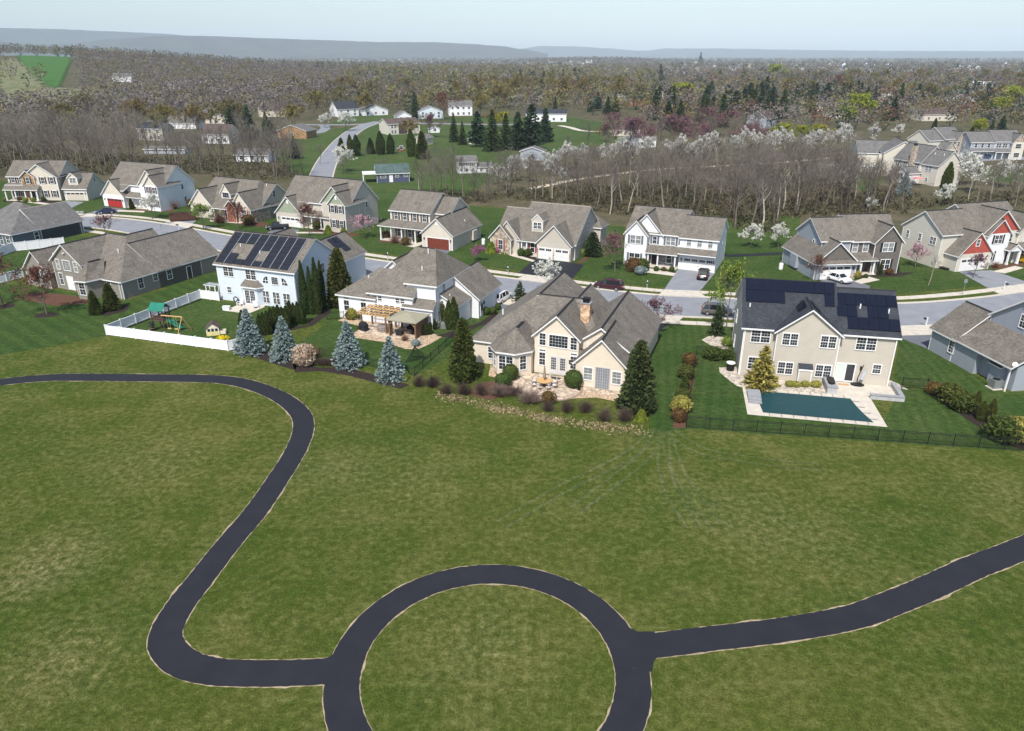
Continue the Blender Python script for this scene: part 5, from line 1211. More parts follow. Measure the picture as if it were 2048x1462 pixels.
# flower beds along the far row
for px, m in [([(105, 406), (140, 406), (120, 402), (60, 398), (10, 398), (5, 404)], MULCH), ([(255, 420), (345, 424), (350, 420), (345, 413), (300, 416)], BARKR), ([(420, 440), (520, 455), (540, 448), (505, 440)], BARKR), ([(605, 462), (705, 474), (720, 468), (650, 458)], BARKR), ([(756, 484), (830, 490), (812, 482), (775, 474)], BARKR), ([(975, 503), (1025, 508), (1020, 498), (985, 496)], MULCH), ([(1030, 512), (1070, 519), (1075, 510), (1050, 505)], MULCH), ([(1150, 527), (1165, 525), (1200, 500), (1192, 500)], BARKR), ([(1690, 556), (1800, 553), (1830, 545), (1750, 545)], MULCH), ([(1985, 540), (2048, 531), (2048, 526), (1990, 530)], BARKR), ([(1290, 546), (1350, 550), (1355, 545), (1300, 540)], MULCH)]: bed('mulch_bed', px, m, 0.022)
for px in [(311, 437), (240, 430)]: disc('mulch_bed', px, 0.9, BARKR)

# neighbourhood beyond: lawns, road, paths, fields
psheet('bright_lawn', [(560, 285), (640, 262), (705, 252), (690, 268), (655, 300), (625, 350), (590, 350), (540, 305)], 0.006, G_BRI)
psheet('bright_lawn', [(742, 247), (1060, 252), (1130, 254), (1240, 262), (1262, 285), (1110, 303), (1010, 335), (950, 380), (905, 415), (760, 400), (668, 356), (690, 300)], 0.006, G_BRI)
psheet('bright_lawn', [(655, 249), (742, 244), (860, 243), (1060, 248), (1060, 236), (860, 232), (700, 226)], 0.006, G_BRI)
psheet('bright_lawn', [(1060, 240), (1130, 232), (1160, 238), (1250, 252), (1245, 262), (1130, 255)], 0.006, G_BRI)
psheet('bright_lawn', [(1540, 345), (1735, 318), (1775, 345), (1740, 395), (1690, 360), (1560, 372)], 0.006, G_BRI); psheet('bright_lawn', [(1950, 338), (2100, 330), (2100, 366), (1985, 362)], 0.006, G_BRI); psheet('bright_lawn', [(1350, 475), (1600, 480), (1600, 430), (1450, 430)], 0.006, G_BRI)
road2 = smooth([gp(*p) for p in [(636, 375), (643, 350), (655, 322), (672, 297), (690, 277), (712, 260), (738, 249), (760, 243)]], 8)
struct(ribbon(road2, -3.6, 3.6, 0.02).obj('side_road', ASPH_S)); b = ribbon(road2, 3.6, 4.0, 0.06); ribbon(road2, -4.0, -3.6, 0.06, b); struct(b.obj('kerb', CONC))
struct(ribbon(smooth([gp(*p) for p in [(590, 249), (640, 249.5), (700, 249.5), (760, 247), (860, 247), (960, 249), (1040, 249)]], 6), -3.2, 3.2, 0.024).obj('cross_road', ASPH_S))
struct(ribbon(smooth([gp(*p) for p in [(617, 268), (640, 264), (651, 256), (645, 250)]], 6), -2.6, 2.6, 0.024).obj('loop_drive', ASPH_S))
struct(ribbon(smooth([gp(*p) for p in [(1120, 251), (1140, 255), (1170, 262), (1230, 263)]], 6), -2.0, 2.0, 0.024).obj('gravel_drive', CONC))
struct(ribbon(smooth([gp(*p) for p in [(1060, 378), (1090, 372), (1160, 358), (1300, 340), (1420, 333), (1560, 325), (1700, 312), (1740, 306)]], 8), -1.3, 1.3, 0.03).obj('gravel_trail', M('pale_gravel', (0.5, 0.43, 0.32), 0.95, 0.15, 2)))
struct(ribbon(smooth([gp(*p) for p in [(1448, 512), (1500, 510), (1565, 507)]], 6), -0.9, 0.9, 0.03).obj('footpath', ASPH_N))
struct(ribbon(smooth([gp(*p) for p in [(1910, 322), (1960, 318), (2060, 316)]], 6), -5, 5, 0.03).obj('cul_de_sac', ASPH_S))
drape('hill_field', [(28, 107), (141, 107), (142, 125), (122, 176), (100, 178), (45, 140)], G_HILL, 6); drape('hill_field', [(0, 122), (30, 118), (95, 178), (0, 178)], G_STUB, 6, 0.5)
drape('stubble_field', [(-40, 177), (120, 176), (230, 182), (300, 186), (300, 195), (180, 206), (60, 207), (-40, 207)], G_STUB, 6)

# mountains on the horizon
FOREST = M('mountain_forest', (0.055, 0.055, 0.042), 0.95, 0.25, 0.004, 0.02)
def ridge(name, prof, dist, depth):
    P = []; prof = sorted(prof)
    xs = list(range(prof[0][0], prof[-1][0] + 1, 14)); rr = random.Random(int(dist)); b = MB()
    for i, px in enumerate(xs):
        k = max(j for j in range(len(prof)) if prof[j][0] <= px); k = min(k, len(prof) - 2)
        t = (px - prof[k][0]) / (prof[k + 1][0] - prof[k][0]); t = t * t * (3 - 2 * t) * .5 + t * .5
        py = prof[k][1] + (prof[k + 1][1] - prof[k][1]) * t + rr.uniform(-.35, .35)
        d = ray(px, py); s = dist / math.hypot(d.x, d.y); ux, uy = d.x / math.hypot(d.x, d.y), d.y / math.hypot(d.x, d.y)
        zc = CAM_H + d.z * s
        for f, hz in ((-1, -0.15), (-.72, .14), (-.45, .42), (-.2, .78), (-.06, .97), (0, 1.0), (.15, .95), (.6, .5), (1, -.1)):
            w = rr.uniform(-.05, .05) if abs(f) > .1 else 0
            r = dist + f * depth; zz = zc * (hz + w) + (12 if hz > 0 else 0) * 0
            b.v.append((ux * r, uy * r, zz))
    m = 9
    for i in range(len(xs) - 1):
        for j in range(m - 1): b.f.append((i * m + j, (i + 1) * m + j, (i + 1) * m + j + 1, i * m + j + 1)); b.m.append(0)
    struct(b.obj(name, FOREST, None, True))
ridge('mountain_ridge', [(-500, 50), (-200, 53), (0, 56), (110, 58), (210, 62), (300, 66), (420, 74), (560, 88), (700, 105)], 11500, 1500)
ridge('mountain_ridge', [(-500, 60), (-200, 66), (-60, 72), (30, 86), (90, 90), (150, 86), (215, 79), (330, 71), (420, 72), (520, 76), (640, 80), (760, 84), (860, 84), (930, 87), (1000, 92), (1050, 99), (1100, 108)], 9000, 1300)
ridge('mountain_ridge', [(980, 106), (1030, 99), (1080, 92), (1150, 93), (1220, 97), (1285, 102), (1330, 97), (1440, 97), (1560, 99), (1700, 101), (1850, 102), (2048, 102), (2300, 101), (2600, 104)], 13500, 1500)

# ------------------------------------------------------------------ vegetation
BARK = M('grey_brown_bark', (0.125, 0.103, 0.086), 0.95, 0.2, 2, 0.05, 'bark')
TWIG = M('grey_brown_twig', (0.170, 0.148, 0.125), 0.95, 0.2, 2, 0.05, 'bark')
TWIGR = M('russet_twig', (0.20, 0.105, 0.075), 0.95, 0.25, 2, 0.05, 'bark')
PALEB = M('pale_bark', (0.34, 0.30, 0.25), 0.95, 0.2, 2, 0.05, 'bark')
def L_(name, c, c2=None, lv=0.9): return M(name, c, 0.8, 0.25, 0.9, 0.12, 'leaf', col2=c2, lv=lv)
LF = dict(white=L_('white_blossom', (0.72, 0.71, 0.66), (0.60, 0.61, 0.52), 0.4), blos=L_('pear_blossom', (0.62, 0.61, 0.57), (0.46, 0.45, 0.40), 0.5), yellow=L_('yellow_green_leaf', (0.30, 0.31, 0.030), (0.22, 0.25, 0.03)), olive=L_('olive_bud', (0.145, 0.135, 0.055), (0.18, 0.15, 0.06)),
          gold=L_('golden_bud', (0.21, 0.165, 0.045), (0.17, 0.145, 0.05)), red=L_('maple_red_bud', (0.165, 0.075, 0.052), (0.13, 0.065, 0.05)), rose=L_('rose_blossom', (0.40, 0.17, 0.24), (0.30, 0.12, 0.17)), pink=L_('pink_blossom', (0.55, 0.36, 0.40), (0.48, 0.29, 0.34)),
          blue=L_('blue_spruce_needle', (0.27, 0.335, 0.33), (0.19, 0.255, 0.25)), green=L_('spruce_needle', (0.044, 0.068, 0.026), (0.066, 0.088, 0.028)), arb=L_('arborvitae_leaf', (0.058, 0.078, 0.018), (0.082, 0.098, 0.022)), darkarb=L_('dark_arborvitae_leaf', (0.036, 0.058, 0.014), (0.055, 0.075, 0.02)),
          pine=L_('pine_needle', (0.030, 0.052, 0.026), (0.040, 0.068, 0.034)), gol=L_('gold_conifer_leaf', (0.33, 0.30, 0.07), (0.25, 0.25, 0.06)), box=L_('boxwood_leaf', (0.055, 0.085, 0.02), (0.07, 0.10, 0.025)), lime=L_('lime_shrub_leaf', (0.20, 0.24, 0.03), (0.15, 0.2, 0.03)),
          rust=L_('rust_leaf', (0.14, 0.075, 0.03), (0.10, 0.07, 0.025)), fresh=L_('fresh_leaf', (0.15, 0.21, 0.035), (0.2, 0.25, 0.05)), purple=L_('purple_bud', (0.16, 0.085, 0.10), (0.2, 0.1, 0.11)), greyb=L_('grey_brown_mass', (0.195, 0.168, 0.150), (0.155, 0.138, 0.125), 0.7), yflower=L_('yellow_flower', (0.65, 0.48, 0.02), (0.6, 0.45, 0.02)))
def unit(v):
    n = np.linalg.norm(v); return v / n if n > 1e-9 else np.array([0, 0, 1.0])
def skeleton(rg, H, trunk_h=0.28, spread=0.55, up=0.75, levels=(9, 5, 5, 5), r0=0.016, lean=0.04):
    """segments (p0, p1, r0, r1, level) of a leafless tree of height H"""
    segs = []
    def grow(p, d, L, r, lv, nseg, curl):
        pts = [p]; q = p; dd = d
        for i in range(nseg):
            dd = unit(dd + rg.normal(0, curl, 3) + np.array([0, 0, 0.10 if lv else 0.02]))
            q2 = q + dd * L / nseg; ra = r * (1 - 0.75 * i / nseg); rb = r * (1 - 0.75 * (i + 1) / nseg)
            segs.append((q, q2, ra, rb, lv)); q = q2; pts.append(q)
        return pts, dd
    tp, td = grow(np.zeros(3), unit(np.array([rg.normal(0, lean), rg.normal(0, lean), 1.0])), H * 0.86, H * r0, 0, 6, 0.05)
    tp = np.array(tp)
    def along(P, t):
        f = t * (len(P) - 1); i = min(int(f), len(P) - 2); return P[i] + (P[i + 1] - P[i]) * (f - i)
    tips = []
    def kids(P, d, L, r, lv):
        n = levels[lv] if lv < len(levels) else 0
        for k in range(n):
            if lv == 0:
                t = trunk_h / 0.86 + (1 - trunk_h / 0.86) * (k + rg.uniform(0, .7)) / n
                ln = H * spread * (1 - 0.62 * t) * rg.uniform(.8, 1.15) * (0.75 + 0.5 * min(1, 2.0 * (1 - t)))
                az = k * 2.4 + rg.normal(0, .3); el = up * (0.75 + 0.5 * t)
                dd = np.array([math.cos(az) * math.cos(el), math.sin(az) * math.cos(el), math.sin(el)])
            else:
                t = 0.25 + 0.75 * (k + rg.uniform(0, .8)) / n; ln = L * rg.uniform(.38, .62)
                dd = unit(d + rg.normal(0, .55, 3) + np.array([0, 0, .12]))
            p = along(P, min(t, 0.99)); rr = r * (0.55 if lv == 0 else 0.5) * (1 - .5 * t)
            pts, d2 = grow(p, unit(dd), ln, max(rr, H * 0.0011), lv + 1, (3, 2, 2, 1, 1)[lv], 0.16)
            if lv + 1 < len(levels): kids(np.array(pts), d2, ln, rr, lv + 1)
            else: tips.append((pts[-1], d2)); tips.append(((pts[0] + pts[-1]) / 2, d2))
    kids(tp, td, H, H * r0, 0)
    return segs, tips
def seg_mesh(segs, sides):
    V = []; F = []
    for p0, p1, r0, r1, lv in segs:
        n = sides[lv]; d = unit(p1 - p0); a = unit(np.cross(d, [0.3, 0.5, 0.8])); b = np.cross(d, a); k = len(V)
        for q in range(n):
            w = 2 * math.pi * q / n; o = a * math.cos(w) + b * math.sin(w); V.append(p0 + o * r0); V.append(p1 + o * r1)
        for q in range(n):
            e = (q + 1) % n; F.append((k + 2 * q, k + 2 * e, k + 2 * e + 1, k + 2 * q + 1))
    return np.array(V), np.array(F)
def leaf_quads(rg, pts, size, jit, flat=0.0, dirs=None, asp=1.0):
    P = np.asarray(pts) + rg.normal(0, jit, (len(pts), 3)); n = len(P)
    a = rg.normal(0, 1, (n, 3)) if dirs is None else np.asarray(dirs) + rg.normal(0, .35, (n, 3)); a /= np.linalg.norm(a, axis=1)[:, None]
    b = np.cross(a, rg.normal(0, 1, (n, 3))); b /= np.linalg.norm(b, axis=1)[:, None]
    s = size * rg.uniform(.6, 1.3, (n, 1))
    V = np.stack([P - a * s * asp - b * s * .1, P - b * s * .5, P + a * s * asp, P + b * s * .5], 1).reshape(-1, 3)
    return V, np.arange(4 * n).reshape(-1, 4)
def join(*parts):
    V = []; F = []; k = 0
    for v, f in parts: V.append(v); F.append(f + k); k += len(v)
    return np.concatenate(V), np.concatenate(F)
PRO = {}
def bare_proto(key, seed, leaf=None, nl=1.0, lsize=0.02, bark=None, twig=None, **kw):
    rg = np.random.default_rng(seed); s, tips = skeleton(rg, 1.0, **kw)
    s = [(a, b, max(c, .0009), max(d, .0006), l) for a, b, c, d, l in s]
    t = seg_mesh([q for q in s if q[4] <= 1], (6, 4, 3, 3, 3)); c = seg_mesh([q for q in s if q[4] > 1], (6, 4, 3, 3, 3))
    me = [npmesh('trunk', *t, bark or BARK, smooth=True), npmesh('crown', *c, twig or TWIG)]
    raw = [t, c]; lf = None
    if leaf:
        m = int(len(tips) * nl); idx = rg.integers(0, len(tips), m)
        lf = leaf_quads(rg, [tips[i][0] for i in idx], lsize, lsize * .7)
        V, F = join(c, lf); mi = np.r_[np.zeros(len(c[1]), int), np.ones(len(lf[1]), int)]
        me[1] = npmesh('crown', V, F, [twig or TWIG, leaf], mi=mi)
    PRO[key] = (me, raw + ([lf] if lf else []))
for i in range(5): bare_proto('bare%d' % i, 10 + i, levels=(10, 5, 4, 4), spread=0.40 + 0.05 * (i % 3), up=0.85, trunk_h=0.3 + .05 * (i % 2), lean=0.05)
for i in range(3): bare_proto('blos%d' % i, 90 + i, LF['blos'], 1.25, .023, levels=(9, 5, 4, 4), spread=.42, up=.8, trunk_h=.22)
bare_proto('pale0', 31, levels=(10, 5, 5, 4), spread=0.36, up=0.9, trunk_h=0.4, bark=PALEB, twig=BARK)
bare_proto('pale1', 32, levels=(9, 5, 4, 4), spread=0.34, up=0.95, trunk_h=0.45, bark=PALEB, twig=TWIG, lean=0.12)
for k, lf, nl, ls in (('white', LF['white'], 1.5, .026), ('yellow', LF['yellow'], 2.2, .03), ('olive', LF['olive'], 1.1, .024), ('gold', LF['gold'], 1.3, .026), ('red', LF['red'], 0.75, .021), ('pink', LF['pink'], 1.2, .022), ('rose', LF['rose'], 1.6, .03), ('purple', LF['purple'], 0.9, .022), ('fresh', LF['fresh'], 1.0, .028)):
    for i in range(2): bare_proto(k + str(i), 50 + i + len(k) * 7, lf, nl, ls, twig=TWIGR if k == 'red' else None, levels=(9, 6, 5, 4), spread=0.5, up=0.7, trunk_h=0.2)
def cone_leaf(key, leaf, seed, rad, prof, n, size, asp=1.0, core=0.8, dirmode='out', lump=0.12, bark=None, stem=True):
    """leafy solid of revolution: sprays over a lumpy surface with an added core inside to block light"""
    rg = np.random.default_rng(seed)
    t = rg.uniform(0, 1, n) ** 0.9; az = rg.uniform(0, 2 * np.pi, n); rr = np.array([prof(x) for x in t]) * rad
    lum = 1 + lump * (np.sin(az * 5 + t * 23 + seed) * np.sin(t * 31 + az * 2)); dep = 1 - rg.uniform(0, .28, n) ** 1.5
    P = np.stack([rr * lum * dep * np.cos(az), rr * lum * dep * np.sin(az), t], 1)
    if dirmode == 'up': D = np.stack([np.cos(az) * .35, np.sin(az) * .35, np.ones(n)], 1)
    elif dirmode == 'out': D = np.stack([np.cos(az), np.sin(az), np.full(n, .25)], 1)
    else: D = None
    lv = leaf_quads(rg, P, size, size * .3, dirs=D, asp=asp)
    cv = []; cf = []; m = 10; z = np.linspace(0.02, .97, 9)  # added inner shell in the leaf material, keeps light from passing through
    for q in z:
        for j in range(m): w = 2 * np.pi * j / m; r = prof(q) * rad * core; cv.append((r * np.cos(w), r * np.sin(w), q))
    for i in range(len(z) - 1):
        for j in range(m): e = (j + 1) % m; cf.append((i * m + j, i * m + e, (i + 1) * m + e, (i + 1) * m + j))
    V, F = join((np.array(cv), np.array(cf)), lv)
    me = [npmesh('trunk', *seg_mesh([(np.zeros(3), np.array([0, 0, .5]), .02, .012, 0)], (6,)), bark or BARK), npmesh('crown', V, F, leaf)]
    PRO[key] = (me if stem else me[1:], [(V, F)])
def spruce(key, leaf, seed, rad, n_wh=24, nb=11, size=0.035, droop=0.12, base=0.03, fill=4):
    rg = np.random.default_rng(seed); P = []; D = []
    for i in range(n_wh):
        t = base + (0.985 - base) * (i / (n_wh - 1)) ** 0.95; R0 = rad * (1 - t) ** 0.88 + .012
        k = max(4, int(nb * (0.4 + .6 * (1 - t))))
        for j in range(k):
            az = 2 * np.pi * (j + rg.uniform(0, .8)) / k + i * 1.3; L = R0 * rg.uniform(.78, 1.12)
            m = max(2, int(6 * L / rad) + 1)
            for q in range(1, m + 1):
                f = q / m; x = L * f; z = t - droop * x + .10 * x * f + rg.normal(0, .004)
                for _ in range(fill):
                    sp = rg.normal(0, .16) * (1.05 - f * .4)
                    P.append((x * np.cos(az + sp * (1 - .3 * f)), x * np.sin(az + sp * (1 - .3 * f)), max(.01, z))); D.append((np.cos(az + sp * 2.5), np.sin(az + sp * 2.5), .05 + rg.normal(0, .25)))
    lv = leaf_quads(rg, P, size, size * .25, dirs=D, asp=1.0)
    me = [npmesh('trunk', *seg_mesh([(np.zeros(3), np.array([0, 0, .9]), .022, .004, 0)], (6,)), BARK), npmesh('crown', *lv, leaf)]
    PRO[key] = (me, [lv])
spruce('bluespruce0', LF['blue'], 3, .37, n_wh=26, nb=13, size=.030, fill=6, droop=.16); spruce('bluespruce1', LF['blue'], 4, .36, n_wh=26, nb=13, size=.030, fill=6, droop=.16)
spruce('spruce0', LF['green'], 5, .25, n_wh=22, size=.032); spruce('spruce1', LF['green'], 6, .21, n_wh=20, size=.032); spruce('goldcon', LF['gol'], 8, .42, n_wh=20, size=.05, droop=.3)
spruce('pine0', LF['pine'], 9, .36, n_wh=14, nb=9, size=.05, droop=-.05, base=.12); spruce('pine1', LF['pine'], 12, .30, n_wh=15, nb=9, size=.05, droop=.05, base=.08)
spruce('younggreen', LF['green'], 7, .34, n_wh=16, nb=8, size=.05, fill=3)
colp = lambda t: min(1.0, (1.02 - t) * 2.2) ** .8 * min(1, .72 + t * 1.4)
cone_leaf('arb0', LF['arb'], 21, .16, colp, 2600, .03, 1.0, .78, 'up', .10); cone_leaf('arbd0', LF['darkarb'], 22, .17, colp, 2400, .03, 1.0, .78, 'up', .10); cone_leaf('arbd1', LF['darkarb'], 23, .20, colp, 2400, .032, 1.0, .78, 'up', .14)
cone_leaf('cone0', LF['arb'], 24, .27, lambda t: (1.01 - t) ** .62 * min(1, .75 + 2.2 * t), 4600, .034, 1.0, .70, 'out', .24); cone_leaf('cone1', LF['green'], 25, .29, lambda t: (1.01 - t) ** .58 * min(1, .72 + 2.2 * t), 4600, .036, 1.0, .68, 'out', .28)
sph = lambda t: max(.02, 1 - (2 * t - 1) ** 2) ** .5
cone_leaf('globe', LF['box'], 26, .52, sph, 1500, .045, 1, .86, 'rnd', .05, stem=False); cone_leaf('globelime', LF['lime'], 27, .55, lambda t: (1.02 - t) ** .6, 900, .07, 1, .8, 'up', .1, stem=False)
cone_leaf('loose', LF['arb'], 28, .55, sph, 900, .08, 1, .7, 'rnd', .25, stem=False); cone_leaf('rustbush', LF['rust'], 29, .6, sph, 800, .07, 1, .7, 'rnd', .25, stem=False); cone_leaf('goldbush', LF['gol'], 30, .62, sph, 800, .09, 1, .75, 'rnd', .2, stem=False)
cone_leaf('freshbush', LF['fresh'], 33, .55, sph, 800, .07, 1, .72, 'rnd', .2, stem=False); cone_leaf('pinkbush', LF['rose'], 34, .55, sph, 900, .07, 1, .75, 'rnd', .15, stem=False); cone_leaf('yflower', LF['yflower'], 35, .8, sph, 500, .10, 1, .6, 'rnd', .2, stem=False); cone_leaf('bluebush', LF['blue'], 36, .7, sph, 900, .08, 1, .72, 'out', .15, stem=False); cone_leaf('creambush', L_('cream_blossom', (.62, .52, .40), (.25, .14, .10), .6), 37, .5, sph, 1100, .06, 1, .72, 'rnd', .15, stem=False); cone_leaf('redbush', LF['red'], 38, .6, sph, 1300, .06, 1, .7, 'rnd', .18, stem=False)
def twig_bush(key, mat, seed, n=420, spread=0.5, droop=0.0, thick=.008):
    rg = np.random.default_rng(seed); segs = []
    for i in range(n):
        az = rg.uniform(0, 6.283); el = rg.uniform(.35, 1.45) if droop == 0 else rg.uniform(.5, 1.3); d = np.array([np.cos(az) * np.cos(el), np.sin(az) * np.cos(el), np.sin(el)])
        p0 = np.array([rg.normal(0, .06), rg.normal(0, .06), 0]); L = rg.uniform(.55, 1.0); m = p0 + d * L * .55 * np.array([spread * 1.7, spread * 1.7, 1]); e = m + (d * np.array([spread * 1.7, spread * 1.7, 1 - droop]) + rg.normal(0, .25, 3)) * L * .45
        segs.append((p0, m, thick, thick * .8, 0)); segs.append((m, e, thick * .8, thick * .4, 0))
    PRO[key] = ([npmesh('stems', *seg_mesh(segs, (3,)), mat)], None)
twig_bush('twigbush', M('dark_brown_twig', (0.10, 0.072, 0.058), .95, .3, 3, .05, 'bark'), 41); twig_bush('grassclump', M('dry_purple_grass', (0.16, 0.115, 0.095), .95, .3, 3, .05, 'bark'), 42, 520, .62, .5, .009); twig_bush('russetbush', TWIGR, 43, 420, .55)

TREES_USED = []
def plant(key, x, y, H, label, cat='tree', group=None, wide=1.0, name=None, rz=None, z=None):
    """one plant: an Empty at its foot with trunk and crown"""
    me = PRO[key][0]; rz = rz if rz is not None else (x * 7.31 + y * 3.17) % 6.283
    nm = name or ('shrub' if cat == 'shrub' else 'tree')
    if len(me) == 1:
        o = link(nm, me[0], None, (x, y, terr(x, y) if z is None else z), rz); o.scale = (H * wide, H * wide, H); return tag(o, label, cat, group)
    r = empty(nm, label, cat, (x, y, terr(x, y) if z is None else z), rz, group); r.scale = (H * wide, H * wide, H)
    for m in me: link(m.name.split('.')[0], m, r)
    return r
def hp(px, py, hpx):
    x, y = gt(px, py); dep = y * math.cos(PITCH) + (CAM_H - terr(x, y)) * math.sin(PITCH); return x, y, hpx * dep / FPX / math.cos(math.atan2(CAM_H, y))
def pp(key, px, py, hpx, label, cat='tree', group=None, wide=1.0, name=None):
    x, y, H = hp(px, py, hpx); return plant(key, x, y, H, label, cat, group, wide, name)

# yard trees and shrubs of the near row
for i, (px, py, h, lab) in enumerate([(503, 709, 84, 'blue spruce at the right end of the white fence'), (572, 719, 81, 'blue spruce left of the cream flowering shrub'), (700, 741, 86, 'blue spruce right of the low brown hedge'), (783, 758, 82, 'blue spruce nearest the dark net, rightmost of four')]):
    pp('bluespruce%d' % (i % 2), px, py, h, lab, 'tree', 'blue spruces along the garden edge', 1.0, 'blue_spruce')
pp('cone0', 928, 766, 116, 'tall dark green conifer at the left corner of the cream house', wide=.86, name='conifer'); pp('cone1', 1273, 822, 132, 'tall dark green conifer at the right corner of the cream house', wide=.85, name='conifer')
pp('cone1', 1294, 834, 45, 'loose young evergreen at the foot of the right conifer', wide=1.0, name='conifer')
pp('cone0', 193, 632, 46, 'left of two bushy conifers beside the bay window', wide=.95, name='conifer'); pp('cone0', 226, 624, 52, 'right of two bushy conifers beside the bay window', wide=1.1, name='conifer')
pp('goldcon', 1521, 774, 78, 'golden yellow conifer against the tan house', name='golden_conifer'); pp('cone0', 683, 613, 108, 'tall conifer between the blue house and the white house', wide=.9, name='conifer')
pp('spruce0', 1432, 673, 58, 'slim dark spruce beside the tan house', name='spruce', wide=1.1)
G = 'arborvitae hedge between the blue and white yards'
for k, (px, py, h) in enumerate([(612, 633, 103), (626, 631, 92), (638, 628, 108), (648, 622, 94)]): pp('arbd0', px, py, h, 'tall dark arborvitae at the corner of the blue house', 'tree', 'tall arborvitae beside the blue house', .40, 'arborvitae')
for k in range(12): t = k / 11; pp('arbd1', 523 + (606 - 523) * t, 676 + (648 - 676) * t, 44 - 6 * abs(t - .5) + (k % 3) * 2, 'low arborvitae in the hedge behind the blue spruces', 'tree', G, .75, 'arborvitae')
pp('arbd0', 490, 672, 48, 'lone dark arborvitae behind the leftmost blue spruce', name='arborvitae')
for px, py, h in ((889, 657, 58), (899, 661, 56), (909, 660, 62)): pp('arb0', px, py, h, 'slim green arborvitae at the corner of the white house', 'tree', 'three arborvitae at the white house corner', .9, 'arborvitae')
pp('globe', 1146, 785, 33, 'clipped round boxwood at the right of the patio', 'shrub', name='round_boxwood'); pp('globe', 1021, 767, 29, 'clipped round boxwood left of the patio', 'shrub', name='round_boxwood'); pp('globe', 1006, 774, 25, 'smaller yellowish round boxwood left of the patio', 'shrub', name='round_boxwood', wide=1.2)
pp('globelime', 812, 767, 16, 'lime cone shrub beside the last blue spruce', 'shrub'); pp('globelime', 1281, 852, 22, 'lime cone shrub at the right end of the brown shrub row', 'shrub')
pp('creambush', 611, 739, 40, 'round shrub covered in cream flowers', 'shrub', wide=1.05, name='flowering_shrub'); pp('russetbush', 617, 722, 30, 'brown twiggy shrub behind the cream flowering shrub', 'shrub', wide=1.3)
for k in range(5): pp('twigbush', 640 + k * 9, 733 + k * 1.2, 15, 'low brown twiggy shrub in the clipped hedge', 'shrub', 'low brown hedge between the spruces', 1.4, 'hedge_shrub')
G = 'brown leafless shrubs in a row below the cream house'
for px, py, h in [(838, 774, 24), (866, 783, 26), (893, 790, 24), (928, 793, 26), (962, 795, 26), (1096, 824, 22), (1133, 832, 25), (1170, 838, 26), (1208, 845, 27), (1248, 852, 28)]: pp('twigbush', px, py, h, 'dark brown leafless shrub in the row below the cream house', 'shrub', G, 1.0)
G = 'purple-brown ornamental grasses by the patio'
for px, py, h in [(998, 804, 30), (1030, 800, 24), (1060, 812, 34), (1010, 794, 22)]: pp('grassclump', px, py, h, 'purple-brown grass clump at the edge of the patio', 'plant', G, 1.0, 'grass_clump')
pp('rustbush', 1097, 812, 22, 'red-brown shrub at the patio rim', 'shrub'); pp('loose', 700, 642, 14, 'small green shrub under the left window of the white house', 'shrub'); pp('goldbush', 706, 646, 22, 'variegated yellow shrub against the white house', 'shrub', wide=.75); pp('loose', 722, 645, 14, 'small green shrub right of the variegated one', 'shrub')
for k in range(5): pp('arbd1', 849 + k * 5, 678 - k * 4.5, 20, 'clipped green hedge plant beside the timber pavilion', 'shrub', 'green hedge beside the pavilion', 1.4, 'hedge_shrub')
pp('bluebush', 832, 694, 12, 'round grey shrub in the gravel bed', 'shrub'); pp('russetbush', 810, 690, 14, 'thin brown shrub in the gravel bed', 'shrub'); pp('twigbush', 722, 667, 12, 'little brown shrub left of the covered table', 'shrub')
for px, py, h in ((973, 636, 15), (986, 630, 14), (996, 624, 12)): pp('globe', px, py, h, 'round green shrub by the side door of the white house', 'shrub', 'round shrubs by the side door')
G = 'golden mounds in the rocks behind the pool'
for px, py in [(1579, 773), (1590, 780), (1609, 777), (1632, 774), (1628, 781)]: pp('goldbush', px, py, 10, 'small golden shrub in the pale rocks behind the pool', 'shrub', G, 1.3)
pp('russetbush', 1495, 765, 14, 'thin brown shrub left of the golden conifer', 'shrub'); pp('freshbush', 1452, 693, 17, 'yellow-green shrub at the rock bed beside the tan house', 'shrub'); pp('loose', 1424, 728, 22, 'dark green shrub inside the left fence corner', 'shrub', wide=1.4); pp('loose', 1450, 726, 18, 'second dark green shrub inside the left fence corner', 'shrub', wide=1.3)
G = 'mixed evergreen shrubs outside the pool fence'
for k, (px, py, h, ky) in enumerate([(1378, 738, 24, 'rustbush'), (1372, 758, 26, 'loose'), (1368, 790, 34, 'arb0'), (1364, 808, 26, 'loose'), (1360, 830, 28, 'goldbush'), (1357, 850, 24, 'rustbush')]): pp(ky, px, py, h, ['russet shrub at the far end of the left pool fence', 'leafy green shrub second along the left pool fence', 'upright green conifer shrub beside the left pool fence', 'leafy green shrub below the upright one at the left fence', 'golden-green shrub near the front end of the left fence', 'brown shrub at the front corner of the left fence'][k], 'shrub', G, 1.0 if ky != 'arb0' else 1.6)
for k, (px, py, h, ky, w, lab) in enumerate([(1868, 788, 22, 'rustbush', 1.2, 'russet shrub at the bend of the right pool fence'), (1897, 805, 34, 'loose', 1.2, 'large leafy shrub along the right pool fence'), (1923, 822, 34, 'loose', 1.1, 'second large leafy shrub along the right pool fence'), (1944, 838, 42, 'arb0', 1.1, 'yellow-green cone, first of three by the right fence'), (1958, 848, 38, 'arb0', 1.1, 'yellow-green cone, middle of three by the right fence'), (1973, 858, 44, 'arb0', 1.1, 'yellow-green cone, last of three by the right fence'), (2000, 882, 42, 'loose', 1.2, 'dark broad shrub near the lower right fence end'), (2028, 880, 40, 'goldbush', 1.1, 'golden-tipped shrub near the lower right fence end')]): pp(ky, px, py, h, lab, 'shrub', G, w)
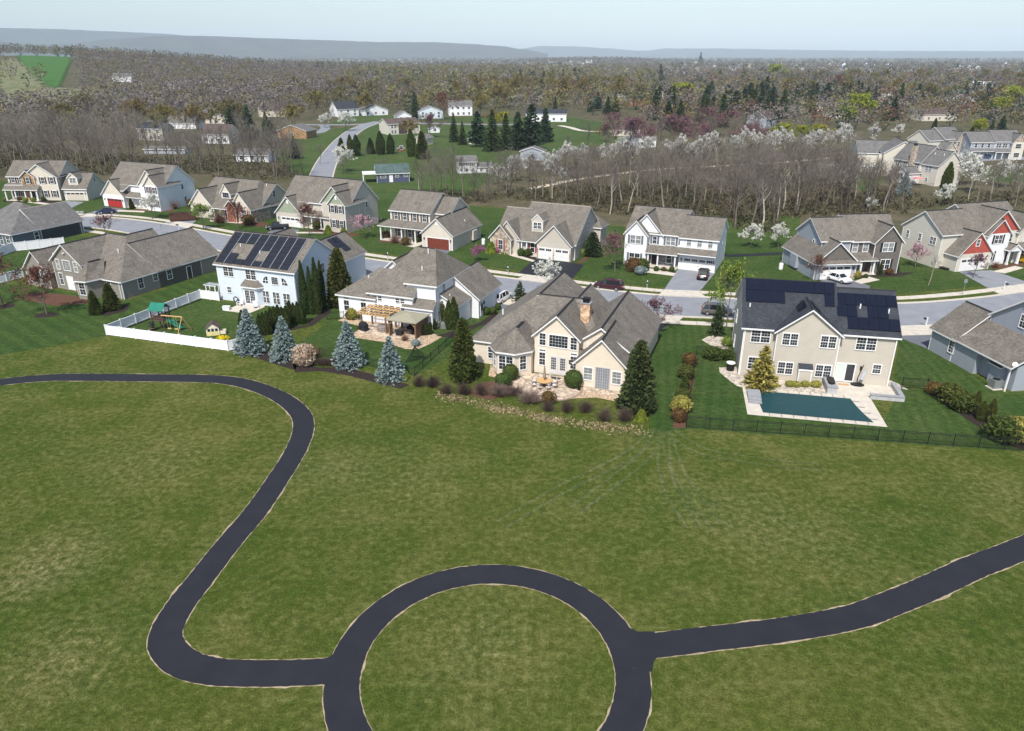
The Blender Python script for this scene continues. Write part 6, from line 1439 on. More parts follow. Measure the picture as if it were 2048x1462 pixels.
# street and front-yard trees
pp('red0', 95, 631, 92, 'russet-budded tree in a mulch ring on the left lawn', wide=1.05); pp('red1', 7, 613, 100, 'russet-budded tree cut by the left edge', wide=1.0); pp('pale1', 112, 475, 38, 'slender bare street tree near the slate blue house'); pp('purple0', 213, 480, 44, 'bare purple-budded street tree beyond the long ranch house', wide=1.0)
pp('white0', 305, 440, 46, 'white flowering tree in front of the red garage house', wide=1.0); pp('fresh0', 408, 462, 48, 'fresh yellow-green tree beside the dumpster', wide=1.1); pp('red0', 478, 460, 52, 'russet bare tree before the stone porch house'); pp('red1', 620, 473, 60, 'rusty bare tree before the green gabled house', wide=.9); pp('pink0', 728, 478, 46, 'pale pink-brown tree right of the green gabled house', wide=1.1)
pp('purple1', 1230, 545, 72, 'purple-budded tree left of the white twin-gabled house', wide=1.0); pp('white1', 1098, 588, 60, 'white blossom street tree behind the cream house roof', wide=.95); pp('rose0', 956, 528, 32, 'bright pink flowering tree on the lawn', wide=1.0); pp('younggreen', 1040, 606, 38, 'small dense evergreen in front of the white car', wide=1.3)
pp('rose1', 1300, 668, 46, 'bare magenta-budded redbud by the dark driveway', wide=1.1) if 0 else pp('purple0', 1318, 664, 56, 'magenta-budded bare redbud by the dark driveway', wide=1.3)
pp('fresh1', 1452, 662, 124, 'yellow-budded street tree beside the tan house', wide=.62); pp('pink1', 1830, 536, 44, 'weeping pink cherry between two houses', wide=1.2); pp('pale1', 1855, 577, 60, 'bare pale young tree on the right lawn', wide=.9); pp('purple1', 1945, 558, 46, 'dark purple-leaved tree before the red gabled house', wide=1.0); pp('red1', 1628, 567, 50, 'russet bare tree beside the white car driveway', wide=.9)
pp('white0', 1556, 497, 42, 'white blossom tree left of the grey shake house'); pp('white1', 1500, 500, 44, 'thin blossom tree on the bank left of the grey shake house'); pp('gold0', 1455, 580, 44, 'yellow-brown shrub tree right of the black car', wide=.8); pp('cone1', 1185, 512, 46, 'dark evergreen behind the stone cottage', wide=1.3, name='conifer')
for px, py, h, k, lab in [(1178, 510, 28, 'globe', 'big round green shrub at the right of the stone cottage'), (1165, 517, 14, 'freshbush', 'small yellow-green shrub beside the stone cottage'), (983, 507, 22, 'globelime', 'green cone shrub left of the rose-shuttered window'), (1013, 508, 24, 'globelime', 'green cone shrub right of the rose-shuttered window'), (998, 508, 14, 'pinkbush', 'pink azalea under the rose-shuttered window'), (1042, 514, 15, 'globe', 'round green shrub at the stone cottage walk'), (1056, 516, 14, 'loose', 'dark low shrub beside the garage of the stone cottage'), (833, 490, 14, 'globe', 'round green shrub on the walk of the mahogany-door house'), (790, 490, 18, 'russetbush', 'wide brown shrub before the long porch'), (812, 494, 16, 'rustbush', 'red-brown shrub before the long porch'), (772, 480, 14, 'rustbush', 'red-brown shrub at the left porch post'),
 (1265, 548, 26, 'rustbush', 'rust-coloured bush before the white twin-gabled house'), (1283, 543, 24, 'loose', 'dark green shrub at the twin-gabled porch'), (1281, 550, 16, 'bluebush', 'blue-grey mounded shrub at the twin-gabled porch'), (1312, 544, 10, 'globe', 'round shrub, left of three before the porch'), (1327, 545, 8, 'rustbush', 'small brown shrub between the round ones'), (1343, 547, 10, 'globe', 'round shrub, right of three before the porch'), (1710, 560, 15, 'goldbush', 'golden round shrub beside the white car'), (1758, 553, 26, 'spruce0', 'dwarf spruce right of the grey shake porch'), (1790, 548, 24, 'younggreen', 'dwarf evergreen before the double window'), (1776, 553, 12, 'rustbush', 'russet low shrub between the dwarf evergreens'), (1730, 561, 8, 'loose', 'low green shrub in the grey shake house bed'), (2040, 528, 14, 'yflower', 'yellow flowering bush at the right edge'), (1990, 537, 14, 'russetbush', 'brown shrub before the red gabled house'),
 (265, 420, 20, 'cone0', 'dark round evergreen beside the red garage'), (325, 421, 15, 'globelime', 'yellowish cone shrub before the red garage house'), (350, 418, 8, 'globe', 'small globe shrub at the corner of the red garage house'), (345, 420, 22, 'russetbush', 'bare brown shrub at the corner of the red garage house'), (385, 415, 16, 'rustbush', 'brown shrub between the first houses'), (12, 402, 8, 'freshbush', 'small green shrub at far left porch'), (40, 404, 8, 'rustbush', 'red-brown small shrub at far left porch'), (52, 405, 9, 'freshbush', 'light green small shrub at far left porch'), (68, 406, 9, 'freshbush', 'light green shrub by the far left door'), (88, 404, 8, 'loose', 'dark small shrub by the cream corner'), (440, 446, 26, 'russetbush', 'rusty bare shrub in the stone porch bed'), (498, 450, 20, 'rustbush', 'brown shrub before the stone porch house'), (657, 468, 16, 'globelime', 'green cone left of the lower windows'), (688, 473, 16, 'globelime', 'green cone at the right corner of the green gabled house'), (635, 460, 16, 'loose', 'green shrub at the porch of the green gabled house'), (92, 462, 22, 'cone0', 'golden-green conifer at the slate blue house'), (70, 470, 16, 'loose', 'low shrub at the slate blue house')]:
    pp(k, px, py, h, lab, 'shrub')
pp('yflower', 447, 691, 9, 'clump of yellow flowers inside the white fence', 'flowers', wide=1.6, name='flower_clump')

# woods behind the far row: the largest bare trees one by one
rng = random.Random(77); RG = np.random.default_rng(5)
HOUSES_PX = [((720, 815), 352), ((900, 985), 345), ((735, 840), 270), ((660, 790), 236), ((295, 395), 260), ((285, 320), 285), ((405, 460), 250), ((410, 460), 290), ((470, 540), 325), ((1740, 1950), 350), ((1060, 1130), 245), ((1030, 1095), 322)]
def clear_of(px, py, hpx):
    for (a, b), yb in HOUSES_PX:
        if a - 3 < px < b + 3 and py > yb - 2 and py - hpx < yb - 8: return False
    return True
KEEP_OUT = []
def wpoly(*px): return [gt(*p) for p in px]
def scatter(px, n, mind, seed, tries=60):
    P = list(px) if isinstance(px, tuple) else wpoly(*px); r = random.Random(seed); xs = [p[0] for p in P]; ys = [p[1] for p in P]; out = []
    grid = {}
    for _ in range(n * tries):
        if len(out) >= n: break
        x, y = r.uniform(min(xs), max(xs)), r.uniform(min(ys), max(ys))
        if not inside((x, y), P): continue
        k = (int(x // mind), int(y // mind))
        if any((x - a) ** 2 + (y - b) ** 2 < mind ** 2 for i in (-1, 0, 1) for j in (-1, 0, 1) for a, b in grid.get((k[0] + i, k[1] + j), ())): continue
        grid.setdefault(k, []).append((x, y)); out.append((x, y))
    return out
def to_px(x, y, z=0.0):
    c, s = math.cos(PITCH), math.sin(PITCH); dz = z - CAM_H; dep = y * c - dz * s; return (1024 + FPX * x / dep, 731 - FPX * (y * s + dz * c) / dep)
road_pts = [tuple(p) for p in resample(road2, 4)]
trail_pts = [gp(*p) for p in [(1060, 378), (1090, 372), (1160, 358), (1230, 349), (1300, 340), (1360, 336), (1420, 333), (1490, 329), (1560, 325), (1630, 319), (1700, 312)]]
def woods(px, n, mind, seed, h0, h1, road=True):
    out = []
    for x, y in scatter(px, n, mind, seed):
        H = rng.uniform(h0, h1); a = to_px(x, y, terr(x, y)); b = to_px(x, y, terr(x, y) + H)
        if not clear_of(a[0], a[1], a[1] - b[1]) and rng.random() > .4: continue
        if any((x - q[0]) ** 2 + (y - q[1]) ** 2 < 36 for q in road_pts): continue
        out.append((x, y, H))
    return out
WB = [(830, 385), (985, 388), (1090, 382), (1300, 368), (1500, 358), (1680, 352), (1710, 372), (1700, 395), (1800, 412), (1810, 430), (1560, 440), (1560, 470), (1480, 470), (1440, 432), (1260, 432), (1200, 428), (1100, 410), (1010, 400), (960, 408), (900, 405)]
WR = [(1700, 395), (1790, 372), (1860, 405), (2100, 380), (2100, 420), (1990, 415), (1860, 415), (1800, 425)]
WA = [(-80, 372), (0, 345), (200, 352), (330, 345), (430, 355), (560, 362), (610, 350), (560, 330), (480, 312), (300, 315), (100, 300), (-80, 290)]
WA2 = [(-80, 288), (100, 296), (240, 290), (290, 292), (560, 300), (600, 280), (420, 296), (330, 270), (200, 265), (0, 262), (-80, 262)]
tr = [(t, 'b') for t in woods(WB, 330, 4.2, 3, 8.5, 13.5)] + [(t, 'b') for t in woods(WR, 60, 5, 9, 8, 12)] + [(t, 'b') for t in woods([(985, 378), (1200, 340), (1500, 314), (1735, 300), (1735, 318), (1500, 332), (1200, 356), (990, 388)], 60, 5, 19, 8, 11)] + [(t, 'a') for t in woods(WA, 240, 4.8, 4, 10, 15)] + [(t, 'a') for t in woods(WA2, 120, 7, 5, 10, 15)]
tr.sort(key=lambda q: -q[0][2] / math.hypot(q[0][0], q[0][1]))
LB = {'b': ('leafless grey-brown tree in the woods behind the middle and right houses', 'leafless trees in the right woods'), 'a': ('leafless grey-brown tree in the woods behind the left houses', 'leafless trees in the left woods')}
for (x, y, H), w in tr[:285]:
    k = 'pale%d' % rng.randrange(2) if (w == 'b' and rng.random() < .22) else 'bare%d' % rng.randrange(5)
    plant(k, x, y, H, LB[w][0], 'tree', LB[w][1], rng.uniform(.9, 1.2), 'bare_tree')
def mass(name, pts, keys, mats, lod=1.0, seed=1, mi_of=None):
    """the rest of a wood as one object"""
    r = np.random.default_rng(seed); Vs = []; Fs = []; Ms = []; k = 0
    for x, y, H in pts:
        key = keys[r.integers(len(keys))]; V, F, mi = LODS[key]; a = r.uniform(0, 6.283); c, s = math.cos(a), math.sin(a)
        sc = H * r.uniform(.9, 1.15); W = V.copy(); w = W[:, 0] * c - W[:, 1] * s; W[:, 1] = (W[:, 0] * s + W[:, 1] * c) * sc + y; W[:, 0] = w * sc + x; W[:, 2] = W[:, 2] * H + terr(x, y)
        Vs.append(W); Fs.append(F + k); Ms.append(mi); k += len(W)
    o = link(name, npmesh(name, np.concatenate(Vs), np.concatenate(Fs), mats, mi=np.concatenate(Ms))); o['kind'] = 'stuff'; return o
LODS = {}
def lod_bare(key, seed, levels=(8, 5, 4), mi=0, n_leaf=0, lsize=.05, lmi=1, **kw):
    rg = np.random.default_rng(seed); s, tips = skeleton(rg, 1.0, levels=levels, **kw); s = [(a, b, max(c, .0035), max(d, .0025), l) for a, b, c, d, l in s if l != 3] + [(a, b, .004, .002, l) for a, b, c, d, l in s if l == 3]
    V, F = seg_mesh(s, (3, 3, 3, 3)); m = np.full(len(F), mi)
    if n_leaf:
        idx = rg.integers(0, len(tips), n_leaf); lf = leaf_quads(rg, [tips[i][0] for i in idx], lsize, lsize); V, F = join((V, F), lf); m = np.r_[m, np.full(n_leaf, lmi)]
    LODS[key] = (V, F, m)
for i in range(4): lod_bare('m%d' % i, 100 + i, (7, 4, 3), 0, spread=.42, up=.85)
rest = [t for t, w in tr[285:]]
if rest: mass('woodland', rest, ['m0', 'm1', 'm2', 'm3'], [TWIG], seed=2)
# brush on the woodland floor
LODS['brush'] = (*leaf_quads(np.random.default_rng(8), np.random.default_rng(9).normal(0, 1, (26, 3)) * [.45, .45, .25] + [0, 0, .35], .22, .05), np.zeros(26, int))
br = [(x, y, rng.uniform(.8, 2.2)) for q, n, s in ((WB, 1500, 31), (WA, 700, 32), (WR, 250, 33)) for x, y in scatter(q, n, 1.6, s, 4) if min((x - a) ** 2 + (y - b) ** 2 for a, b in trail_pts) > 4]
o = mass('undergrowth', br, ['brush'], [L_('brown_brush', (0.115, 0.085, 0.058), (0.095, 0.095, 0.042))], seed=4)

# white blossom trees
G = 'white blossoming trees along the trail'
for k, (px, py) in enumerate(q for n_, q in enumerate([(985, 372), (1003, 378), (1020, 366), (1040, 360), (1056, 366), (1075, 352), (1095, 346), (1112, 352), (1130, 342), (1150, 338), (1168, 344), (1186, 336), (1204, 333), (1222, 338), (1244, 331), (1262, 335), (1290, 328), (1310, 330), (1335, 326), (1358, 322), (1382, 326), (1404, 318), (1425, 320), (1446, 314), (1470, 316), (1492, 310), (1515, 308), (1545, 310), (1565, 316), (1590, 312), (1612, 316), (1632, 312), (1655, 304), (1672, 308), (1690, 304), (1710, 302), (1745, 296), (1098, 372), (1130, 378), (1398, 344), (1540, 348)]) if n_ % 6 != 5):
    pp('blos%d' % (k % 3), px, py, 40 + (k * 7) % 17, 'white blossoming tree in the row along the pale trail', 'tree', G, .92, 'blossom_tree')
for px, py, h, lab in [(692, 262, 34, 'wide white flowering tree at the road bend'), (650, 256, 26, 'pale blossom tree left of the road bend'), (690, 345, 46, 'thin white blossom tree beside the curving road'), (1690, 392, 48, 'white blossom tree on the slope left of the deck house'), (1740, 425, 26, 'small white blossom tree behind the grey shake house'), (1885, 412, 40, 'small white blossom tree behind the red gabled house'), (1240, 218, 26, 'white blossom tree before the orange brick house'), (1770, 215, 26, 'white blossom tree among the right evergreens'), (1920, 372, 60, 'large pale blossom tree right of the deck house'), (1945, 385, 56, 'second large pale blossom tree right of the deck house'), (2010, 376, 50, 'pale blossom tree at the right edge'), (1795, 275, 24, 'blossom tree behind the blank gable house'), (1650, 375, 44, 'thin blossom tree in the right woods')]: pp('white%d' % (px % 2), px, py, h, lab, wide=1.1, name='blossom_tree')

# single conifers and budding trees of the neighbourhood
ev = [(985, 303, 78, 'spruce0'), (1012, 298, 66, 'spruce0'), (1062, 300, 84, 'pine0'), (1090, 284, 62, 'pine1'), (925, 290, 44, 'spruce1'), (908, 284, 52, 'spruce1'), (955, 294, 66, 'pine0'), (1035, 300, 70, 'pine1'), (831, 238, 50, 'spruce0'), (465, 272, 50, 'pine0'), (500, 280, 62, 'pine1'), (535, 275, 48, 'spruce0'), (545, 295, 50, 'pine0'), (448, 286, 30, 'pine1'), (702, 312, 40, 'arb0'), (714, 313, 40, 'arbd1'), (684, 312, 34, 'cone0'), (762, 310, 44, 'arbd1'), (782, 308, 38, 'arbd1'), (823, 314, 52, 'arb0'), (845, 318, 52, 'cone0'), (742, 308, 30, 'cone1'), (580, 232, 26, 'spruce0'), (275, 225, 26, 'pine0'), (262, 228, 22, 'spruce0'), (590, 318, 42, 'pine1'), (1110, 232, 36, 'spruce1'), (1180, 225, 30, 'spruce0'), (1195, 222, 34, 'pine0'), (1215, 230, 34, 'pine1'), (1230, 225, 38, 'spruce0'), (1160, 200, 22, 'spruce1'), (1320, 165, 34, 'spruce0'), (1400, 128, 22, 'spruce0'), (1805, 392, 46, 'bluespruce0'), (1888, 390, 60, 'arb0'), (1980, 272, 30, 'spruce0'), (2000, 268, 34, 'pine0'), (1940, 280, 26, 'cone0'), (1868, 258, 20, 'cone0'), (1420, 262, 30, 'pine0'), (1720, 330, 20, 'pine0')]
for k, (px, py, h, key) in enumerate(ev):
    pos = 'left' if px < 640 else 'middle' if px < 1240 else 'right'
    kind = {'s': 'pointed dark spruce', 'p': 'broad dark pine', 'a': 'narrow olive arborvitae', 'c': 'rounded olive conifer', 'b': 'bluish spruce'}[key[0]]
    dep = 'behind the near roofs' if py > 330 else 'among the neighbourhood houses' if py > 240 else 'in the far trees'
    pp(key, px, py, h, '%s %s at the %s of the view' % (kind, dep, pos), 'tree', '%ss %s at the %s' % (kind, dep, pos), 1.0, 'evergreen_tree')
def sc_trees(zone, n, mind, seed, keys, h0, h1, label, group, name='budding_tree'):
    for x, y in scatter(zone, n, mind, seed):
        plant(keys[rng.randrange(len(keys))], x, y, rng.uniform(h0, h1), label, 'tree', group, rng.uniform(.9, 1.2), name)
sc_trees([(1290, 262), (1440, 268), (1580, 240), (1560, 195), (1300, 205)], 34, 11, 61, ['pine0', 'pine1', 'spruce0'], 13, 20, 'dark evergreen in the thick belt right of the brick house', 'dark evergreens in the right belt', 'evergreen_tree')
sc_trees([(1580, 240), (1800, 245), (1880, 205), (1700, 190), (1570, 195)], 22, 13, 62, ['pine0', 'pine1', 'spruce1'], 12, 19, 'dark evergreen among the far right trees', 'dark evergreens far right', 'evergreen_tree')
sc_trees([(1030, 172), (1150, 176), (1160, 163), (1040, 160)], 16, 16, 63, ['spruce0', 'spruce1', 'pine1'], 14, 20, 'dark evergreen in the clump below the skyline suburb', 'dark evergreen clump in the middle', 'evergreen_tree')
sc_trees([(1880, 225), (2060, 215), (2060, 185), (1900, 190)], 10, 15, 64, ['pine0', 'spruce0'], 12, 18, 'dark evergreen near the right-hand barn', 'dark evergreens near the barn', 'evergreen_tree')
for px, py, h, key, lab in [(1362, 213, 42, 'yellow0', 'bright yellow-green tree right of the brick house'), (1380, 200, 30, 'yellow1', 'second bright yellow-green tree right of the brick house'), (1716, 246, 52, 'yellow0', 'bright yellow tree between dark evergreens on the right'), (1696, 255, 40, 'yellow1', 'bright yellow tree, lower of the pair on the right'), (1002, 262, 34, 'yellow0', 'bright yellow tree behind the pines'), (1958, 275, 34, 'yellow1', 'yellow tree behind the right cul-de-sac'), (1990, 240, 40, 'yellow0', 'yellow-green tree at the far right'), (2025, 225, 48, 'yellow1', 'tall yellow-green tree at the right edge'), (1549, 165, 32, 'yellow0', 'small yellow tree on the right skyline'), (1725, 165, 16, 'yellow1', 'small yellow tree in the far right'), (1822, 190, 24, 'yellow0', 'yellow tree left of the pale barn'), (150, 255, 30, 'yellow1', 'yellow-green tree in the left woods'), (195, 245, 24, 'yellow0', 'second yellow-green tree in the left woods'), (1560, 285, 34, 'yellow0', 'yellow willow behind the blossom row, left'), (1600, 288, 34, 'yellow1', 'yellow willow behind the blossom row, middle'), (1635, 285, 32, 'yellow0', 'yellow willow behind the blossom row, right'),
  (884, 222, 30, 'red0', 'dark red-budded tree at the middle distance'), (888, 240, 50, 'red1', 'large red-budded tree by the cross road'), (790, 214, 26, 'red0', 'red-budded tree above the white gabled house'), (560, 222, 26, 'red1', 'red-budded tree left of the loop drive'), (118, 270, 22, 'red0', 'red-budded tree in the left woods'), (1120, 212, 34, 'red1', 'red-budded tree in the middle far trees'), (1495, 250, 40, 'red0', 'russet tree left of the grey-green house'), (1670, 188, 34, 'red1', 'red-budded tree in the far right trees'), (425, 225, 24, 'red0', 'russet tree behind the cream house'), (1735, 358, 0, 'red0', ''),
  (985, 258, 34, 'gold1', 'golden tree left of the pines'), (918, 285, 40, 'gold0', 'golden-budded tree before the split-level house') if 0 else (820, 282, 40, 'gold0', 'golden-budded tree before the split-level house'), (862, 275, 44, 'purple0', 'bare purple tree right of the split-level house'), (735, 232, 40, 'gold1', 'golden-budded tree behind the stepped-roof house'), (1228, 272, 44, 'purple1', 'wide bare grey tree on the green rise'), (1205, 285, 30, 'gold0', 'small golden tree beside the gravel drive'), (960, 236, 42, 'gold1', 'golden tree right of the tall white house')]:
    if h: pp(key, px, py, h, lab, name='budding_tree', wide=1.1)
for k, (px, py, h) in enumerate([(846, 402, 66), (868, 392, 74), (905, 400, 84), (926, 402, 88), (945, 396, 76), (972, 392, 70), (690, 352, 40), (1000, 344, 44), (875, 330, 40), (640, 330, 40), (560, 345, 60), (735, 330, 34), (770, 360, 44), (905, 350, 60)]): pp('bare%d' % (k % 5), px, py, h, 'tall leafless tree standing alone on the green behind the street', 'tree', 'leafless trees on the middle lawns', 1.0, 'bare_tree')
pp('redbush', 1672, 335, 24, 'round red shrub on the lawn left of the deck house', 'shrub')
sc_trees([(880, 225), (1300, 232), (1290, 178), (900, 182)], 46, 14, 71, ['olive0', 'olive1', 'gold0', 'gold1', 'bare0'], 12, 19, 'olive-budded tree in the middle far neighbourhood', 'olive budding trees in the middle')
sc_trees([(560, 228), (860, 222), (860, 185), (580, 190)], 30, 14, 72, ['olive0', 'olive1', 'gold0', 'bare1', 'bare2'], 12, 19, 'olive-budded tree behind the road bend houses', 'olive budding trees behind the road bend')
sc_trees([(1560, 235), (2060, 235), (2060, 160), (1560, 165)], 56, 16, 73, ['olive0', 'olive1', 'gold1', 'bare3', 'bare4', 'olive0'], 12, 19, 'olive-budded tree in the far right neighbourhood', 'olive budding trees far right')
sc_trees([(100, 300), (640, 262), (640, 232), (100, 245)], 34, 14, 74, ['olive0', 'gold0', 'bare0', 'bare1'], 11, 17, 'budding tree among the left houses', 'budding trees among the left houses')
sc_trees([(1120, 312), (1500, 305), (1540, 268), (1440, 262), (1280, 268), (1240, 292), (1130, 306)], 44, 9, 75, ['bare0', 'bare1', 'purple0', 'bare3'], 8, 13, 'bare brown tree in the brush behind the blossom row', 'bare brown trees behind the blossom row', 'bare_tree')

# the far woods and suburb trees: too many to count, one object per wood
def far_leaf(key, seed, n, sx, sz, z0, size):
    r = np.random.default_rng(seed); p = r.normal(0, 1, (n, 3)); p /= np.linalg.norm(p, axis=1)[:, None]; p *= r.uniform(.55, 1, (n, 1)) ** .6
    P = p * [sx, sx, sz] + [0, 0, z0]; LODS[key] = (*leaf_quads(r, P, size, size * .2), np.zeros(n, int))
def polar(px0, px1, d0, d1):
    a0, a1 = (px0 - 1024) / FPX * math.cos(PITCH), (px1 - 1024) / FPX * math.cos(PITCH)
    f = lambda a, d: (d * math.sin(math.atan(a)), d * math.cos(math.atan(a)))
    return (f(a0, d0), f((a0 + a1) / 2, d0), f(a1, d0), f(a1, d1), f((a0 + a1) / 2, d1), f(a0, d1))
for i in range(3): far_leaf('fb%d' % i, 200 + i, 60, .34 + .04 * i, .38, .60, .062)
for i in range(2): far_leaf('fd%d' % i, 220 + i, 22, .36, .36, .58, .12)
far_leaf('fc0', 210, 55, .22, .48, .48, .07)
for m, k in ((0, 'fb'), (1, 'fo'), (2, 'fg'), (3, 'fr'), (4, 'fe'), (5, 'fw')):
    if m:
        for i in range(2): V, F, _ = LODS['fb%d' % i]; LODS['%s%d' % (k, i)] = (V, F, np.full(len(F), m))
V, F, _ = LODS['fc0']; LODS['fe0'] = LODS['fe1'] = (V, F, np.full(len(F), 4))
LODS['fdo'] = (*LODS['fd0'][:2], np.full(22, 1)); LODS['fde'] = (*LODS['fd1'][:2], np.full(22, 4))
FM = [LF['greyb'], LF['olive'], LF['gold'], LF['red'], LF['pine'], LF['white']]
def wood(name, zones, keys, seed):
    pts = []
    for px, n, mind, h0, h1 in zones:
        for x, y in scatter(px, n, mind, seed + len(pts), 6):
            if any((x - a) ** 2 + (y - b) ** 2 < 17 ** 2 for a, b in NEARH.get((int(x // 60), int(y // 60)), ())): continue
            pts.append((x, y, rng.uniform(h0, h1)))
    return mass(name, pts, keys, FM, seed=seed)
NEARH = {}
for a, b in FAR_H:
    for i in (-1, 0, 1):
        for j in (-1, 0, 1): NEARH.setdefault((int(a // 60) + i, int(b // 60) + j), []).append((a, b))
bare_k = ['fb0', 'fb1', 'fb2', 'fb0', 'fb1', 'fb2', 'fo0', 'fo1']
wood('hill_wood', [(polar(150, 735, 620, 1450), 2700, 8.5, 9, 13), ([(60, 208), (720, 212), (720, 184), (330, 186), (320, 200), (180, 207)], 700, 9, 12, 17), ([(-60, 262), (640, 240), (640, 214), (-60, 210)], 700, 9, 11, 16)], bare_k, 5)
wood('skyline_wood', [(polar(-80, 160, 1290, 1500), 420, 13, 13, 19), (polar(140, 720, 1250, 1560), 900, 15, 13, 20), ([(-60, 122), (20, 125), (60, 178), (-60, 176)], 24, 22, 12, 18), ([(70, 176), (100, 178), (95, 160), (75, 160)], 9, 14, 14, 18)], bare_k + ['fe0'], 6)
wood('middle_wood', [(polar(690, 1310, 560, 1500), 2300, 11, 12, 18), ([(640, 226), (900, 232), (1240, 232), (1290, 205), (900, 200), (640, 200)], 320, 10, 10, 15), (polar(620, 1300, 1500, 2200), 800, 22, 13, 19)], ['fb0', 'fo0', 'fb2', 'fo0', 'fo1', 'fg0', 'fe0', 'fb1', 'fg1', 'fr0'], 7)
wood('right_wood', [(polar(1280, 2090, 520, 1500), 2600, 13, 12, 18), ([(1290, 262), (1500, 262), (1800, 268), (1880, 225), (1290, 225)], 420, 9, 9, 14), ([(1880, 262), (2090, 262), (2090, 215), (1880, 225)], 160, 10, 9, 14), (polar(1280, 2090, 1500, 2200), 900, 22, 13, 20)], ['fb0', 'fb1', 'fo0', 'fo1', 'fg1', 'fe0', 'fb2', 'fb0', 'fr1', 'fe1', 'fb1', 'fb2', 'fo0'], 8)
wood('distant_wood', [(polar(560, 2090, 2100, 4200), 3400, 30, 13, 20), (polar(-60, 2120, 4200, 8200), 3000, 60, 18, 28)], ['fd0', 'fd1', 'fd0', 'fd1', 'fdo', 'fde'], 9)
wood('knoll_wood', [(((60, 3350), (600, 3350), (640, 3900), (20, 3900)), 420, 22, 16, 24)], ['fd0', 'fd1'], 10)

# ------------------------------------------------------------------ fences, yard things, cars
def span(a, b): return math.hypot(b[0] - a[0], b[1] - a[1]), math.atan2(b[1] - a[1], b[0] - a[0])
VINYL = M('white_vinyl', (0.76, 0.76, 0.77), 0.45, 0.03, 3)
_vin = {}
def vinyl_fence(name, label, pts, H=1.45, bay=2.4):
    root = empty(name, label, 'fence', (pts[0][0], pts[0][1], 0))
    post = MB().box(-.075, .075, -.075, .075, 0, H + .06).box(-.1, .1, -.1, .1, H + .06, H + .1).data('post', VINYL); first = True
    for a, b in zip(pts, pts[1:]):
        L, an = span(a, b); n = max(1, round(L / bay)); d = L / n
        for i in range(n + 1):
            if i == 0 and not first: continue
            t = i / n; o = link('post', post, root, (a[0] + (b[0] - a[0]) * t - pts[0][0], a[1] + (b[1] - a[1]) * t - pts[0][1], 0), an)
        first = False
        k = round(d, 2)
        if k not in _vin:
            q = MB(); q.box(.075, d - .075, -.05, .05, .08, .2).box(.075, d - .075, -.05, .05, H - .1, H)
            m = int((d - .15) / .19); s_ = (d - .15) / m
            pk = MB()
            for j in range(m): pk.box(.075 + j * s_ + .004, .075 + (j + 1) * s_ - .004, -.018, .018, .2, H - .1)
            _vin[k] = (q.data('rail', VINYL), pk.data('panel', VINYL))
        for i in range(n):
            t = i / n; p = (a[0] + (b[0] - a[0]) * t - pts[0][0], a[1] + (b[1] - a[1]) * t - pts[0][1], 0)
            link('rail', _vin[k][0], root, p, an); link('panel', _vin[k][1], root, p, an)
    return root
vinyl_fence('vinyl_fence', 'white vinyl panel fence round the lawn of the blue house', [gp(439, 602), gp(402, 597), gp(214, 670), gp(457, 702), gp(481, 697)])
vinyl_fence('vinyl_fence', 'white vinyl fence between the slate blue house and the long ranch house', [gp(0, 514), gp(28, 503), gp(130, 492)], 1.8)
vinyl_fence('vinyl_fence', 'short white vinyl fence left of the long ranch house', [gp(-20, 572), gp(48, 555)], 1.6)
# arbour over the garden gate
ax, ay = gp(424, 600); r = empty('garden_arbour', 'white arbour over the gate beside the blue house', 'arbour', (ax, ay, 0), R(-21))
for u in (-.9, .9):
    for v in (0.1, .9): MB().box(u - .06, u + .06, v - .06, v + .06, 0, 2.3).obj('post', VINYL, r)
for v in (.02, .98): MB().box(-1.2, 1.2, v - .03, v + .03, 2.3, 2.45).obj('beam', VINYL, r)
for i in range(6): MB().box(-1.0 + i * .4 - .025, -1.0 + i * .4 + .025, -.3, 1.3, 2.45, 2.55).obj('slat', VINYL, r)

IRONP = {}
def iron_fence(label, pts, H=1.35, bay=2.4, sep=.15, single=True, name='iron_fence', mat=IRON):
    root = empty(name, label, 'fence', (pts[0][0], pts[0][1], 0))
    post = MB().box(-.04, .04, -.04, .04, 0, H + .06).box(-.05, .05, -.05, .05, H + .06, H + .1).data('post', mat)
    pick = MB().box(-.011, .011, -.011, .011, .08, H - .02).data('picket', mat)
    for s_, (a, b) in enumerate(zip(pts, pts[1:])):
        L, an = span(a, b); n = max(1, round(L / bay)); d = L / n; ca, sa = math.cos(an), math.sin(an)
        for i in range(n + 1):
            if i == 0 and s_: continue
            link('post', post, root, (a[0] - pts[0][0] + ca * d * i, a[1] - pts[0][1] + sa * d * i, 0), an)
        mm = MB()
        for i in range(n):
            p = (a[0] - pts[0][0] + ca * d * i, a[1] - pts[0][1] + sa * d * i, 0); k = (round(d, 2), mat.name)
            if k not in IRONP: IRONP[k] = MB().box(.04, d - .04, -.018, .018, H - .04, H).box(.04, d - .04, -.018, .018, H - .2, H - .165).box(.04, d - .04, -.018, .018, .13, .165).data('rail', mat)
            link('rail', IRONP[k], root, p, an)
            m = int((d - .08) / sep)
            for j in range(1, m):
                x = .04 + (d - .08) * j / m
                if single and s_ == 0: link('picket', pick, root, (p[0] + ca * x, p[1] + sa * x, 0), an)
                else: mm.box(d * i + x - .011, d * i + x + .011, -.011, .011, .08, H - .02)
        if mm.f:
            o = mm.obj('picket', mat, root); o['kind'] = 'stuff'; o.location = (a[0] - pts[0][0], a[1] - pts[0][1], 0); o.rotation_euler = (0, 0, an)
    return root
iron_fence('black iron picket fence round the pool lawn of the tan house', [gp(1372, 855), gp(2060, 903)])
iron_fence('black iron picket fence along the left side of the pool lawn', [gp(1372, 853), gp(1392, 711), gp(1455, 712)], single=False)
iron_fence('black iron picket fence along the right side of the pool lawn', [gp(1803, 776), gp(1852, 779), gp(2062, 900)], single=False)
